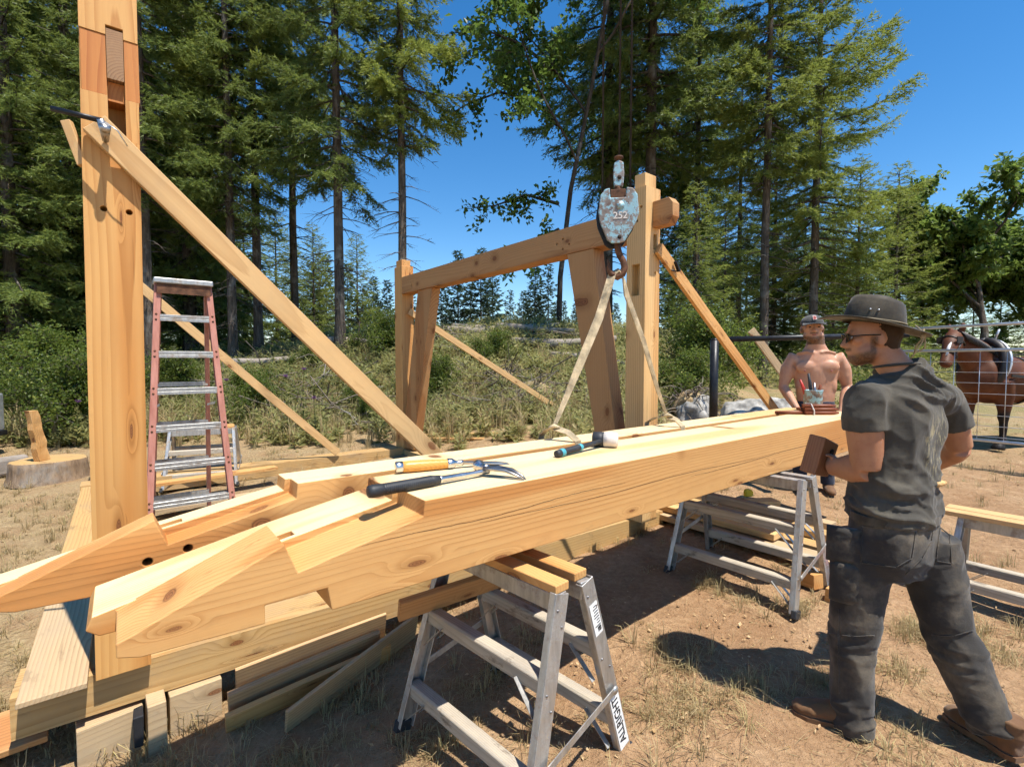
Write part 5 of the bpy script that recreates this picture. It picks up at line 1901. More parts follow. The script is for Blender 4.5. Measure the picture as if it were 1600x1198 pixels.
    def folds(c, n):
        z = c[:, 2]
        low = 1 - sstep(1.02, 1.22, z)
        w = np.stack([vnoise(c * 5.0, 1), vnoise(c * 5.0, 2), vnoise(c * 5.0, 4)], 1) * 0.05
        q = c + w
        r = 0.0155 * low * ridged(q * np.array([5.0, 5.0, 21.0]), 7)
        # folds fan from the left armpit down across the back
        lat = (q - c_arm) @ np.array(Rt[:])
        dz = q[:, 2] - c_arm[2]
        diag = lat * 0.75 + dz * 0.9
        fan = sstep(-0.10, 0.10, lat) * (1 - sstep(0.22, 0.40, lat))
        r += 0.0135 * fan * (1 - low * 0.5) * ridged(np.stack([diag * 13, (lat - dz) * 3.2, c[:, 1] * 2], 1), 11)
        r += 0.0055 * ridged(q * np.array([9.0, 9.0, 6.0]), 17)
        hem = np.exp(-((z - 0.972) / 0.012) ** 2)
        return r - 0.006 + 0.004 * hem
    link('shirt', fuse(mb, 0.0072, 12, folds), 'tee_charcoal')
    mb = MB()                                            # collar rib
    ring = []
    for t in np.linspace(0, 2 * math.pi, 25):
        ring.append(at(1401, 572, MD) + Rt * (0.086 * math.cos(t)) + F * (0.080 * math.sin(t)) + Z * (0.010 * math.sin(t) * -1 + 0.002))
    mb.tube(ring, 0.006, 6)
    link('collar', mb, 'tee_charcoal')

    # --- trousers
    hl, hr = at(1350, 850, MD), at(1446, 850, MD)
    kl, al = at(1333, 990, MD - 0.01), at(1330, 1120, MD - 0.03)
    kr, ar = at(1482, 985, MD - 0.05), at(1543, 1120, MD - 0.16)
    mb = MB()
    loft(mb, [(at(1397, 795, MD), 0.205, 0.135, Rt), (at(1396, 830, MD), 0.215, 0.145, Rt), (at(1397, 862, MD), 0.212, 0.14, Rt), (at(1398, 892, MD), 0.17, 0.10, Rt)], 28, power=2.4)
    loft(mb, [(hl + Z * 0.05, 0.115, 0.125, Rt), (hl, 0.123, 0.128, Rt), (hl.lerp(kl, 0.4), 0.110, 0.112, Rt), (hl.lerp(kl, 0.8), 0.098, 0.10, Rt), (kl, 0.093, 0.096, Rt), (kl.lerp(al, 0.3), 0.090, 0.092, Rt), (kl.lerp(al, 0.65), 0.087, 0.088, Rt), (al - Z * 0.01, 0.086, 0.088, Rt), (al - Z * 0.055, 0.083, 0.092, Rt)], 24)
    loft(mb, [(hr + Z * 0.05, 0.115, 0.125, Rt), (hr, 0.123, 0.128, Rt), (hr.lerp(kr, 0.4), 0.112, 0.112, Rt), (hr.lerp(kr, 0.8), 0.099, 0.10, Rt), (kr, 0.094, 0.096, Rt), (kr.lerp(ar, 0.3), 0.092, 0.094, Rt), (kr.lerp(ar, 0.65), 0.087, 0.09, Rt), (ar, 0.086, 0.088, Rt), (ar.lerp(kr, -0.16), 0.080, 0.085, Rt)], 24)

    def tfolds(c, n):
        z = c[:, 2]
        w = np.stack([vnoise(c * 4.0, 21), vnoise(c * 4.0, 22), vnoise(c * 4.0, 24)], 1) * 0.06
        q = c + w
        knee = np.exp(-((z - 0.40) / 0.10) ** 2)
        ank = np.exp(-((z - 0.10) / 0.07) ** 2)
        crotch = 0.6 * np.exp(-((z - 0.72) / 0.08) ** 2)
        r = (0.007 * knee + 0.012 * ank + 0.008 * crotch) * ridged(q * np.array([6.0, 6.0, 24.0]), 27)
        r += 0.005 * ridged(q * np.array([8.0, 8.0, 5.0]), 29) + 0.004 * vnoise(c * 14, 33)
        return r - 0.005
    tr = link('trousers', fuse(mb, 0.0075, 14, tfolds), 'work_trousers')
    # patch pockets, flap and knee seam bands follow the cloth
    def patch(c, nrm, w, h, t, name, bev=0.006, roll=0.0):
        nrm = Vector(nrm).normalized()
        y = (Z - nrm * Z.dot(nrm)).normalized()
        x = y.cross(nrm)
        M = Matrix((x, y, nrm)).transposed().to_4x4() @ Matrix.Rotation(roll, 4, 'Z')
        M.translation = Vector(c)
        m_ = MB()
        nx, ny = 8, 8
        top = []
        for j in range(ny + 1):
            for i in range(nx + 1):
                a, b = i / nx * 2 - 1, j / ny * 2 - 1
                bulge = (1 - a ** 4) * (1 - b ** 4)
                top.append(M @ Vector((a * w / 2, b * h / 2, -t + (t * 1.6) * (0.55 + 0.45 * bulge) - 0.35 * a * a * w * 0.35 + 0.003 * math.sin(9 * b + 4 * a))))
        bot = [M @ Vector(((i / nx * 2 - 1) * w / 2, (j / ny * 2 - 1) * h / 2, -t - 0.03)) for j in range(ny + 1) for i in range(nx + 1)]
        idx = lambda i, j: j * (nx + 1) + i
        fs = [(idx(i, j), idx(i + 1, j), idx(i + 1, j + 1), idx(i, j + 1)) for j in range(ny) for i in range(nx)]
        o = len(top)
        fs += [tuple(q + o for q in f_[::-1]) for f_ in fs]
        ed = [idx(i, 0) for i in range(nx + 1)] + [idx(nx, j) for j in range(1, ny + 1)] + [idx(i, ny) for i in range(nx - 1, -1, -1)] + [idx(0, j) for j in range(ny - 1, 0, -1)]
        fs += [(ed[q], ed[q - 1], ed[q - 1] + o, ed[q] + o) for q in range(len(ed))]
        m_.add(top + bot, fs, True)
        p_ = put(name, m_, 'work_trousers', tr)
        return p_
    sl = (-Rt * 0.9 - F * 0.45)
    patch(at(1318, 850, MD - 0.03) + sl.normalized() * 0.030, sl, 0.125, 0.15, 0.008, 'holster_pocket')
    patch(at(1322, 908, MD - 0.04) + sl.normalized() * 0.035, sl, 0.12, 0.17, 0.010, 'cargo_pocket')
    mb = MB()
    ring = [at(1397, 802, MD) + Rt * (0.212 * math.cos(t)) + F * (0.142 * math.sin(t)) for t in np.linspace(0, 2 * math.pi, 33)]
    mb.ribbon(ring, 0.035, 0.006, [tuple((Rt * math.cos(t) + F * math.sin(t))) for t in np.linspace(0, 2 * math.pi, 33)])
    link('belt', mb, 'hat_leather')

    # stitched seams laid on the cloth
    from mathutils.bvhtree import BVHTree
    bm_ = bmesh.new()
    bm_.from_mesh(tr.data)
    tree = BVHTree.FromBMesh(bm_)
    eye = Vector((0, 0, CAM_H))
    for nm, pl in (('back_pocket', [(1347, 822), (1431, 829), (1424, 872), (1400, 886), (1345, 878), (1347, 822)]), ('back_pocket', [(1468, 824), (1484, 830), (1486, 880), (1462, 876), (1468, 824)]),
                   ('seam', [(1459, 815), (1455, 845), (1440, 872), (1415, 896)]), ('seam', [(1345, 812), (1400, 818), (1459, 815)]),
                   ('knee_seam', [(1296, 989), (1330, 994), (1366, 992)]), ('knee_seam', [(1456, 991), (1490, 993), (1520, 984)]), ('side_seam', [(1312, 950), (1310, 1020), (1312, 1083)])):
        hits = []
        for i in range(len(pl) - 1):
            for t in np.linspace(0, 1, 9):
                q = at(pl[i][0] + (pl[i + 1][0] - pl[i][0]) * t, pl[i][1] + (pl[i + 1][1] - pl[i][1]) * t, 2.0)
                loc, nrm, _, _ = tree.ray_cast(eye, (q - eye).normalized())
                if loc is not None:
                    hits.append(loc + nrm * 0.0012)
        if len(hits) > 3:
            m_ = MB()
            m_.tube(hits, 0.0026, 5)
            put(nm, m_, 'work_trousers', tr)
    bm_.free()

    # --- boots
    def boot(heel, toe_dir, name, tilt=0.0, s=1.0):
        td = Vector(toe_dir).normalized()
        sd = td.cross(Z).normalized()
        m_ = MB()
        h = Vector(heel)
        Q = lambda f, z: h + td * f * s + Z * (z * s + tilt * f)
        loft(m_, [(Q(-0.02, 0.16), 0.05, 0.055, sd), (Q(-0.015, 0.11), 0.048, 0.056, sd), (Q(0.0, 0.06), 0.045, 0.055, sd), (Q(0.01, 0.03), 0.042, 0.05, sd)], 16)
        loft(m_, [(Q(-0.055, 0.050), 0.030, 0.036, sd), (Q(-0.02, 0.055), 0.042, 0.046, sd), (Q(0.05, 0.058), 0.043, 0.050, sd), (Q(0.11, 0.050), 0.047, 0.042, sd), (Q(0.17, 0.042), 0.050, 0.036, sd), (Q(0.215, 0.036), 0.038, 0.028, sd), (Q(0.232, 0.032), 0.018, 0.016, sd)], 18)
        b_ = link('boot', fuse(m_, 0.007, 4, lambda c, n: 0.002 * ridged(c * 26, 41)), 'boot_leather')
        m_ = MB()
        out = [(-0.058, 0.026), (-0.03, 0.040), (0.04, 0.038), (0.12, 0.048), (0.18, 0.050), (0.225, 0.034), (0.238, 0.0)]
        loop = [(f, w) for f, w in out] + [(f, -w) for f, w in out[::-1]]
        vs = [Q(f, 0.0) + sd * w * s for f, w in loop] + [Q(f, 0.022) + sd * w * s for f, w in loop]
        k = len(loop)
        m_.add(vs, [tuple(range(k))[::-1], tuple(range(k, 2 * k))] + [(i, (i + 1) % k, k + (i + 1) % k, k + i) for i in range(k)])
        put('sole', m_, 'boot_leather', b_)
        return b_
    lf = at(1333, 1140, 2.09)
    boot((lf.x, lf.y, 0.004), (-0.90, 0.42, 0), 'boot')
    rf = at(1566, 1175, 1.93)
    boot((rf.x, rf.y - 0.01, 0.03), (-0.12, 0.99, 0), 'boot', tilt=-0.08)
    # handle of a tool sticking out of the back pocket
    mb = MB()
    a = at(1462, 757, MD - 0.10)
    mb.tube([a, a + Rt * 0.05, a + Rt * 0.085], [0.013, 0.013, 0.006], 8)
    link('pencil', mb, 'fir_pale')

    # --- the mallet head in his hand (a thing of its own)
    mt = empty('hardwood_block', bc, 0, 'dark hardwood block with a bored hole held in the hatted man\'s left hand', 'block')
    ax = (at(1292, 682, MD + 0.23) - at(1272, 745, MD + 0.23)).normalized()
    sd = Vector((0.93, 0.36, 0)).normalized()
    sd = (sd - ax * sd.dot(ax)).normalized()
    dp = ax.cross(sd)
    M = Matrix((ax, sd, dp)).transposed().to_4x4()
    mb = MB()
    prof = [(-0.092, -0.045), (-0.085, 0.050), (0.078, 0.056), (0.092, -0.050)]
    mb.prism([(p[0], p[1]) for p in prof], -0.042, 0.042, 'Z')
    mb.v = [tuple(M @ Vector(q)) for q in mb.v]
    o = bpy.data.objects.new('mallet_head', None)
    bpy.data.objects.remove(o)
    me = MB(); me.v, me.f, me.m, me.s = [tuple(M.inverted() @ Vector(q)) for q in mb.v], mb.f, mb.m, mb.s
    o = put('block_body', me, 'hardwood', mt, bevel=0.006)
    o.matrix_basis = M
    mb = MB(); mb.lathe([(0.014, 0.0), (0.014, 0.0015)], 14, M=Matrix.Translation((0.035, 0.02, -0.0432)) @ Matrix.Rotation(math.pi, 4, 'X'))
    h_ = put('bore', mb, 'dark_hole', mt)
    h_.matrix_basis = M


hatted_man()


# ------------------------------------------------------------------ the shirtless man at the beam end
def shirtless_man():
    D = 5.42
    F = Vector((-0.35, -0.93, 0)).normalized()
    Rt = F.cross(Vector((0, 0, 1)))
    Rt = Vector((0.94, -0.34, 0)).normalized()
    Z = Vector((0, 0, 1))
    gz = 0.17
    base = Vector((at(1273, 640, D).x, D, gz))
    root = empty('person', base, 0, 'shirtless man in a grey cap standing at the far end of the beams', 'person')

    def link(name, me, mat, parent=root):
        o = put(name, me, mat, parent)
        o.location = -base if parent is root else (0, 0, 0)
        return o
    mb = MB()
    hc = at(1269, 513, D)
    hf = Vector((-0.35, -0.92, 0.05))
    P, M3 = head_form(mb, hc, hf, (0, 0, 1), 1.34)
    MT = Matrix((Rt, F, Z)).transposed()
    A = lambda x, y, d=0.0: at(x, y, D + d)
    T = lambda dx, y, df=0.0: A(1274, y) + Rt * dx + F * df          # trunk: across, height as seen, forwards
    loft(mb, [(T(0, 568), 0.222, 0.10, Rt), (T(0, 556), 0.178, 0.092, Rt), (T(0, 547), 0.125, 0.084, Rt), (T(0, 538, 0.01), 0.088, 0.080, Rt), (T(0, 522, 0.02), 0.080, 0.080, Rt)])
    loft(mb, [(T(0, 700), 0.185, 0.135, Rt), (T(0, 660), 0.182, 0.132, Rt), (T(0, 630), 0.176, 0.120, Rt), (T(0, 602), 0.196, 0.125, Rt), (T(0, 578), 0.226, 0.134, Rt), (T(0, 561), 0.214, 0.116, Rt), (T(0, 550), 0.14, 0.095, Rt)], 26, power=2.25)
    for e in (-1, 1):
        ball(mb, T(e * 0.100, 573, 0.100), 0.112, 0.040, 0.072, MT)                 # chest
        ball(mb, T(e * 0.15, 602, 0.035), 0.05, 0.065, 0.10, MT)                     # flank
        mb.tube([T(e * 0.03, 551, 0.095), T(e * 0.10, 549, 0.085), T(e * 0.185, 552, 0.04)], 0.014, 8)   # collarbone
        for k in range(3):
            ball(mb, T(e * 0.043, 596 + k * 11, 0.106), 0.040, 0.020, 0.034, MT)
    arms = []
    for s, (ex, ey), (wx, wy, wf) in ((-1, (1231, 605), (1241, 640, 0.20)), (1, (1317, 605), (1299, 640, 0.20))):
        S = T(s * 0.240, 562)
        E = A(ex, ey) + F * 0.02 - Rt * 0.0
        E.y = S.y + 0.0
        Wp = T(s * 0.20, wy, wf)
        loft(mb, [(T(s * 0.09, 572), 0.08, 0.08, F), (S + Z * 0.005, 0.082, 0.084, F), (S.lerp(E, 0.30), 0.080, 0.076, F), (S.lerp(E, 0.55), 0.070, 0.072, F), (S.lerp(E, 0.85), 0.056, 0.054, F), (E, 0.053, 0.052, F), (E.lerp(Wp, 0.3), 0.062, 0.054, F), (E.lerp(Wp, 0.7), 0.046, 0.040, F), (Wp, 0.036, 0.03, F)])
        ball(mb, S.lerp(E, 0.5) + F * 0.03, 0.045, 0.045, 0.075)                    # biceps
        arms.append((S, E, Wp))
        hd = (Wp - E).normalized()
        palm = Wp + hd * 0.05
        loft(mb, [(Wp, 0.034, 0.028, Rt), (palm, 0.048, 0.026, Rt), (palm + hd * 0.04, 0.046, 0.022, Rt)])
        for i in range(4):
            k0 = palm + hd * 0.035 + Rt * ((i - 1.5) * 0.0235)
            finger(mb, [k0, k0 + hd * 0.04 + F * 0.01, k0 + hd * 0.055 + F * 0.035, k0 + hd * 0.045 + F * 0.055], 0.0115)
        t0 = palm - Rt * (s * 0.04)
        finger(mb, [t0, t0 - Rt * (s * 0.03) + hd * 0.02, t0 - Rt * (s * 0.035) + hd * 0.05], 0.013)

    def muscle(c, n):
        return 0.002 * vnoise(c * 9, 51)
    bd = link('body', fuse(mb, 0.0095, 10, muscle), 'skin_fair')
    paint_beard(bd.data, hc, M3, 1.34)
    mb = MB()
    for e in (-1, 1):
        ball(mb, T(e * 0.125, 579, 0.134), 0.011, 0.006, 0.009, MT, 2)
    link('nipples', mb, 'lip')
    mb = MB()
    for e in (-1, 1):
        ball(mb, P(e * 0.031, 0.088, 0.002), 0.013, 0.006, 0.006, M3, 2)
    link('eyes', mb, 'dark_hole')
    mb = MB(); ball(mb, P(0, 0.087, -0.060), 0.024, 0.008, 0.010, M3, 2)
    link('mouth', mb, 'lip')
    mb = MB(); ball(mb, P(0, -0.024, 0.012), 0.081 * 1.24, 0.095 * 1.24, 0.088 * 1.24, M3)
    link('hair', mb, 'hair_brown')
    # cap with stiff peak and a letter badge
    mb = MB(); ball(mb, P(0, -0.010, 0.036), 0.114, 0.140, 0.104, M3)
    mb.v = [q for q in mb.v]
    lowz = P(0, 0, 0.030).z
    mb.v = [(q[0], q[1], max(q[2], lowz)) for q in mb.v]
    cap = link('cap', mb, 'cap_cloth')
    mb = MB()
    n = 16
    up_, lo_ = [], []
    for i in range(n + 1):
        t = math.pi * i / n
        for lst, dz in ((up_, 0.005), (lo_, 0.0)):
            lst.append((P(0.083 * math.cos(t), 0.060 + 0.005, 0.032 + dz), P(0.086 * math.cos(t), 0.060 + 0.112 * math.sin(t) ** 0.7, 0.030 - 0.020 * math.cos(t) ** 2 + dz - 0.012 * math.sin(t))))
    vs = [q for a, b in up_ for q in (a, b)] + [q for a, b in lo_ for q in (a, b)]
    o_ = 2 * (n + 1)
    fs = []
    for i in range(n):
        a = 2 * i
        fs += [(a, a + 2, a + 3, a + 1), (o_ + a, o_ + a + 1, o_ + a + 3, o_ + a + 2), (a + 1, a + 3, o_ + a + 3, o_ + a + 1), (a, o_ + a, o_ + a + 2, a + 2)]
    mb.add(vs, fs, True)
    put('peak', mb, 'cap_cloth', cap)
    for mt_, sz, off in (('white_paint', 0.075, 0.0), ('red_plastic', 0.062, 0.002)):
        me = text_mesh('B', sz, 0.002)
        bd = put('badge', me, mt_, cap)
        hfn = Vector(hf).normalized()
        nn = (hfn + Z * 0.55).normalized()
        X = Z.cross(nn).normalized()
        Y = nn.cross(X)
        M = Matrix((X, Y, nn)).transposed().to_4x4()
        M.translation = P(0, 0.089 + off, 0.074 + off * 0.4)
        bd.matrix_basis = M
    # dark jeans, gloves on his right hand, boots
    mb = MB()
    hz = A(1274, 640).z
    c0 = A(1274, 640)
    H_ = lambda dx, z, df=0.0: Vector((c0.x, D, 0)) + Rt * dx + F * df + Z * z
    loft(mb, [(A(1274, 626), 0.190, 0.134, Rt), (A(1274, 650), 0.196, 0.142, Rt), (A(1274, 672), 0.195, 0.14, Rt)], 24, power=2.4)
    for s in (-1, 1):
        loft(mb, [(H_(s * 0.09, hz - 0.08), 0.105, 0.12, Rt), (H_(s * 0.10, hz - 0.3), 0.098, 0.105, Rt), (H_(s * 0.12, gz + 0.50), 0.078, 0.085, Rt), (H_(s * 0.13, gz + 0.25), 0.075, 0.08, Rt), (H_(s * 0.14, gz + 0.09), 0.07, 0.08, Rt)], 18)
    link('jeans', fuse(mb, 0.011, 4, lambda c, n: 0.005 * ridged(c * np.array([6, 6, 14.0]), 61) - 0.004), 'jeans_navy')
    S, E, Wp = arms[0]
    hd = (Wp - E).normalized()
    mb = MB()
    loft(mb, [(Wp - hd * 0.02, 0.044, 0.038, Rt), (Wp + hd * 0.02, 0.044, 0.036, Rt), (Wp + hd * 0.07, 0.056, 0.034, Rt), (Wp + hd * 0.10, 0.052, 0.03, Rt)])
    for i in range(4):
        k0 = Wp + hd * 0.085 + Rt * ((i - 1.5) * 0.0235)
        finger(mb, [k0, k0 + hd * 0.04 + F * 0.01, k0 + hd * 0.055 + F * 0.035, k0 + hd * 0.045 + F * 0.055], 0.0145)
    t0 = Wp + hd * 0.05 + Rt * 0.04
    finger(mb, [t0, t0 + Rt * 0.03 + hd * 0.02, t0 + Rt * 0.035 + hd * 0.05], 0.0155)
    link('glove', fuse(mb, 0.008, 2), 'glove_dark')
    for s in (-1, 1):
        mb = MB()
        b0 = H_(s * 0.14, gz)
        loft(mb, [(b0 + Z * 0.2, 0.058, 0.062, Rt), (b0 + Z * 0.1, 0.055, 0.062, Rt), (b0 + Z * 0.04, 0.052, 0.06, Rt)], 14)
        loft(mb, [(b0 - F * 0.06 + Z * 0.05, 0.035, 0.04, Rt), (b0 + Z * 0.055, 0.05, 0.05, Rt), (b0 + F * 0.12 + Z * 0.045, 0.052, 0.042, Rt), (b0 + F * 0.2 + Z * 0.035, 0.04, 0.03, Rt), (b0 + F * 0.225 + Z * 0.03, 0.02, 0.018, Rt)], 14)
        link('boot', fuse(mb, 0.011, 3), 'boot_leather')


shirtless_man()


# ------------------------------------------------------------------ harnessed horse behind the fence
def mat_horse():
    m, nt, b, _ = new_mat('bay_coat')
    k = NB(nt)
    c = k.coord()
    sep = k.n('ShaderNodeSeparateXYZ', {0: c}, 2)
    f = k.noise(c, 3, 4, 0.6)
    col = k.ramp(f, [(0.3, (0.06, 0.020, 0.009)), (0.7, (0.155, 0.052, 0.019))])
    legs = k.rng(k.math('ADD', sep, k.math('MULTIPLY', k.math('SUBTRACT', f, 0.5), 0.25)), 0.62, 0.42)
    col = k.mix(legs, col, (0.014, 0.011, 0.010))
    k.put(b.inputs['Base Color'], col)
    b.inputs['Roughness'].default_value = 0.58
    b.inputs['Specular IOR Level'].default_value = 0.25
    k.put(b.inputs['Normal'], k.bump(k.noise(c, 90, 3), 0.15, 0.005))
    MATS['bay_coat'] = m


mat_horse()
mat_plain('harness_leather', (0.025, 0.02, 0.017), 0.45, var=0.2)


def horse():
    hx, hy = 8.36, 8.1
    gz = G(hx, hy)
    heading = Vector((-0.985, -0.17, 0)).normalized()
    rz = math.atan2(heading.y, heading.x)
    root = empty('horse', (hx, hy, gz), rz, 'bay work horse in black harness standing behind the wire panel', 'horse')
    root.scale = (1.34, 1.34, 1.12)
    # local: +X forwards, +Y to its left, Z up
    Yv, Zv, Xv = (0, 1, 0), (0, 0, 1), (1, 0, 0)
    mb = MB()
    loft(mb, [((-0.82, 0, 1.02), 0.10, 0.14, Yv), ((-0.74, 0, 1.05), 0.24, 0.26, Yv), ((-0.5, 0, 1.06), 0.30, 0.33, Yv), ((-0.15, 0, 0.99), 0.30, 0.33, Yv), ((0.2, 0, 0.97), 0.30, 0.34, Yv), ((0.5, 0, 1.00), 0.27, 0.36, Yv), ((0.70, 0, 1.02), 0.22, 0.30, Yv), ((0.80, 0, 1.02), 0.12, 0.18, Yv)], 24)
    loft(mb, [((0.42, 0, 1.12), 0.17, 0.30, Yv), ((0.66, 0, 1.28), 0.135, 0.25, Yv), ((0.84, 0, 1.44), 0.105, 0.19, Yv), ((0.98, 0, 1.56), 0.085, 0.14, Yv), ((1.05, 0, 1.60), 0.07, 0.10, Yv)], 20)
    # head, dropped and turned a little towards us
    hv = Vector((0.62, 0.32, -0.72)).normalized()
    p0 = Vector((1.00, 0.0, 1.60))
    for secs in ([(p0 - hv * 0.06, 0.07, 0.09, Yv), (p0 + hv * 0.06, 0.095, 0.125, Yv), (p0 + hv * 0.18, 0.092, 0.125, Yv), (p0 + hv * 0.33, 0.066, 0.088, Yv), (p0 + hv * 0.46, 0.056, 0.068, Yv), (p0 + hv * 0.54, 0.058, 0.066, Yv), (p0 + hv * 0.59, 0.036, 0.04, Yv)],):
        loft(mb, secs, 18)
    for e in (-1, 1):                                    # ears
        q = p0 + Vector((-0.02, e * 0.055, 0.06))
        mb.tube([q, q + Vector((0.01, e * 0.02, 0.08)), q + Vector((0.02, e * 0.025, 0.15))], [0.032, 0.034, 0.006], 8)
    # forelegs: forearm, knee, cannon, fetlock, hoof
    for e, dx in ((-1, 0.04), (1, -0.06)):
        y = e * 0.16
        loft(mb, [((0.55, y, 0.98), 0.11, 0.13, Xv), ((0.53 + dx, y, 0.74), 0.085, 0.095, Xv), ((0.53 + dx, y, 0.52), 0.056, 0.062, Xv), ((0.54 + dx, y, 0.46), 0.058, 0.062, Xv), ((0.53 + dx, y, 0.38), 0.040, 0.043, Xv), ((0.53 + dx, y, 0.20), 0.036, 0.038, Xv), ((0.54 + dx, y, 0.14), 0.048, 0.05, Xv), ((0.57 + dx, y, 0.08), 0.046, 0.05, Xv), ((0.59 + dx, y, 0.05), 0.066, 0.066, Xv), ((0.60 + dx, y, 0.0), 0.074, 0.074, Xv)], 14)
        # hind leg: thigh, stifle forward, hock back, straight shank
        loft(mb, [((-0.58, e * 0.13, 1.05), 0.18, 0.13, Xv), ((-0.55, e * 0.17, 0.80), 0.15, 0.10, Xv), ((-0.62, e * 0.17, 0.64), 0.085, 0.07, Xv), ((-0.76, e * 0.16, 0.48), 0.058, 0.05, Xv), ((-0.77, e * 0.16, 0.42), 0.054, 0.048, Xv), ((-0.73, e * 0.16, 0.20), 0.038, 0.036, Xv), ((-0.72, e * 0.16, 0.14), 0.05, 0.048, Xv), ((-0.69, e * 0.16, 0.07), 0.048, 0.046, Xv), ((-0.67, e * 0.16, 0.0), 0.072, 0.07, Xv)], 14)
    put('body', fuse(mb, 0.018, 5, lambda c, n: 0.006 * vnoise(c * 6, 71)), 'bay_coat', root)
    mb = MB()                                            # tail and mane
    mb.tube([(-0.84, 0, 1.12), (-0.98, 0, 0.98), (-1.0, 0, 0.6), (-0.96, 0, 0.3)], [0.05, 0.075, 0.07, 0.02], 10)
    put('tail', mb, 'harness_leather', root)
    mb = MB()
    for i in range(26):
        t = i / 25
        q = Vector((0.46 + 0.56 * t, 0.015, 1.46 + 0.22 * t - 0.10 * (1 - t) ** 2))
        mb.tube([q, q + Vector((-0.02, 0.08, -0.04)), q + Vector((-0.04, 0.13, -0.17))], [0.016, 0.014, 0.004], 5)
    put('mane', mb, 'harness_leather', root)
    mb = MB()
    loft(mb, [(p0 + hv * 0.08 + Vector((0.075, 0.03, 0.06)), 0.02, 0.008, Yv), (p0 + hv * 0.28 + Vector((0.062, 0.03, 0.055)), 0.022, 0.008, Yv), (p0 + hv * 0.44 + Vector((0.05, 0.028, 0.045)), 0.012, 0.006, Yv)], 8)
    put('blaze', mb, 'white_paint', root)
    # harness: padded collar, hames, bridle, back strap, girth, traces
    mb = MB()
    ring = []
    for t in np.linspace(0, 2 * math.pi, 29):
        ring.append(Vector((0.66 + 0.17 * math.cos(t), 0.235 * math.sin(t), 1.18 + 0.36 * math.cos(t))))
    ring = [Vector((0.60 - 0.16 * (q.z - 1.18), q.y, q.z)) for q in ring]
    mb.tube(ring, 0.05, 10)
    put('collar', mb, 'harness_leather', root)
    mb = MB(); mb.tube([q + Vector((-0.05, q.y * 0.12, 0.02)) for q in ring], 0.016, 8)
    mb.tube([ring[0] + Vector((-0.05, 0.05, 0.02)), ring[0] + Vector((-0.05, 0.09, 0.16))], 0.012, 8)
    put('hame', mb, 'galvanised', root)
    mb = MB()
    def hoop(x, zc, ry, rz_, w=0.035, tilt=0.0):
        pts = [Vector((x + tilt * math.cos(t), ry * math.sin(t), zc + rz_ * math.cos(t))) for t in np.linspace(0, 2 * math.pi, 33)]
        nr = [(0, math.sin(t), math.cos(t)) for t in np.linspace(0, 2 * math.pi, 33)]
        mb.ribbon(pts, w, 0.012, nr)
    hoop(0.22, 0.97, 0.315, 0.352)
    hoop(-0.35, 1.02, 0.315, 0.345, tilt=0.1)
    mb.ribbon([(0.5, 0, 1.385), (0.2, 0, 1.335), (-0.3, 0, 1.375), (-0.7, 0, 1.33)], 0.04, 0.012, (0, 0, 1))
    mb.ribbon([(0.55, 0.28, 1.05), (0.1, 0.325, 1.0), (-0.6, 0.31, 0.95)], 0.04, 0.012, (0, 1, 0))
    put('harness_strap', mb, 'harness_leather', root)
    mb = MB()
    for k in (0.10, 0.36):
        c_ = p0 + hv * k
        w_ = 0.10 if k < 0.2 else 0.072
        mb.tube([c_ + Vector((w_ * 1.22 * math.cos(t) * 0.78, w_ * math.sin(t), w_ * 1.22 * math.cos(t) * 0.62)) for t in np.linspace(0, 2 * math.pi, 21)], 0.011, 6)
    for e in (-1, 1):
        mb.tube([p0 + hv * 0.06 + Vector((0.0, e * 0.098, 0)), p0 + hv * 0.36 + Vector((0, e * 0.072, 0))], 0.010, 6)
        mb.box(-0.005, 0.005, -0.04, 0.04, -0.045, 0.045, M=Matrix.Translation(p0 + hv * 0.12 + Vector((0.05, e * 0.115, 0.03))) @ Matrix.Rotation(R(90), 4, 'Z'))
    put('bridle', mb, 'harness_leather', root)


horse()
# ================================================================== vegetation
def _norm(a):
    return a / np.maximum(np.linalg.norm(a, axis=-1, keepdims=True), 1e-9)


def _perp(d):
    ref = np.where(np.abs(d[..., 2:3]) < 0.9, np.array([0, 0, 1.0]), np.array([1.0, 0, 0]))
    s = _norm(np.cross(d, ref))
    return s, np.cross(s, d)


class Tubes:
    """many thin tapered tubes in one mesh"""
    def __init__(self):
        self.v, self.q, self.n = [], [], 0

    def add(self, pts, rad, k=5):
        pts = np.asarray(pts, float)
        rad = np.asarray(rad, float)
        m = len(pts)
        d = _norm(np.gradient(pts, axis=0))
        s, t = _perp(d)
        an = np.arange(k) * 2 * np.pi / k
        ring = pts[:, None] + (s[:, None] * np.cos(an)[None, :, None] + t[:, None] * np.sin(an)[None, :, None]) * rad[:, None, None]
        idx = np.arange(m * k).reshape(m, k) + self.n
        nx = np.roll(idx, -1, axis=1)
        self.q.append(np.stack([idx[:-1], nx[:-1], nx[1:], idx[1:]], -1).reshape(-1, 4))
        self.v.append(ring.reshape(-1, 3))
        self.n += m * k

    def mesh(self, name, mat):
        return np_mesh(name, np.concatenate(self.v), np.concatenate(self.q), mat, smooth=True)


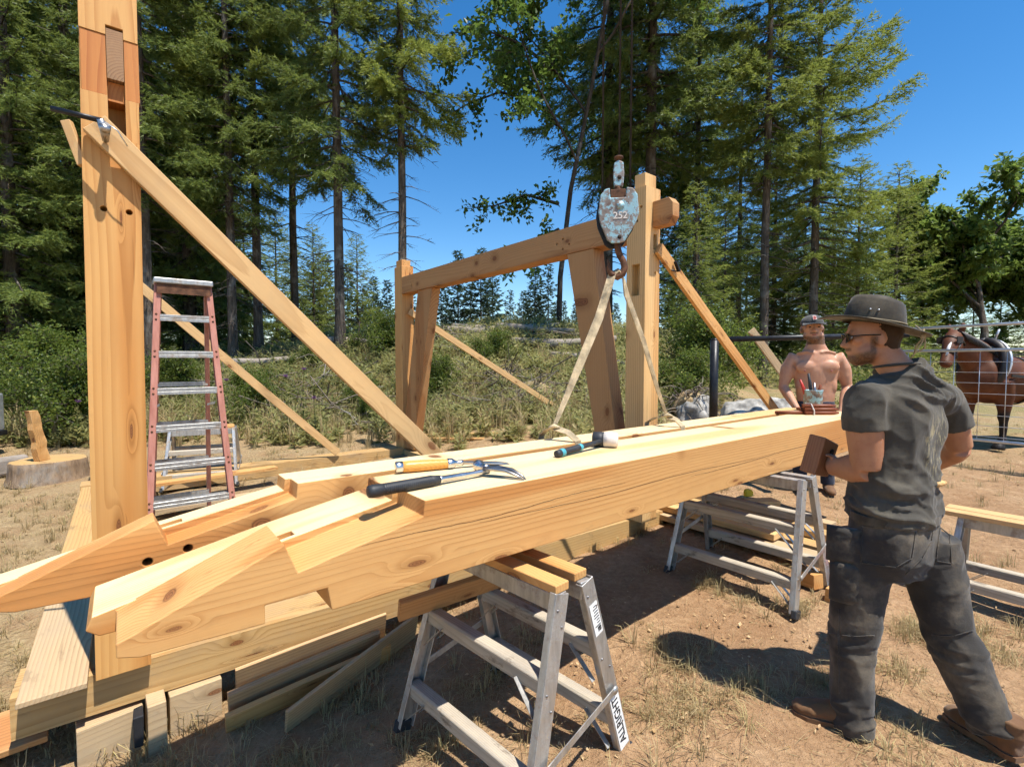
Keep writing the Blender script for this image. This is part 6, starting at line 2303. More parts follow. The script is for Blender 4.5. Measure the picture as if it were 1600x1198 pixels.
def blades_mesh(name, base, dirn, side, length, width, tint, mat, kite=False):
    """one narrow leaf per row: a triangle, or a kite with a fold"""
    n = len(base)
    length = np.asarray(length)[:, None]
    width = np.asarray(width)[:, None]
    if not kite:
        v = np.stack([base - side * width / 2, base + side * width / 2, base + dirn * length], 1).reshape(-1, 3)
        t = np.arange(3 * n).reshape(n, 3)
        return np_mesh(name, v, t, mat, attr={'tint': np.repeat(tint, 3)})
    nrm = np.cross(side, dirn)
    v = np.stack([base, base + dirn * length * 0.45 - side * width / 2 + nrm * width * 0.15, base + dirn * length + 0 * nrm,
                  base + dirn * length * 0.45 + side * width / 2 + nrm * width * 0.15], 1).reshape(-1, 3)
    i = np.arange(n)[:, None] * 4
    t = np.concatenate([i + np.array([[0, 1, 2]]), i + np.array([[0, 2, 3]])], 1).reshape(-1, 3)
    return np_mesh(name, v, t, mat, attr={'tint': np.repeat(tint, 4)})


def make_conifer(seed, H, base, Rm, nb, r0, needle=(0.135, 0.030), twig_step=0.055, blade_step=0.034, dead=26, lean=0.0, droop=0.25, dens=1.0, top=0.75, mat='needles', bark='bark', sparse=0.0):
    g = np.random.default_rng(seed)
    tb = Tubes()
    n = 14
    t = np.linspace(0, 1, n)
    cx = np.cumsum(g.normal(0, 0.02, n)) * H * 0.02 + lean * t * H
    cy = np.cumsum(g.normal(0, 0.02, n)) * H * 0.02
    cx -= cx[0]
    cy -= cy[0]
    trunk = np.stack([cx, cy, t * H - 0.3], 1)
    rad = r0 * (1 - t) ** 0.85 + 0.012
    rad[0] *= 1.35
    tb.add(trunk, rad, 9)
    at = lambda h: np.array([np.interp(h, trunk[:, 2], trunk[:, 0]), np.interp(h, trunk[:, 2], trunk[:, 1]), h])
    rt = lambda h: np.interp(h, trunk[:, 2], rad)
    for i in range(dead):                                    # bare dead branches under the crown
        h = g.uniform(0.12, 1.05) * base + 0.4
        az = g.uniform(0, 2 * np.pi)
        L = g.uniform(0.5, 1.0) * Rm * 0.62 * min(1, h / 3.0)
        s = np.linspace(0, 1, 6)
        el = g.uniform(-0.25, 0.2)
        d = np.array([np.cos(az), np.sin(az), el])
        p = at(h) + d * (s * L)[:, None] + np.stack([g.normal(0, .03, 6) * s, g.normal(0, .03, 6) * s, -0.22 * L * s ** 2], 1)
        tb.add(p, 0.018 * (1 - s) + 0.003, 3)
        for k in range(g.integers(2, 6)):                    # its twigs
            u = g.uniform(0.3, 0.95)
            q0 = np.array([np.interp(u, s, p[:, c]) for c in range(3)])
            a2 = az + g.uniform(0.5, 1.1) * g.choice([-1, 1])
            l2 = L * (1 - u) * 0.8 + 0.1
            q = q0 + np.array([np.cos(a2), np.sin(a2), g.uniform(-0.5, 0.1)]) * (np.linspace(0, 1, 3) * l2)[:, None]
            tb.add(q, np.array([0.007, 0.005, 0.002]), 3)
    B, D, S, T = [], [], [], []
    gold = 2.39996
    for i in range(nb):
        f = (i + g.uniform(0, 1)) / nb
        h = base + (H * 0.99 - base) * f ** 1.05
        az = i * gold + g.normal(0, 0.35)
        prof = (1 - f) ** top * min(1.0, 0.55 + f * 4)
        L = Rm * prof * g.uniform(0.62, 1.15) + 0.25
        if g.uniform() < sparse:
            continue
        el = -0.22 + 0.85 * f + g.normal(0, 0.08)
        s = np.linspace(0, 1, 9)
        d = np.array([np.cos(az), np.sin(az), el])
        d = d / np.linalg.norm(d)
        curve = -droop * L * s ** 1.6 + 0.20 * L * s ** 4
        p = at(h) + d * (s * L)[:, None]
        p[:, 2] += curve
        p[:, :2] += g.normal(0, 0.03, (9, 2)) * s[:, None]
        tb.add(p, (0.008 + 0.011 * L) * (1 - s) + 0.003, 4)
        nt = max(4, int(L / twig_step * dens))
        u = 0.12 + 0.88 * g.uniform(0, 1, nt) ** 0.8
        q0 = np.stack([np.interp(u, s, p[:, c]) for c in range(3)], 1)
        tan = _norm(np.stack([np.interp(u, s, np.gradient(p[:, c])) for c in range(3)], 1))
        lat = _norm(np.cross(tan, np.array([0, 0, 1.0])))
        sg = g.choice([-1, 1], nt)[:, None]
        tl = (0.20 + 0.34 * L * (1 - u * 0.75) * 0.72) * g.uniform(0.55, 1.2, nt)
        td = _norm(tan * g.uniform(0.45, 1.0, (nt, 1)) + lat * sg * g.uniform(0.4, 1.0, (nt, 1)) + np.array([0, 0, 1.0]) * g.normal(-0.16, 0.22, (nt, 1)))
        nbld = np.maximum(3, (tl / blade_step).astype(int))
        rep = np.repeat(np.arange(nt), nbld)
        w = g.uniform(0.05, 1.0, len(rep))
        bp = q0[rep] + td[rep] * (tl[rep] * w)[:, None]
        bp[:, 2] -= 0.22 * tl[rep] * w ** 2
        bl = _norm(np.cross(td[rep], np.array([0, 0, 1.0])))
        sg2 = g.choice([-1, 1], len(rep))[:, None]
        bd = _norm(td[rep] * g.uniform(0.5, 1.1, (len(rep), 1)) + bl * sg2 * g.uniform(0.2, 0.9, (len(rep), 1)) + g.normal(0, 0.28, (len(rep), 3)))
        bs = _norm(np.cross(bd, g.normal(0, 1, (len(rep), 3)) + np.array([0, 0, 0.8])))
        B.append(bp)
        D.append(bd)
        S.append(bs)
        tw = g.uniform(0, 1, nt)
        T.append(np.clip(0.25 + 0.45 * tw[rep] + 0.3 * w * u[rep] + g.normal(0, 0.08, len(rep)), 0, 1))
    B, D, S, T = map(np.concatenate, (B, D, S, T))
    m = len(B)
    crown = blades_mesh('crown', B, D, S, needle[0] * g.uniform(0.65, 1.3, m), needle[1] * g.uniform(0.7, 1.3, m), T, mat)
    return tb.mesh('trunk', bark), crown


def make_broadleaf(seed, H, spread, leaf, nleaf, r0, trunk_h, mat='broadleaf', bark='bark', airy=0.5, arch=None):
    """branching tree; leaves gather along the last two orders of shoots"""
    g = np.random.default_rng(seed)
    tb = Tubes()
    shoots = []

    def grow(p0, d, L, r, order):
        s = np.linspace(0, 1, 7)
        wob = np.cumsum(g.normal(0, 0.05, (7, 3)), 0) * L
        p = p0 + d * (s * L)[:, None] + wob * s[:, None]
        p[:, 2] += (0.12 if order < 2 else -0.16) * L * s ** 2
        tb.add(p, r * (1 - 0.75 * s) + 0.002, 6 if order < 2 else 3)
        if order >= 2:
            shoots.append((p, L, order))
        if order >= 3:
            return
        k = {0: 13, 1: 7, 2: 6}[order]
        for j in range(k):
            u = g.uniform(0.32 if order == 0 else 0.2, 1.0)
            q = np.array([np.interp(u, s, p[:, c]) for c in range(3)])
            a = g.uniform(0, 2 * np.pi)
            sd, td = _perp(d[None])
            lat = sd[0] * np.cos(a) + td[0] * np.sin(a)
            nd = d * g.uniform(0.25, 0.8) + lat * g.uniform(0.6, 1.0) + np.array([0, 0, 0.12])
            nd /= np.linalg.norm(nd)
            grow(q, nd, L * g.uniform(0.36, 0.6) * (1.25 - 0.5 * u) * (spread if order == 0 else 1), r * 0.42, order + 1)
    tr = np.array([g.normal(0, .04), g.normal(0, .04), 1.0])
    grow(np.array([0, 0, -0.2]), tr / np.linalg.norm(tr), H * 0.85, r0, 0)
    for a in (arch or []):
        p = np.array(a, float)
        tb.add(p, np.linspace(0.045, 0.008, len(p)), 5)
        for i in range(1, len(p)):
            for j in range(4):
                d = g.normal(0, 1, 3) * np.array([1, 1, 0.5])
                d /= np.linalg.norm(d)
                u = g.uniform()
                q0 = p[i - 1] * (1 - u) + p[i] * u
                s = np.linspace(0, 1, 5)
                q = q0 + d * (s * g.uniform(0.3, 0.8))[:, None]
                q[:, 2] -= 0.15 * s ** 2
                tb.add(q, 0.008 * (1 - s) + 0.002, 3)
                shoots.append((q, 0.6, 3))
    wts = np.array([L for _, L, _ in shoots])
    pick = g.choice(len(shoots), nleaf, p=wts / wts.sum())
    u = g.uniform(0.1, 1.02, nleaf)
    P = np.stack([sh[0] for sh in [(q[0][np.linspace(0, len(q[0]) - 1, 5).astype(int)],) for q in shoots]])
    sx = u * 3.999
    i0 = np.clip(sx.astype(int), 0, 3)
    fr = (sx - i0)[:, None]
    base = P[pick, i0] * (1 - fr) + P[pick, i0 + 1] * fr + g.normal(0, 0.035 + 0.05 * airy, (nleaf, 3))
    dirn = _norm(g.normal(0, 1, (nleaf, 3)) + np.array([0, 0, -0.35]))
    side = _norm(np.cross(dirn, g.normal(0, 0.6, (nleaf, 3)) + np.array([0, 0, 1.0])))
    clump = g.uniform(0, 1, len(shoots))
    T = np.clip(0.2 + 0.5 * clump[pick] + g.normal(0, 0.18, nleaf), 0, 1)
    crown = blades_mesh('crown', base, dirn, side, leaf * g.uniform(0.7, 1.3, nleaf), leaf * 0.62 * g.uniform(0.7, 1.3, nleaf), T, mat, kite=True)
    return tb.mesh('trunk', bark), crown


def plant_tree(name, meshes, x, y, s, rz, label, group=None, cat='tree', z=None, sz=None):
    o = empty(name, (x, y, (G(x, y) if z is None else z)), rz, label, cat, group)
    o.scale = (s, s, sz or s)
    for nm, me in zip(('trunk', 'crown'), meshes):
        c = bpy.data.objects.new(nm, me)
        COL.objects.link(c)
        c.parent = o
    return o


FULL = make_conifer(1, 20, 1.2, 3.0, 230, 0.22, dead=16, droop=0.30, dens=1.7)
BARE = make_conifer(2, 20, 6.3, 2.25, 150, 0.155, dead=46, droop=0.30, mat='needles_light', dens=2.2)
BARE2 = make_conifer(3, 21, 5.0, 2.6, 160, 0.17, dead=40, droop=0.38, mat='needles', dens=2.0)
WIDE = make_conifer(4, 19, 3.6, 3.4, 150, 0.16, dead=30, droop=0.16, mat='needles_light', sparse=0.1, dens=2.0)
YOUNG = make_conifer(5, 9, 0.5, 2.1, 120, 0.09, dead=0, droop=0.18, mat='needles_light', dens=0.9)
FAR = make_conifer(6, 11, 0.4, 2.3, 120, 0.12, needle=(0.36, 0.15), twig_step=0.11, blade_step=0.11, dead=0, droop=0.15, mat='needles_far', top=0.9)
FAR2 = make_conifer(16, 10, 0.8, 1.9, 100, 0.11, needle=(0.34, 0.14), twig_step=0.11, blade_step=0.11, dead=4, droop=0.22, mat='needles_far', top=0.8, sparse=0.15)


def px_xy(px, D):
    return (px - 800) / 772.0 * D, D


near_list = [  # px, distance, kind, scale, turn, label
    (-120, 12.5, FULL, 1.0, 0.3, 'dense dark fir cut by the left edge behind the trailer'),
    (25, 13.0, FULL, 0.95, 1.9, 'dense dark fir left of the tall near post'),
    (120, 15.5, FULL, 1.05, 3.1, 'dense fir directly behind the tall near post'),
    (235, 13.5, BARE2, 1.0, 0.9, 'fir just right of the tall near post, trunk behind the ladder'),
    (300, 17.0, FULL, 1.1, 4.4, 'dense fir behind the upper end of the long brace'),
    (365, 14.5, BARE2, 0.95, 2.2, 'fir with dark bare trunk between ladder and long brace'),
    (405, 15.5, BARE, 1.08, 5.1, 'fir whose thick trunk crosses behind the long brace'),
    (463, 18.5, BARE, 1.15, 0.4, 'slender fir right of the thick trunk, partly behind the brace'),
    (533, 14.0, BARE2, 1.02, 1.2, 'tall fir with straight bare trunk left of the sky gap'),
    (630, 14.2, BARE, 1.0, 3.6, 'lone fir with dead lower branches above the far post'),
    (948, 20.5, BARE2, 1.5, 4.0, 'fir whose trunk rises behind the hook block'),
    (1012, 19.0, BARE2, 1.6, 2.7, 'dark fir rising directly above the post with the hook block'),
    (1085, 22.5, BARE, 1.25, 1.0, 'fir between the post and the pale trunked fir'),
    (1192, 17.5, BARE, 1.2, 5.5, 'fir with pale bare trunk right of the slanted brace'),
    (1268, 18.5, WIDE, 1.2, 0.2, 'wide branched fir standing above the capped man, edge of the open sky'),
]
for i, (px, D, kind, s, a, lab) in enumerate(near_list):
    x, y = px_xy(px, D)
    plant_tree('fir_tree', kind, x, y, s * (0.86 if kind is FULL else 0.80), a, lab, 'tall firs at the edge of the clearing', sz=s)
rg = random.Random(21)
back = []
for i in range(11):
    px = -220 + i * 56 + rg.uniform(-14, 14)
    D = rg.uniform(19, 27)
    back.append((px, D, rg.choice([FULL, BARE2, FULL, WIDE]), rg.uniform(0.95, 1.25)))
for i in range(20):                     # low growth that closes the wood between the trunks
    back.append((-200 + i * 37 + rg.uniform(-10, 10), rg.uniform(26, 36), YOUNG, rg.uniform(0.7, 1.15)))
for i in range(16):
    back.append((1030 + i * 27 + rg.uniform(-8, 8), rg.uniform(30, 42), YOUNG, rg.uniform(0.85, 1.25)))
for i in range(4):
    back.append((1090 + i * 55 + rg.uniform(-12, 12), rg.uniform(24, 30), rg.choice([FULL, WIDE, BARE2]), rg.uniform(0.7, 0.95)))
for (px, D, kind, s) in back:
    x, y = px_xy(px, D)
    plant_tree('fir_tree', kind, x, y, s, rg.uniform(0, 6.28), 'dense fir in the shaded rows behind the front firs', 'firs in the rows behind')
for i, (px, D, s, lab) in enumerate(((1085, 15, 0.62, 'young fir low behind the slanted brace'), (1335, 19, 0.95, 'bright young fir above the hatted man'), (1395, 22, 1.05, 'pointed young fir right of the hatted man'), (1130, 18, 0.7, 'young fir left of the pale trunk'),
                                     (1440, 25, 0.95, 'young fir left of the round maple'), (560, 22, 0.62, 'young fir seen under the lone fir'), (492, 24, 0.75, 'young fir in the gap between bare trunks'), (1690, 20, 0.9, 'young fir at the right edge behind the horse'), (1300, 23, 0.8, 'young fir behind the shirtless man'))):
    x, y = px_xy(px, D)
    plant_tree('young_fir', YOUNG, x, y, s, i * 1.3, lab, 'young firs')
far = [(490, 50, 1.0), (512, 46, .9), (545, 55, 1.0), (568, 48, .75), (585, 60, .95), (606, 52, .8), (672, 46, .62), (690, 58, .9), (716, 50, .95), (735, 62, .9), (752, 50, .98), (770, 54, .9), (797, 48, .6), (818, 60, .72), (836, 52, .85), (856, 50, .9), (880, 62, .62), (900, 48, .5), (925, 56, .7), (940, 50, .55), (660, 64, .85), (1045, 44, .75), (1060, 50, .9), (640, 50, .8)]
for i, (px, D, s) in enumerate(far):
    x, y = px_xy(px, D)
    plant_tree('distant_fir', FAR if i % 3 else FAR2, x, y, s, i * 2.1, 'small distant fir on the skyline beyond the clearing', 'distant firs on the skyline')
for i in range(26):
    px, D = rg.uniform(430, 1010), rg.uniform(75, 110)
    x, y = px_xy(px, D)
    plant_tree('distant_fir', FAR if i % 2 else FAR2, x, y, rg.uniform(0.6, 1.05), i, 'small distant fir on the skyline beyond the clearing', 'distant firs on the skyline')

ALDER = make_broadleaf(31, 11, 0.75, 0.135, 30000, 0.075, 3, mat='broadleaf', bark='bark_dark', airy=0.9,
                       arch=[[(0, 0, 5.0), (-0.6, 0, 5.6), (-1.4, -0.1, 5.75), (-2.2, -0.1, 5.45), (-2.9, 0, 5.1)],
                             [(0, 0, 3.2), (-0.8, -0.2, 3.35), (-1.5, -0.2, 3.1), (-2.2, -0.1, 3.05)],
                             [(0, 0, 6.2), (-0.9, 0, 6.9), (-1.8, 0.1, 7.3), (-2.6, 0.1, 7.2)],
                             [(0, 0, 2.6), (-0.6, -0.3, 2.2), (-1.2, -0.4, 1.6)]])
x, y = px_xy(872, 16.5)
plant_tree('alder_tree', ALDER, x, y, 1.38, 0.0, 'leafy alder arching left from behind the hook block', None)
x, y = px_xy(1000, 24)
plant_tree('alder_tree', ALDER, x, y, 1.0, 2.4, 'leafy alder further back behind the post and hook block', None)
MAPLE = make_broadleaf(33, 9.5, 1.25, 0.30, 26000, 0.2, 2.2, mat='maple_leaf', airy=1.6)
x, y = px_xy(1530, 22.0)
plant_tree('maple_tree', MAPLE, x, y, 0.92, 0.6, 'rounded dark green maple against the sky at the right', None)
x, y = px_xy(1625, 25.0)
plant_tree('maple_tree', MAPLE, x, y, 0.8, 2.6, 'second maple cut by the right edge', None)
for i in range(9):                      # low shade of trees behind the horse
    px, D = 1350 + i * 42, rg.uniform(24, 30)
    x, y = px_xy(px, D)
    plant_tree('fir_tree', YOUNG, x, y, rg.uniform(0.5, 0.68), i * 0.9, 'low dark fir in the wood behind the horse', 'low firs behind the horse')

# -- shrubs
SHRUB = make_broadleaf(41, 1.5, 1.5, 0.06, 9000, 0.02, 0.2, mat='shrub_leaf', airy=1.0)
for i, (px, D, s, lab) in enumerate(((85, 8.6, 1.0, 'bright yellow green shrub left of the tall post'), (30, 10.0, 1.1, 'green shrub behind the split slab on the stump'), (125, 10.5, 1.2, 'shrub half hidden behind the tall near post'), (270, 11.0, 0.8, 'shrub seen between the ladder rails'),
                                     (1075, 10.6, 0.8, 'shrub at the foot of the wood behind the slanted brace'), (1290, 12.0, 0.9, 'bright shrub behind the shirtless man'), (1100, 12.5, 1.2, 'leafy shrub behind the pipe gate post'), (600, 13.5, 0.9, 'pale shrub on the bank left of the far post'))):
    x, y = px_xy(px, D)
    plant_tree('shrub', SHRUB, x, y, s, i * 1.7, lab, None, cat='shrub')


for i in range(9):                      # low bushes that break up the bank
    px, D = rg.choice([430, 520, 600, 700, 760, 860, 1060]) + rg.uniform(-45, 45), rg.uniform(9.5, 16.5)
    x, y = px_xy(px, D)
    plant_tree('shrub', SHRUB, x, y, rg.uniform(0.35, 0.75), i * 0.7, 'low green bush among the weeds on the bank behind the frame', 'low bushes on the bank', cat='shrub')


# -- uncountable ground cover
def scatter(n, fx, seed):
    """fx(g, n) -> x, y, keep"""
    g = np.random.default_rng(seed)
    x, y, keep = fx(g, n)
    x, y = x[keep], y[keep]
    return g, x, y, ground_np(x, y)


def weeds(name, n, fx, seed, hgt, leaf, per, mat, stems=5, kite=True):
    g, x, y, z = scatter(n, fx, seed)
    m = len(x)
    h = (hgt[0] + (hgt[1] - hgt[0]) * g.uniform(0, 1, m) ** 1.5) * (0.45 + 0.55 * sstep(7.0, 10.5, y))
    rep = np.repeat(np.arange(m), per)
    k = len(rep)
    st = g.integers(0, stems, k)
    az = (st * 2.4 + rep * 1.7)
    ln = 0.12 + 0.25 * ((st * 37 + rep * 11) % 17) / 17
    u = g.uniform(0.05, 1.0, k)
    base = np.stack([x[rep] + np.cos(az) * ln * u * h[rep], y[rep] + np.sin(az) * ln * u * h[rep], z[rep] + u * h[rep] * 0.95], 1)
    a2 = g.uniform(0, 2 * np.pi, k)
    dirn = _norm(np.stack([np.cos(a2), np.sin(a2), g.normal(0.35, 0.45, k)], 1))
    side = _norm(np.cross(dirn, g.normal(0, 0.5, (k, 3)) + np.array([0, 0, 1.0])))
    patch = fbm(np.stack([x * 0.5, y * 0.5, x * 0], 1), 2, seed) * 0.9
    T = np.clip(0.42 + patch[rep] + g.normal(0, 0.17, k), 0, 1)
    sz = leaf * g.uniform(0.55, 1.4, k) * (1.15 - 0.5 * u)
    me = blades_mesh(name, base, dirn, side, sz, sz * 0.27, T, mat, kite=kite)
    o = put(name, me, None)
    return o


def grass(name, n, fx, seed, hgt, per, width, mat='dry_grass', flop=0.6):
    g, x, y, z = scatter(n, fx, seed)
    m = len(x)
    rep = np.repeat(np.arange(m), per)
    k = len(rep)
    a = g.uniform(0, 2 * np.pi, k)
    h = (hgt[0] + (hgt[1] - hgt[0]) * g.uniform(0, 1, m) ** 2)[rep] * g.uniform(0.4, 1.15, k)
    r = g.uniform(0, 0.05, k)
    base = np.stack([x[rep] + np.cos(a) * r, y[rep] + np.sin(a) * r, z[rep] - 0.01], 1)
    out = np.stack([np.cos(a), np.sin(a), 0 * a], 1)
    fl = g.uniform(0.1, flop, k)[:, None]
    midp = base + (out * fl * 0.35 + np.array([0, 0, 1.0]) * (1 - fl * 0.3)) * (h * 0.55)[:, None]
    tip = base + (out * fl + np.array([0, 0, 1.0]) * (1 - fl * 0.75)) * h[:, None]
    side = np.stack([-np.sin(a), np.cos(a), 0 * a], 1) * width / 2
    v = np.stack([base - side, base + side, midp - side * 0.8, midp + side * 0.8, tip], 1).reshape(-1, 3)
    i = np.arange(k)[:, None] * 5
    t = np.concatenate([i + np.array([[0, 1, 3]]), i + np.array([[0, 3, 2]]), i + np.array([[2, 3, 4]])], 1).reshape(-1, 3)
    T = np.clip(g.normal(0.5, 0.22, k) + 0.25 * g.normal(0, 1, m)[rep], 0, 1)
    me = np_mesh(name, v, t, mat, attr={'tint': np.repeat(T, 5)})
    o = put(name, me, None)
    return o


def uv_of(x, y):
    return x * UX.x + y * UX.y, x * VX.x + y * VX.y


def bank(g, n):
    y = 7.2 + 12 * g.uniform(0, 1, n) ** 1.25
    px = g.uniform(-60, 1130, n)
    x = (px - 800) / 772 * y
    u, v = uv_of(x, y)
    inside = (u > -0.6) & (u < 3.9) & (v > 2.4) & (v < 7.75)
    path = (x < -2.6) & (y < 8.2)
    right = (x > 2.6) & (y < 9.8)
    thin = g.uniform(0, 1, n) < 0.12 + 0.88 * sstep(7.4, 10.5, y + 1.5 * vnoise(np.stack([x * 0.8, y * 0.8, x * 0], 1), 4))
    return x, y, ~inside & ~path & ~right & thin


o = weeds('weed_cover', 4400, bank, 51, (0.25, 0.85), 0.15, 34, 'weed_leaf')
tag(o, 'tangled green and yellow weeds covering the bank behind the frame', 'weeds', kind='stuff')


def crest(g, n):
    y = g.uniform(11.5, 18.5, n)
    px = g.uniform(330, 1120, n)
    return (px - 800) / 772 * y, y, np.ones(n, bool)


o = weeds('crest_weeds', 2600, crest, 58, (0.25, 0.75), 0.22, 26, 'weed_leaf')
tag(o, 'coarse weeds along the top of the bank', 'weeds', kind='stuff')
o = grass('crest_grass', 3200, crest, 59, (0.3, 0.8), 14, 0.02, flop=0.5)
tag(o, 'tall dry stalks along the top of the bank', 'grass', kind='stuff')
o = grass('tall_dry_grass', 5200, bank, 52, (0.3, 0.85), 16, 0.012, flop=0.5)
tag(o, 'tall dry grass among the weeds on the bank', 'grass', kind='stuff')


def under(g, n):
    y = 15 + 14 * g.uniform(0, 1, n)
    px = g.uniform(-150, 1600, n)
    return (px - 800) / 772 * y, y, np.ones(n, bool)


o = weeds('forest_undergrowth', 1700, under, 53, (0.3, 1.1), 0.24, 26, 'weed_leaf')
tag(o, 'low undergrowth on the forest floor', 'undergrowth', kind='stuff')


def yard(g, n):
    y = 1.0 + 9 * g.uniform(0, 1, n) ** 1.3
    px = g.uniform(-100, 1700, n)
    x = (px - 800) / 772 * y
    cl = fbm(np.stack([x * 0.9, y * 0.9, x * 0], 1), 3, 6)
    dens = np.where(x < -1.2, 0.8, 0.10) + np.where(y > 4.5, 0.22, 0)
    keep = (g.uniform(0, 1, n) < dens * (0.5 + 2.2 * np.clip(cl + 0.15, 0, 1)))
    return x, y, keep


o = grass('yard_grass', 6500, yard, 54, (0.04, 0.22), 20, 0.0042, flop=1.1)
tag(o, 'short dry grass growing through the yard dirt', 'grass', kind='stuff')


def spots(centres):
    def fx(g, n):
        c = np.array(centres)
        i = g.integers(0, len(c), n)
        return c[i, 0] + g.normal(0, 1, n) * c[i, 2], c[i, 1] + g.normal(0, 1, n) * c[i, 2] * 0.8, np.ones(n, bool)
    return fx


tuft_c = []
for px, py, r in ((1170, 950, .10), (1110, 925, .08), (1085, 1060, .14), (1130, 1090, .12), (1060, 1040, .12), (1250, 965, .07), (1180, 1100, .1), (1400, 1060, .10), (1430, 1000, .08), (880, 1150, .1), (820, 1010, .1), (770, 1060, .1), (1510, 1010, .1), (1550, 1030, .1), (1020, 1130, .1), (1290, 1080, .06), (560, 1080, .12), (690, 1150, .1), (450, 1170, .1), (1100, 1150, .12), (1390, 1160, .1), (930, 870, .15), (1000, 850, .15), (640, 980, .12)):
    d = 772 * 1.6 / (py - 565)
    tuft_c.append(((px - 800) / 772 * d, d, r))
o = grass('straw_tufts', 330, spots(tuft_c), 55, (0.06, 0.17), 26, 0.0034, flop=1.2)
tag(o, 'pale straw tufts scattered over the trodden dirt', 'grass', kind='stuff')


def litter(n, seed):
    """straw and twig bits lying flat, small clods"""
    g = np.random.default_rng(seed)
    y = 0.9 + 8 * g.uniform(0, 1, n) ** 1.6
    px = g.uniform(-60, 1660, n)
    x = (px - 800) / 772 * y
    cl = fbm(np.stack([x * 1.6, y * 1.6, x * 0], 1), 2, 8)
    keep = g.uniform(0, 1, n) < 0.25 + 1.3 * np.clip(cl + 0.1, 0, 1)
    x, y = x[keep], y[keep]
    n = len(x)
    a = g.uniform(0, np.pi, n)
    d = np.stack([np.cos(a), np.sin(a), g.normal(0.05, 0.14, n)], 1)
    s = _norm(np.cross(d, np.array([0, 0, 1.0])))
    L = g.uniform(0.02, 0.10, n)
    b = np.stack([x, y, ground_np(x, y) + 0.012], 1)
    me = blades_mesh('straw_litter', b, d, s, L, g.uniform(0.0015, 0.004, n), g.uniform(0, 1, n), 'dry_grass', kite=True)
    o = put('straw_litter', me, None)
    tag(o, 'scattered bits of straw on the dirt', 'straw', kind='stuff')
    m = 1300
    y = 0.9 + 7 * g.uniform(0, 1, m) ** 1.5
    x = (g.uniform(-60, 1660, m) - 800) / 772 * y
    r = 0.004 + 0.013 * g.uniform(0, 1, m) ** 4
    oc = np.array([[1, 0, 0], [-1, 0, 0], [0, 1, 0], [0, -1, 0], [0, 0, .7], [0, 0, -.7]])
    ft = np.array([[0, 2, 4], [2, 1, 4], [1, 3, 4], [3, 0, 4], [2, 0, 5], [1, 2, 5], [3, 1, 5], [0, 3, 5]])
    v = np.stack([x, y, ground_np(x, y) + 0.006], 1)[:, None] + oc[None] * r[:, None, None] * g.uniform(0.6, 1.4, (m, 6, 1))
    t = (np.arange(m)[:, None, None] * 6 + ft[None]).reshape(-1, 3)
    me = np_mesh('dirt_clods', v.reshape(-1, 3), t, 'dirt', smooth=True)
    o = put('dirt_clods', me, None)
    tag(o, 'small clods and pebbles on the trodden dirt', 'clods', kind='stuff')


litter(14000, 57)


def shavings(n, seed):
    """pale plane shavings and chisel chips under the timbers"""
    g = np.random.default_rng(seed)
    u = g.uniform(-0.1, 4.6, n)
    v_ = 1.45 + np.abs(g.normal(0, 0.35, n)) * g.choice([-0.8, 1.5], n)
    x = u * UX.x + v_ * VX.x
    y = u * UX.y + v_ * VX.y
    a = g.uniform(0, 2 * np.pi, n)
    d = np.stack([np.cos(a), np.sin(a), g.normal(0.1, 0.3, n)], 1)
    s = _norm(np.cross(d, g.normal(0, 0.35, (n, 3)) + np.array([0, 0, 1.0])))
    b = np.stack([x, y, ground_np(x, y) + 0.014], 1)
    L = 0.006 + 0.024 * g.uniform(0, 1, n) ** 2.5
    me = blades_mesh('wood_shavings', b, d, s, L, L * g.uniform(0.2, 0.7, n), g.uniform(0.2, 1, n), 'shaving', kite=True)
    o = put('wood_shavings', me, None)
    tag(o, 'pale wood shavings and chips strewn under the beams', 'shavings', kind='stuff')


shavings(1500, 63)

# -- dead brush, logs and root wads on the bank
def slash(name, n, fx, seed, L, r, mat, label):
    g, x, y, z = scatter(n, fx, seed)
    tb = Tubes()
    for i in range(len(x)):
        l = g.uniform(*L)
        d = g.normal(0, 1, 3) * np.array([1, 1, 0.42])
        d /= np.linalg.norm(d)
        s = np.linspace(-0.5, 0.5, 5)
        p = np.array([x[i], y[i], z[i] + g.uniform(0.05, 0.5)]) + d * (s * l)[:, None] + g.normal(0, 0.035 * l, (5, 3))
        tb.add(p, g.uniform(0.5, 1.2) * r * np.array([1, .9, .75, .55, .25]), 4)
    o = put(name, tb.mesh(name, mat), None)
    tag(o, label, 'brush', kind='stuff')


def slash_zone(g, n):
    px = g.choice([560, 690, 800, 880, 1060, 380, 470, 60, 140], n) + g.normal(0, 38, n)
    y = g.uniform(9.5, 17.0, n)
    return (px - 800) / 772 * y, y, np.ones(n, bool)


slash('dead_brush', 850, slash_zone, 61, (0.4, 2.0), 0.015, 'dead_wood', 'grey dead branches tangled over the bank')


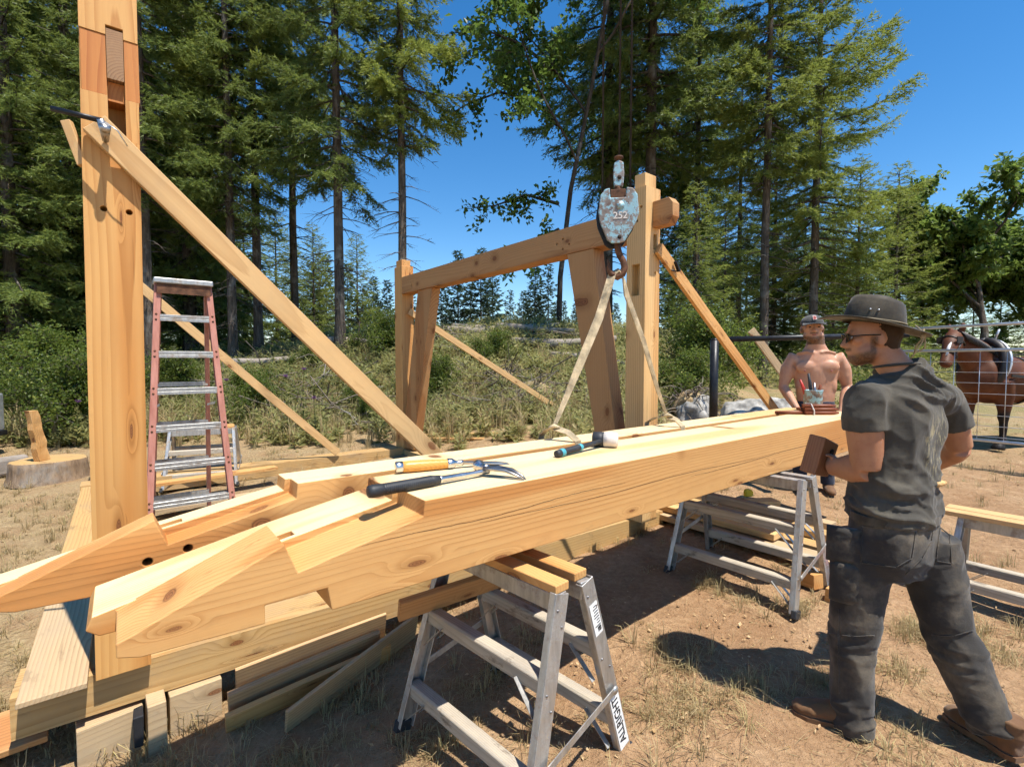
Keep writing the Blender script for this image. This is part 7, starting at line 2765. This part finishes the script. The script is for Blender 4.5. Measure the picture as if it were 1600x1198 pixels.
def root_wad(px, D, s, seed, label):
    g = np.random.default_rng(seed)
    x, y = px_xy(px, D)
    o = empty('root_wad', (x, y, G(x, y) + 0.05), 0, label, 'roots', 'upturned root wads')
    tb = Tubes()
    for i in range(150):
        a = g.uniform(0, 2 * np.pi)
        el = g.uniform(-0.7, 1.2)
        d = np.array([np.cos(a) * np.cos(el), np.sin(a) * np.cos(el), np.sin(el)])
        L = s * g.uniform(0.4, 1.0)
        q = np.linspace(0, 1, 6)
        p = np.array([0, 0, 0.3 * s]) + d * (q * L)[:, None] + np.cumsum(g.normal(0, 0.06, (6, 3)), 0) * L
        p[:, 2] -= 0.5 * L * q ** 2
        tb.add(p, s * 0.022 * g.uniform(0.4, 1.4) * (1 - q * 0.8), 4)
    put('roots', tb.mesh('roots', 'dead_wood'), None, o)
    bm = bmesh.new()
    bmesh.ops.create_icosphere(bm, subdivisions=3, radius=1)
    for v in bm.verts:
        k = 1 + 0.35 * float(fbm(np.array([v.co[:]]) * 1.7 + seed, 3, seed)[0])
        v.co = Vector((v.co.x * s * 0.42, v.co.y * s * 0.42, v.co.z * s * 0.36)) * k + Vector((0, 0, 0.22 * s))
    me = bpy.data.meshes.new('soil_ball')
    bm.to_mesh(me)
    bm.free()
    put('soil_ball', me, 'dirt', o)


root_wad(835, 10.6, 0.85, 71, 'upturned grey root wad right of the brace end')
root_wad(785, 11.6, 0.85, 72, 'smaller root wad left behind the brace end')
root_wad(1080, 9.8, 0.9, 73, 'root wad beside the post, left of the pipe gate')
root_wad(690, 15.2, 1.0, 74, 'root wad on top of the bank above the far brace')
root_wad(385, 13.8, 0.7, 75, 'root wad at the foot of the thick trunk behind the long brace')
lr = random.Random(4)
for i, (px, D, L, a, el, r) in enumerate(((800, 15.5, 3.0, 0.1, 0.10, 0.13), (835, 14.8, 2.4, -0.25, -0.06, 0.10), (870, 14.0, 2.6, 0.2, 0.02, 0.11), (905, 13.6, 2.0, -0.1, 0.05, 0.12), (760, 16.2, 2.2, 0.25, -0.04, 0.12), (700, 15.6, 1.6, 0.0, 0.05, 0.14), (930, 12.8, 2.6, -0.4, -0.12, 0.08), (560, 14.2, 2.0, 0.1, 0.0, 0.09), (640, 16.0, 1.5, -0.2, 0.03, 0.13), (420, 13.2, 1.8, 0.3, 0.06, 0.10))):
    x, y = px_xy(px, D)
    z = G(x, y) + 0.35 + (0.15 if i % 2 else 0)
    d = Vector((math.cos(a), math.sin(a), el)).normalized()
    mb = MB()
    pts = [d * (L * (t - 0.5)) + Vector((0, 0.02 * math.sin(t * 7), 0.03 * math.sin(t * 5 + i))) for t in np.linspace(0, 1, 6)]
    mb.tube(pts, [r, r * 1.05, r * 0.95, r * 0.9, r * 0.8, r * 0.65], 10)
    o = put('fallen_log', mb, 'log_grey', None, loc=(x, y, z))
    tag(o, ['long grey log highest on the bank right of centre', 'grey log just below the highest log', 'pale log leaning over the brush pile', 'short log behind the knee brace', 'log left of the highest log on the bank', 'thick short log on the bank above the far brace', 'thin log slanting down beside the knee brace', 'thin log on the bank left of the far post', 'log end on the bank behind the far post', 'log at the foot of the bare trunks left of the brace'][i], 'log', 'fallen logs on the bank')


# -- thistles standing out of the weeds
def thistle(px, D, h, label):
    x, y = px_xy(px, D)
    root = empty('thistle', (x, y, G(x, y)), px, label, 'thistle', 'thistles')
    g = np.random.default_rng(int(px))
    tb = Tubes()
    s = np.linspace(0, 1, 6)
    p = np.stack([0.03 * np.sin(s * 3), 0.02 * s, s * h], 1)
    tb.add(p, 0.012 * (1 - s) + 0.004, 5)
    put('stem', tb.mesh('stem', 'weed_leaf'), None, root)
    n = 90
    u = g.uniform(0.05, 0.95, n)
    a = g.uniform(0, 6.28, n)
    base = np.stack([0 * u, 0 * u, u * h], 1)
    d = _norm(np.stack([np.cos(a), np.sin(a), 0.5 + 0 * a], 1))
    sd = _norm(np.cross(d, np.array([0, 0, 1.0]) + g.normal(0, 0.3, (n, 3))))
    me = blades_mesh('leaves', base, d, sd, 0.22 * (1.1 - u), 0.05 * (1.2 - u), g.uniform(0.1, 0.5, n), 'weed_leaf', kite=True)
    put('leaves', me, None, root)
    n = 60
    a = g.uniform(0, 6.28, n)
    d = _norm(np.stack([np.cos(a), np.sin(a), g.uniform(0.3, 2, n)], 1))
    base = np.tile(np.array([[0.03 * np.sin(3), 0.02, h]]), (n, 1))
    sd = _norm(np.cross(d, g.normal(0, 1, (n, 3))))
    me = blades_mesh('flower_head', base, d, sd, np.full(n, 0.06), np.full(n, 0.014), g.uniform(0, 1, n), 'thistle_flower')
    put('flower_head', me, None, root)


thistle(448, 8.7, 1.15, 'purple thistle between the ladder and the long brace, left one')
thistle(475, 8.9, 1.25, 'purple thistle beside the long brace, right one')
thistle(352, 9.2, 1.0, 'thistle seen between ladder and slanted back brace')
thistle(492, 8.4, 0.8, 'short thistle under the long brace')
thistle(118, 8.2, 0.75, 'thistle left of the tall post behind the stump')

#print('TRIS', {k: len(v_[1].polygons) for k, v_ in dict(FULL=FULL, BARE=BARE, BARE2=BARE2, WIDE=WIDE, YOUNG=YOUNG, FAR=FAR, ALDER=ALDER).items()})
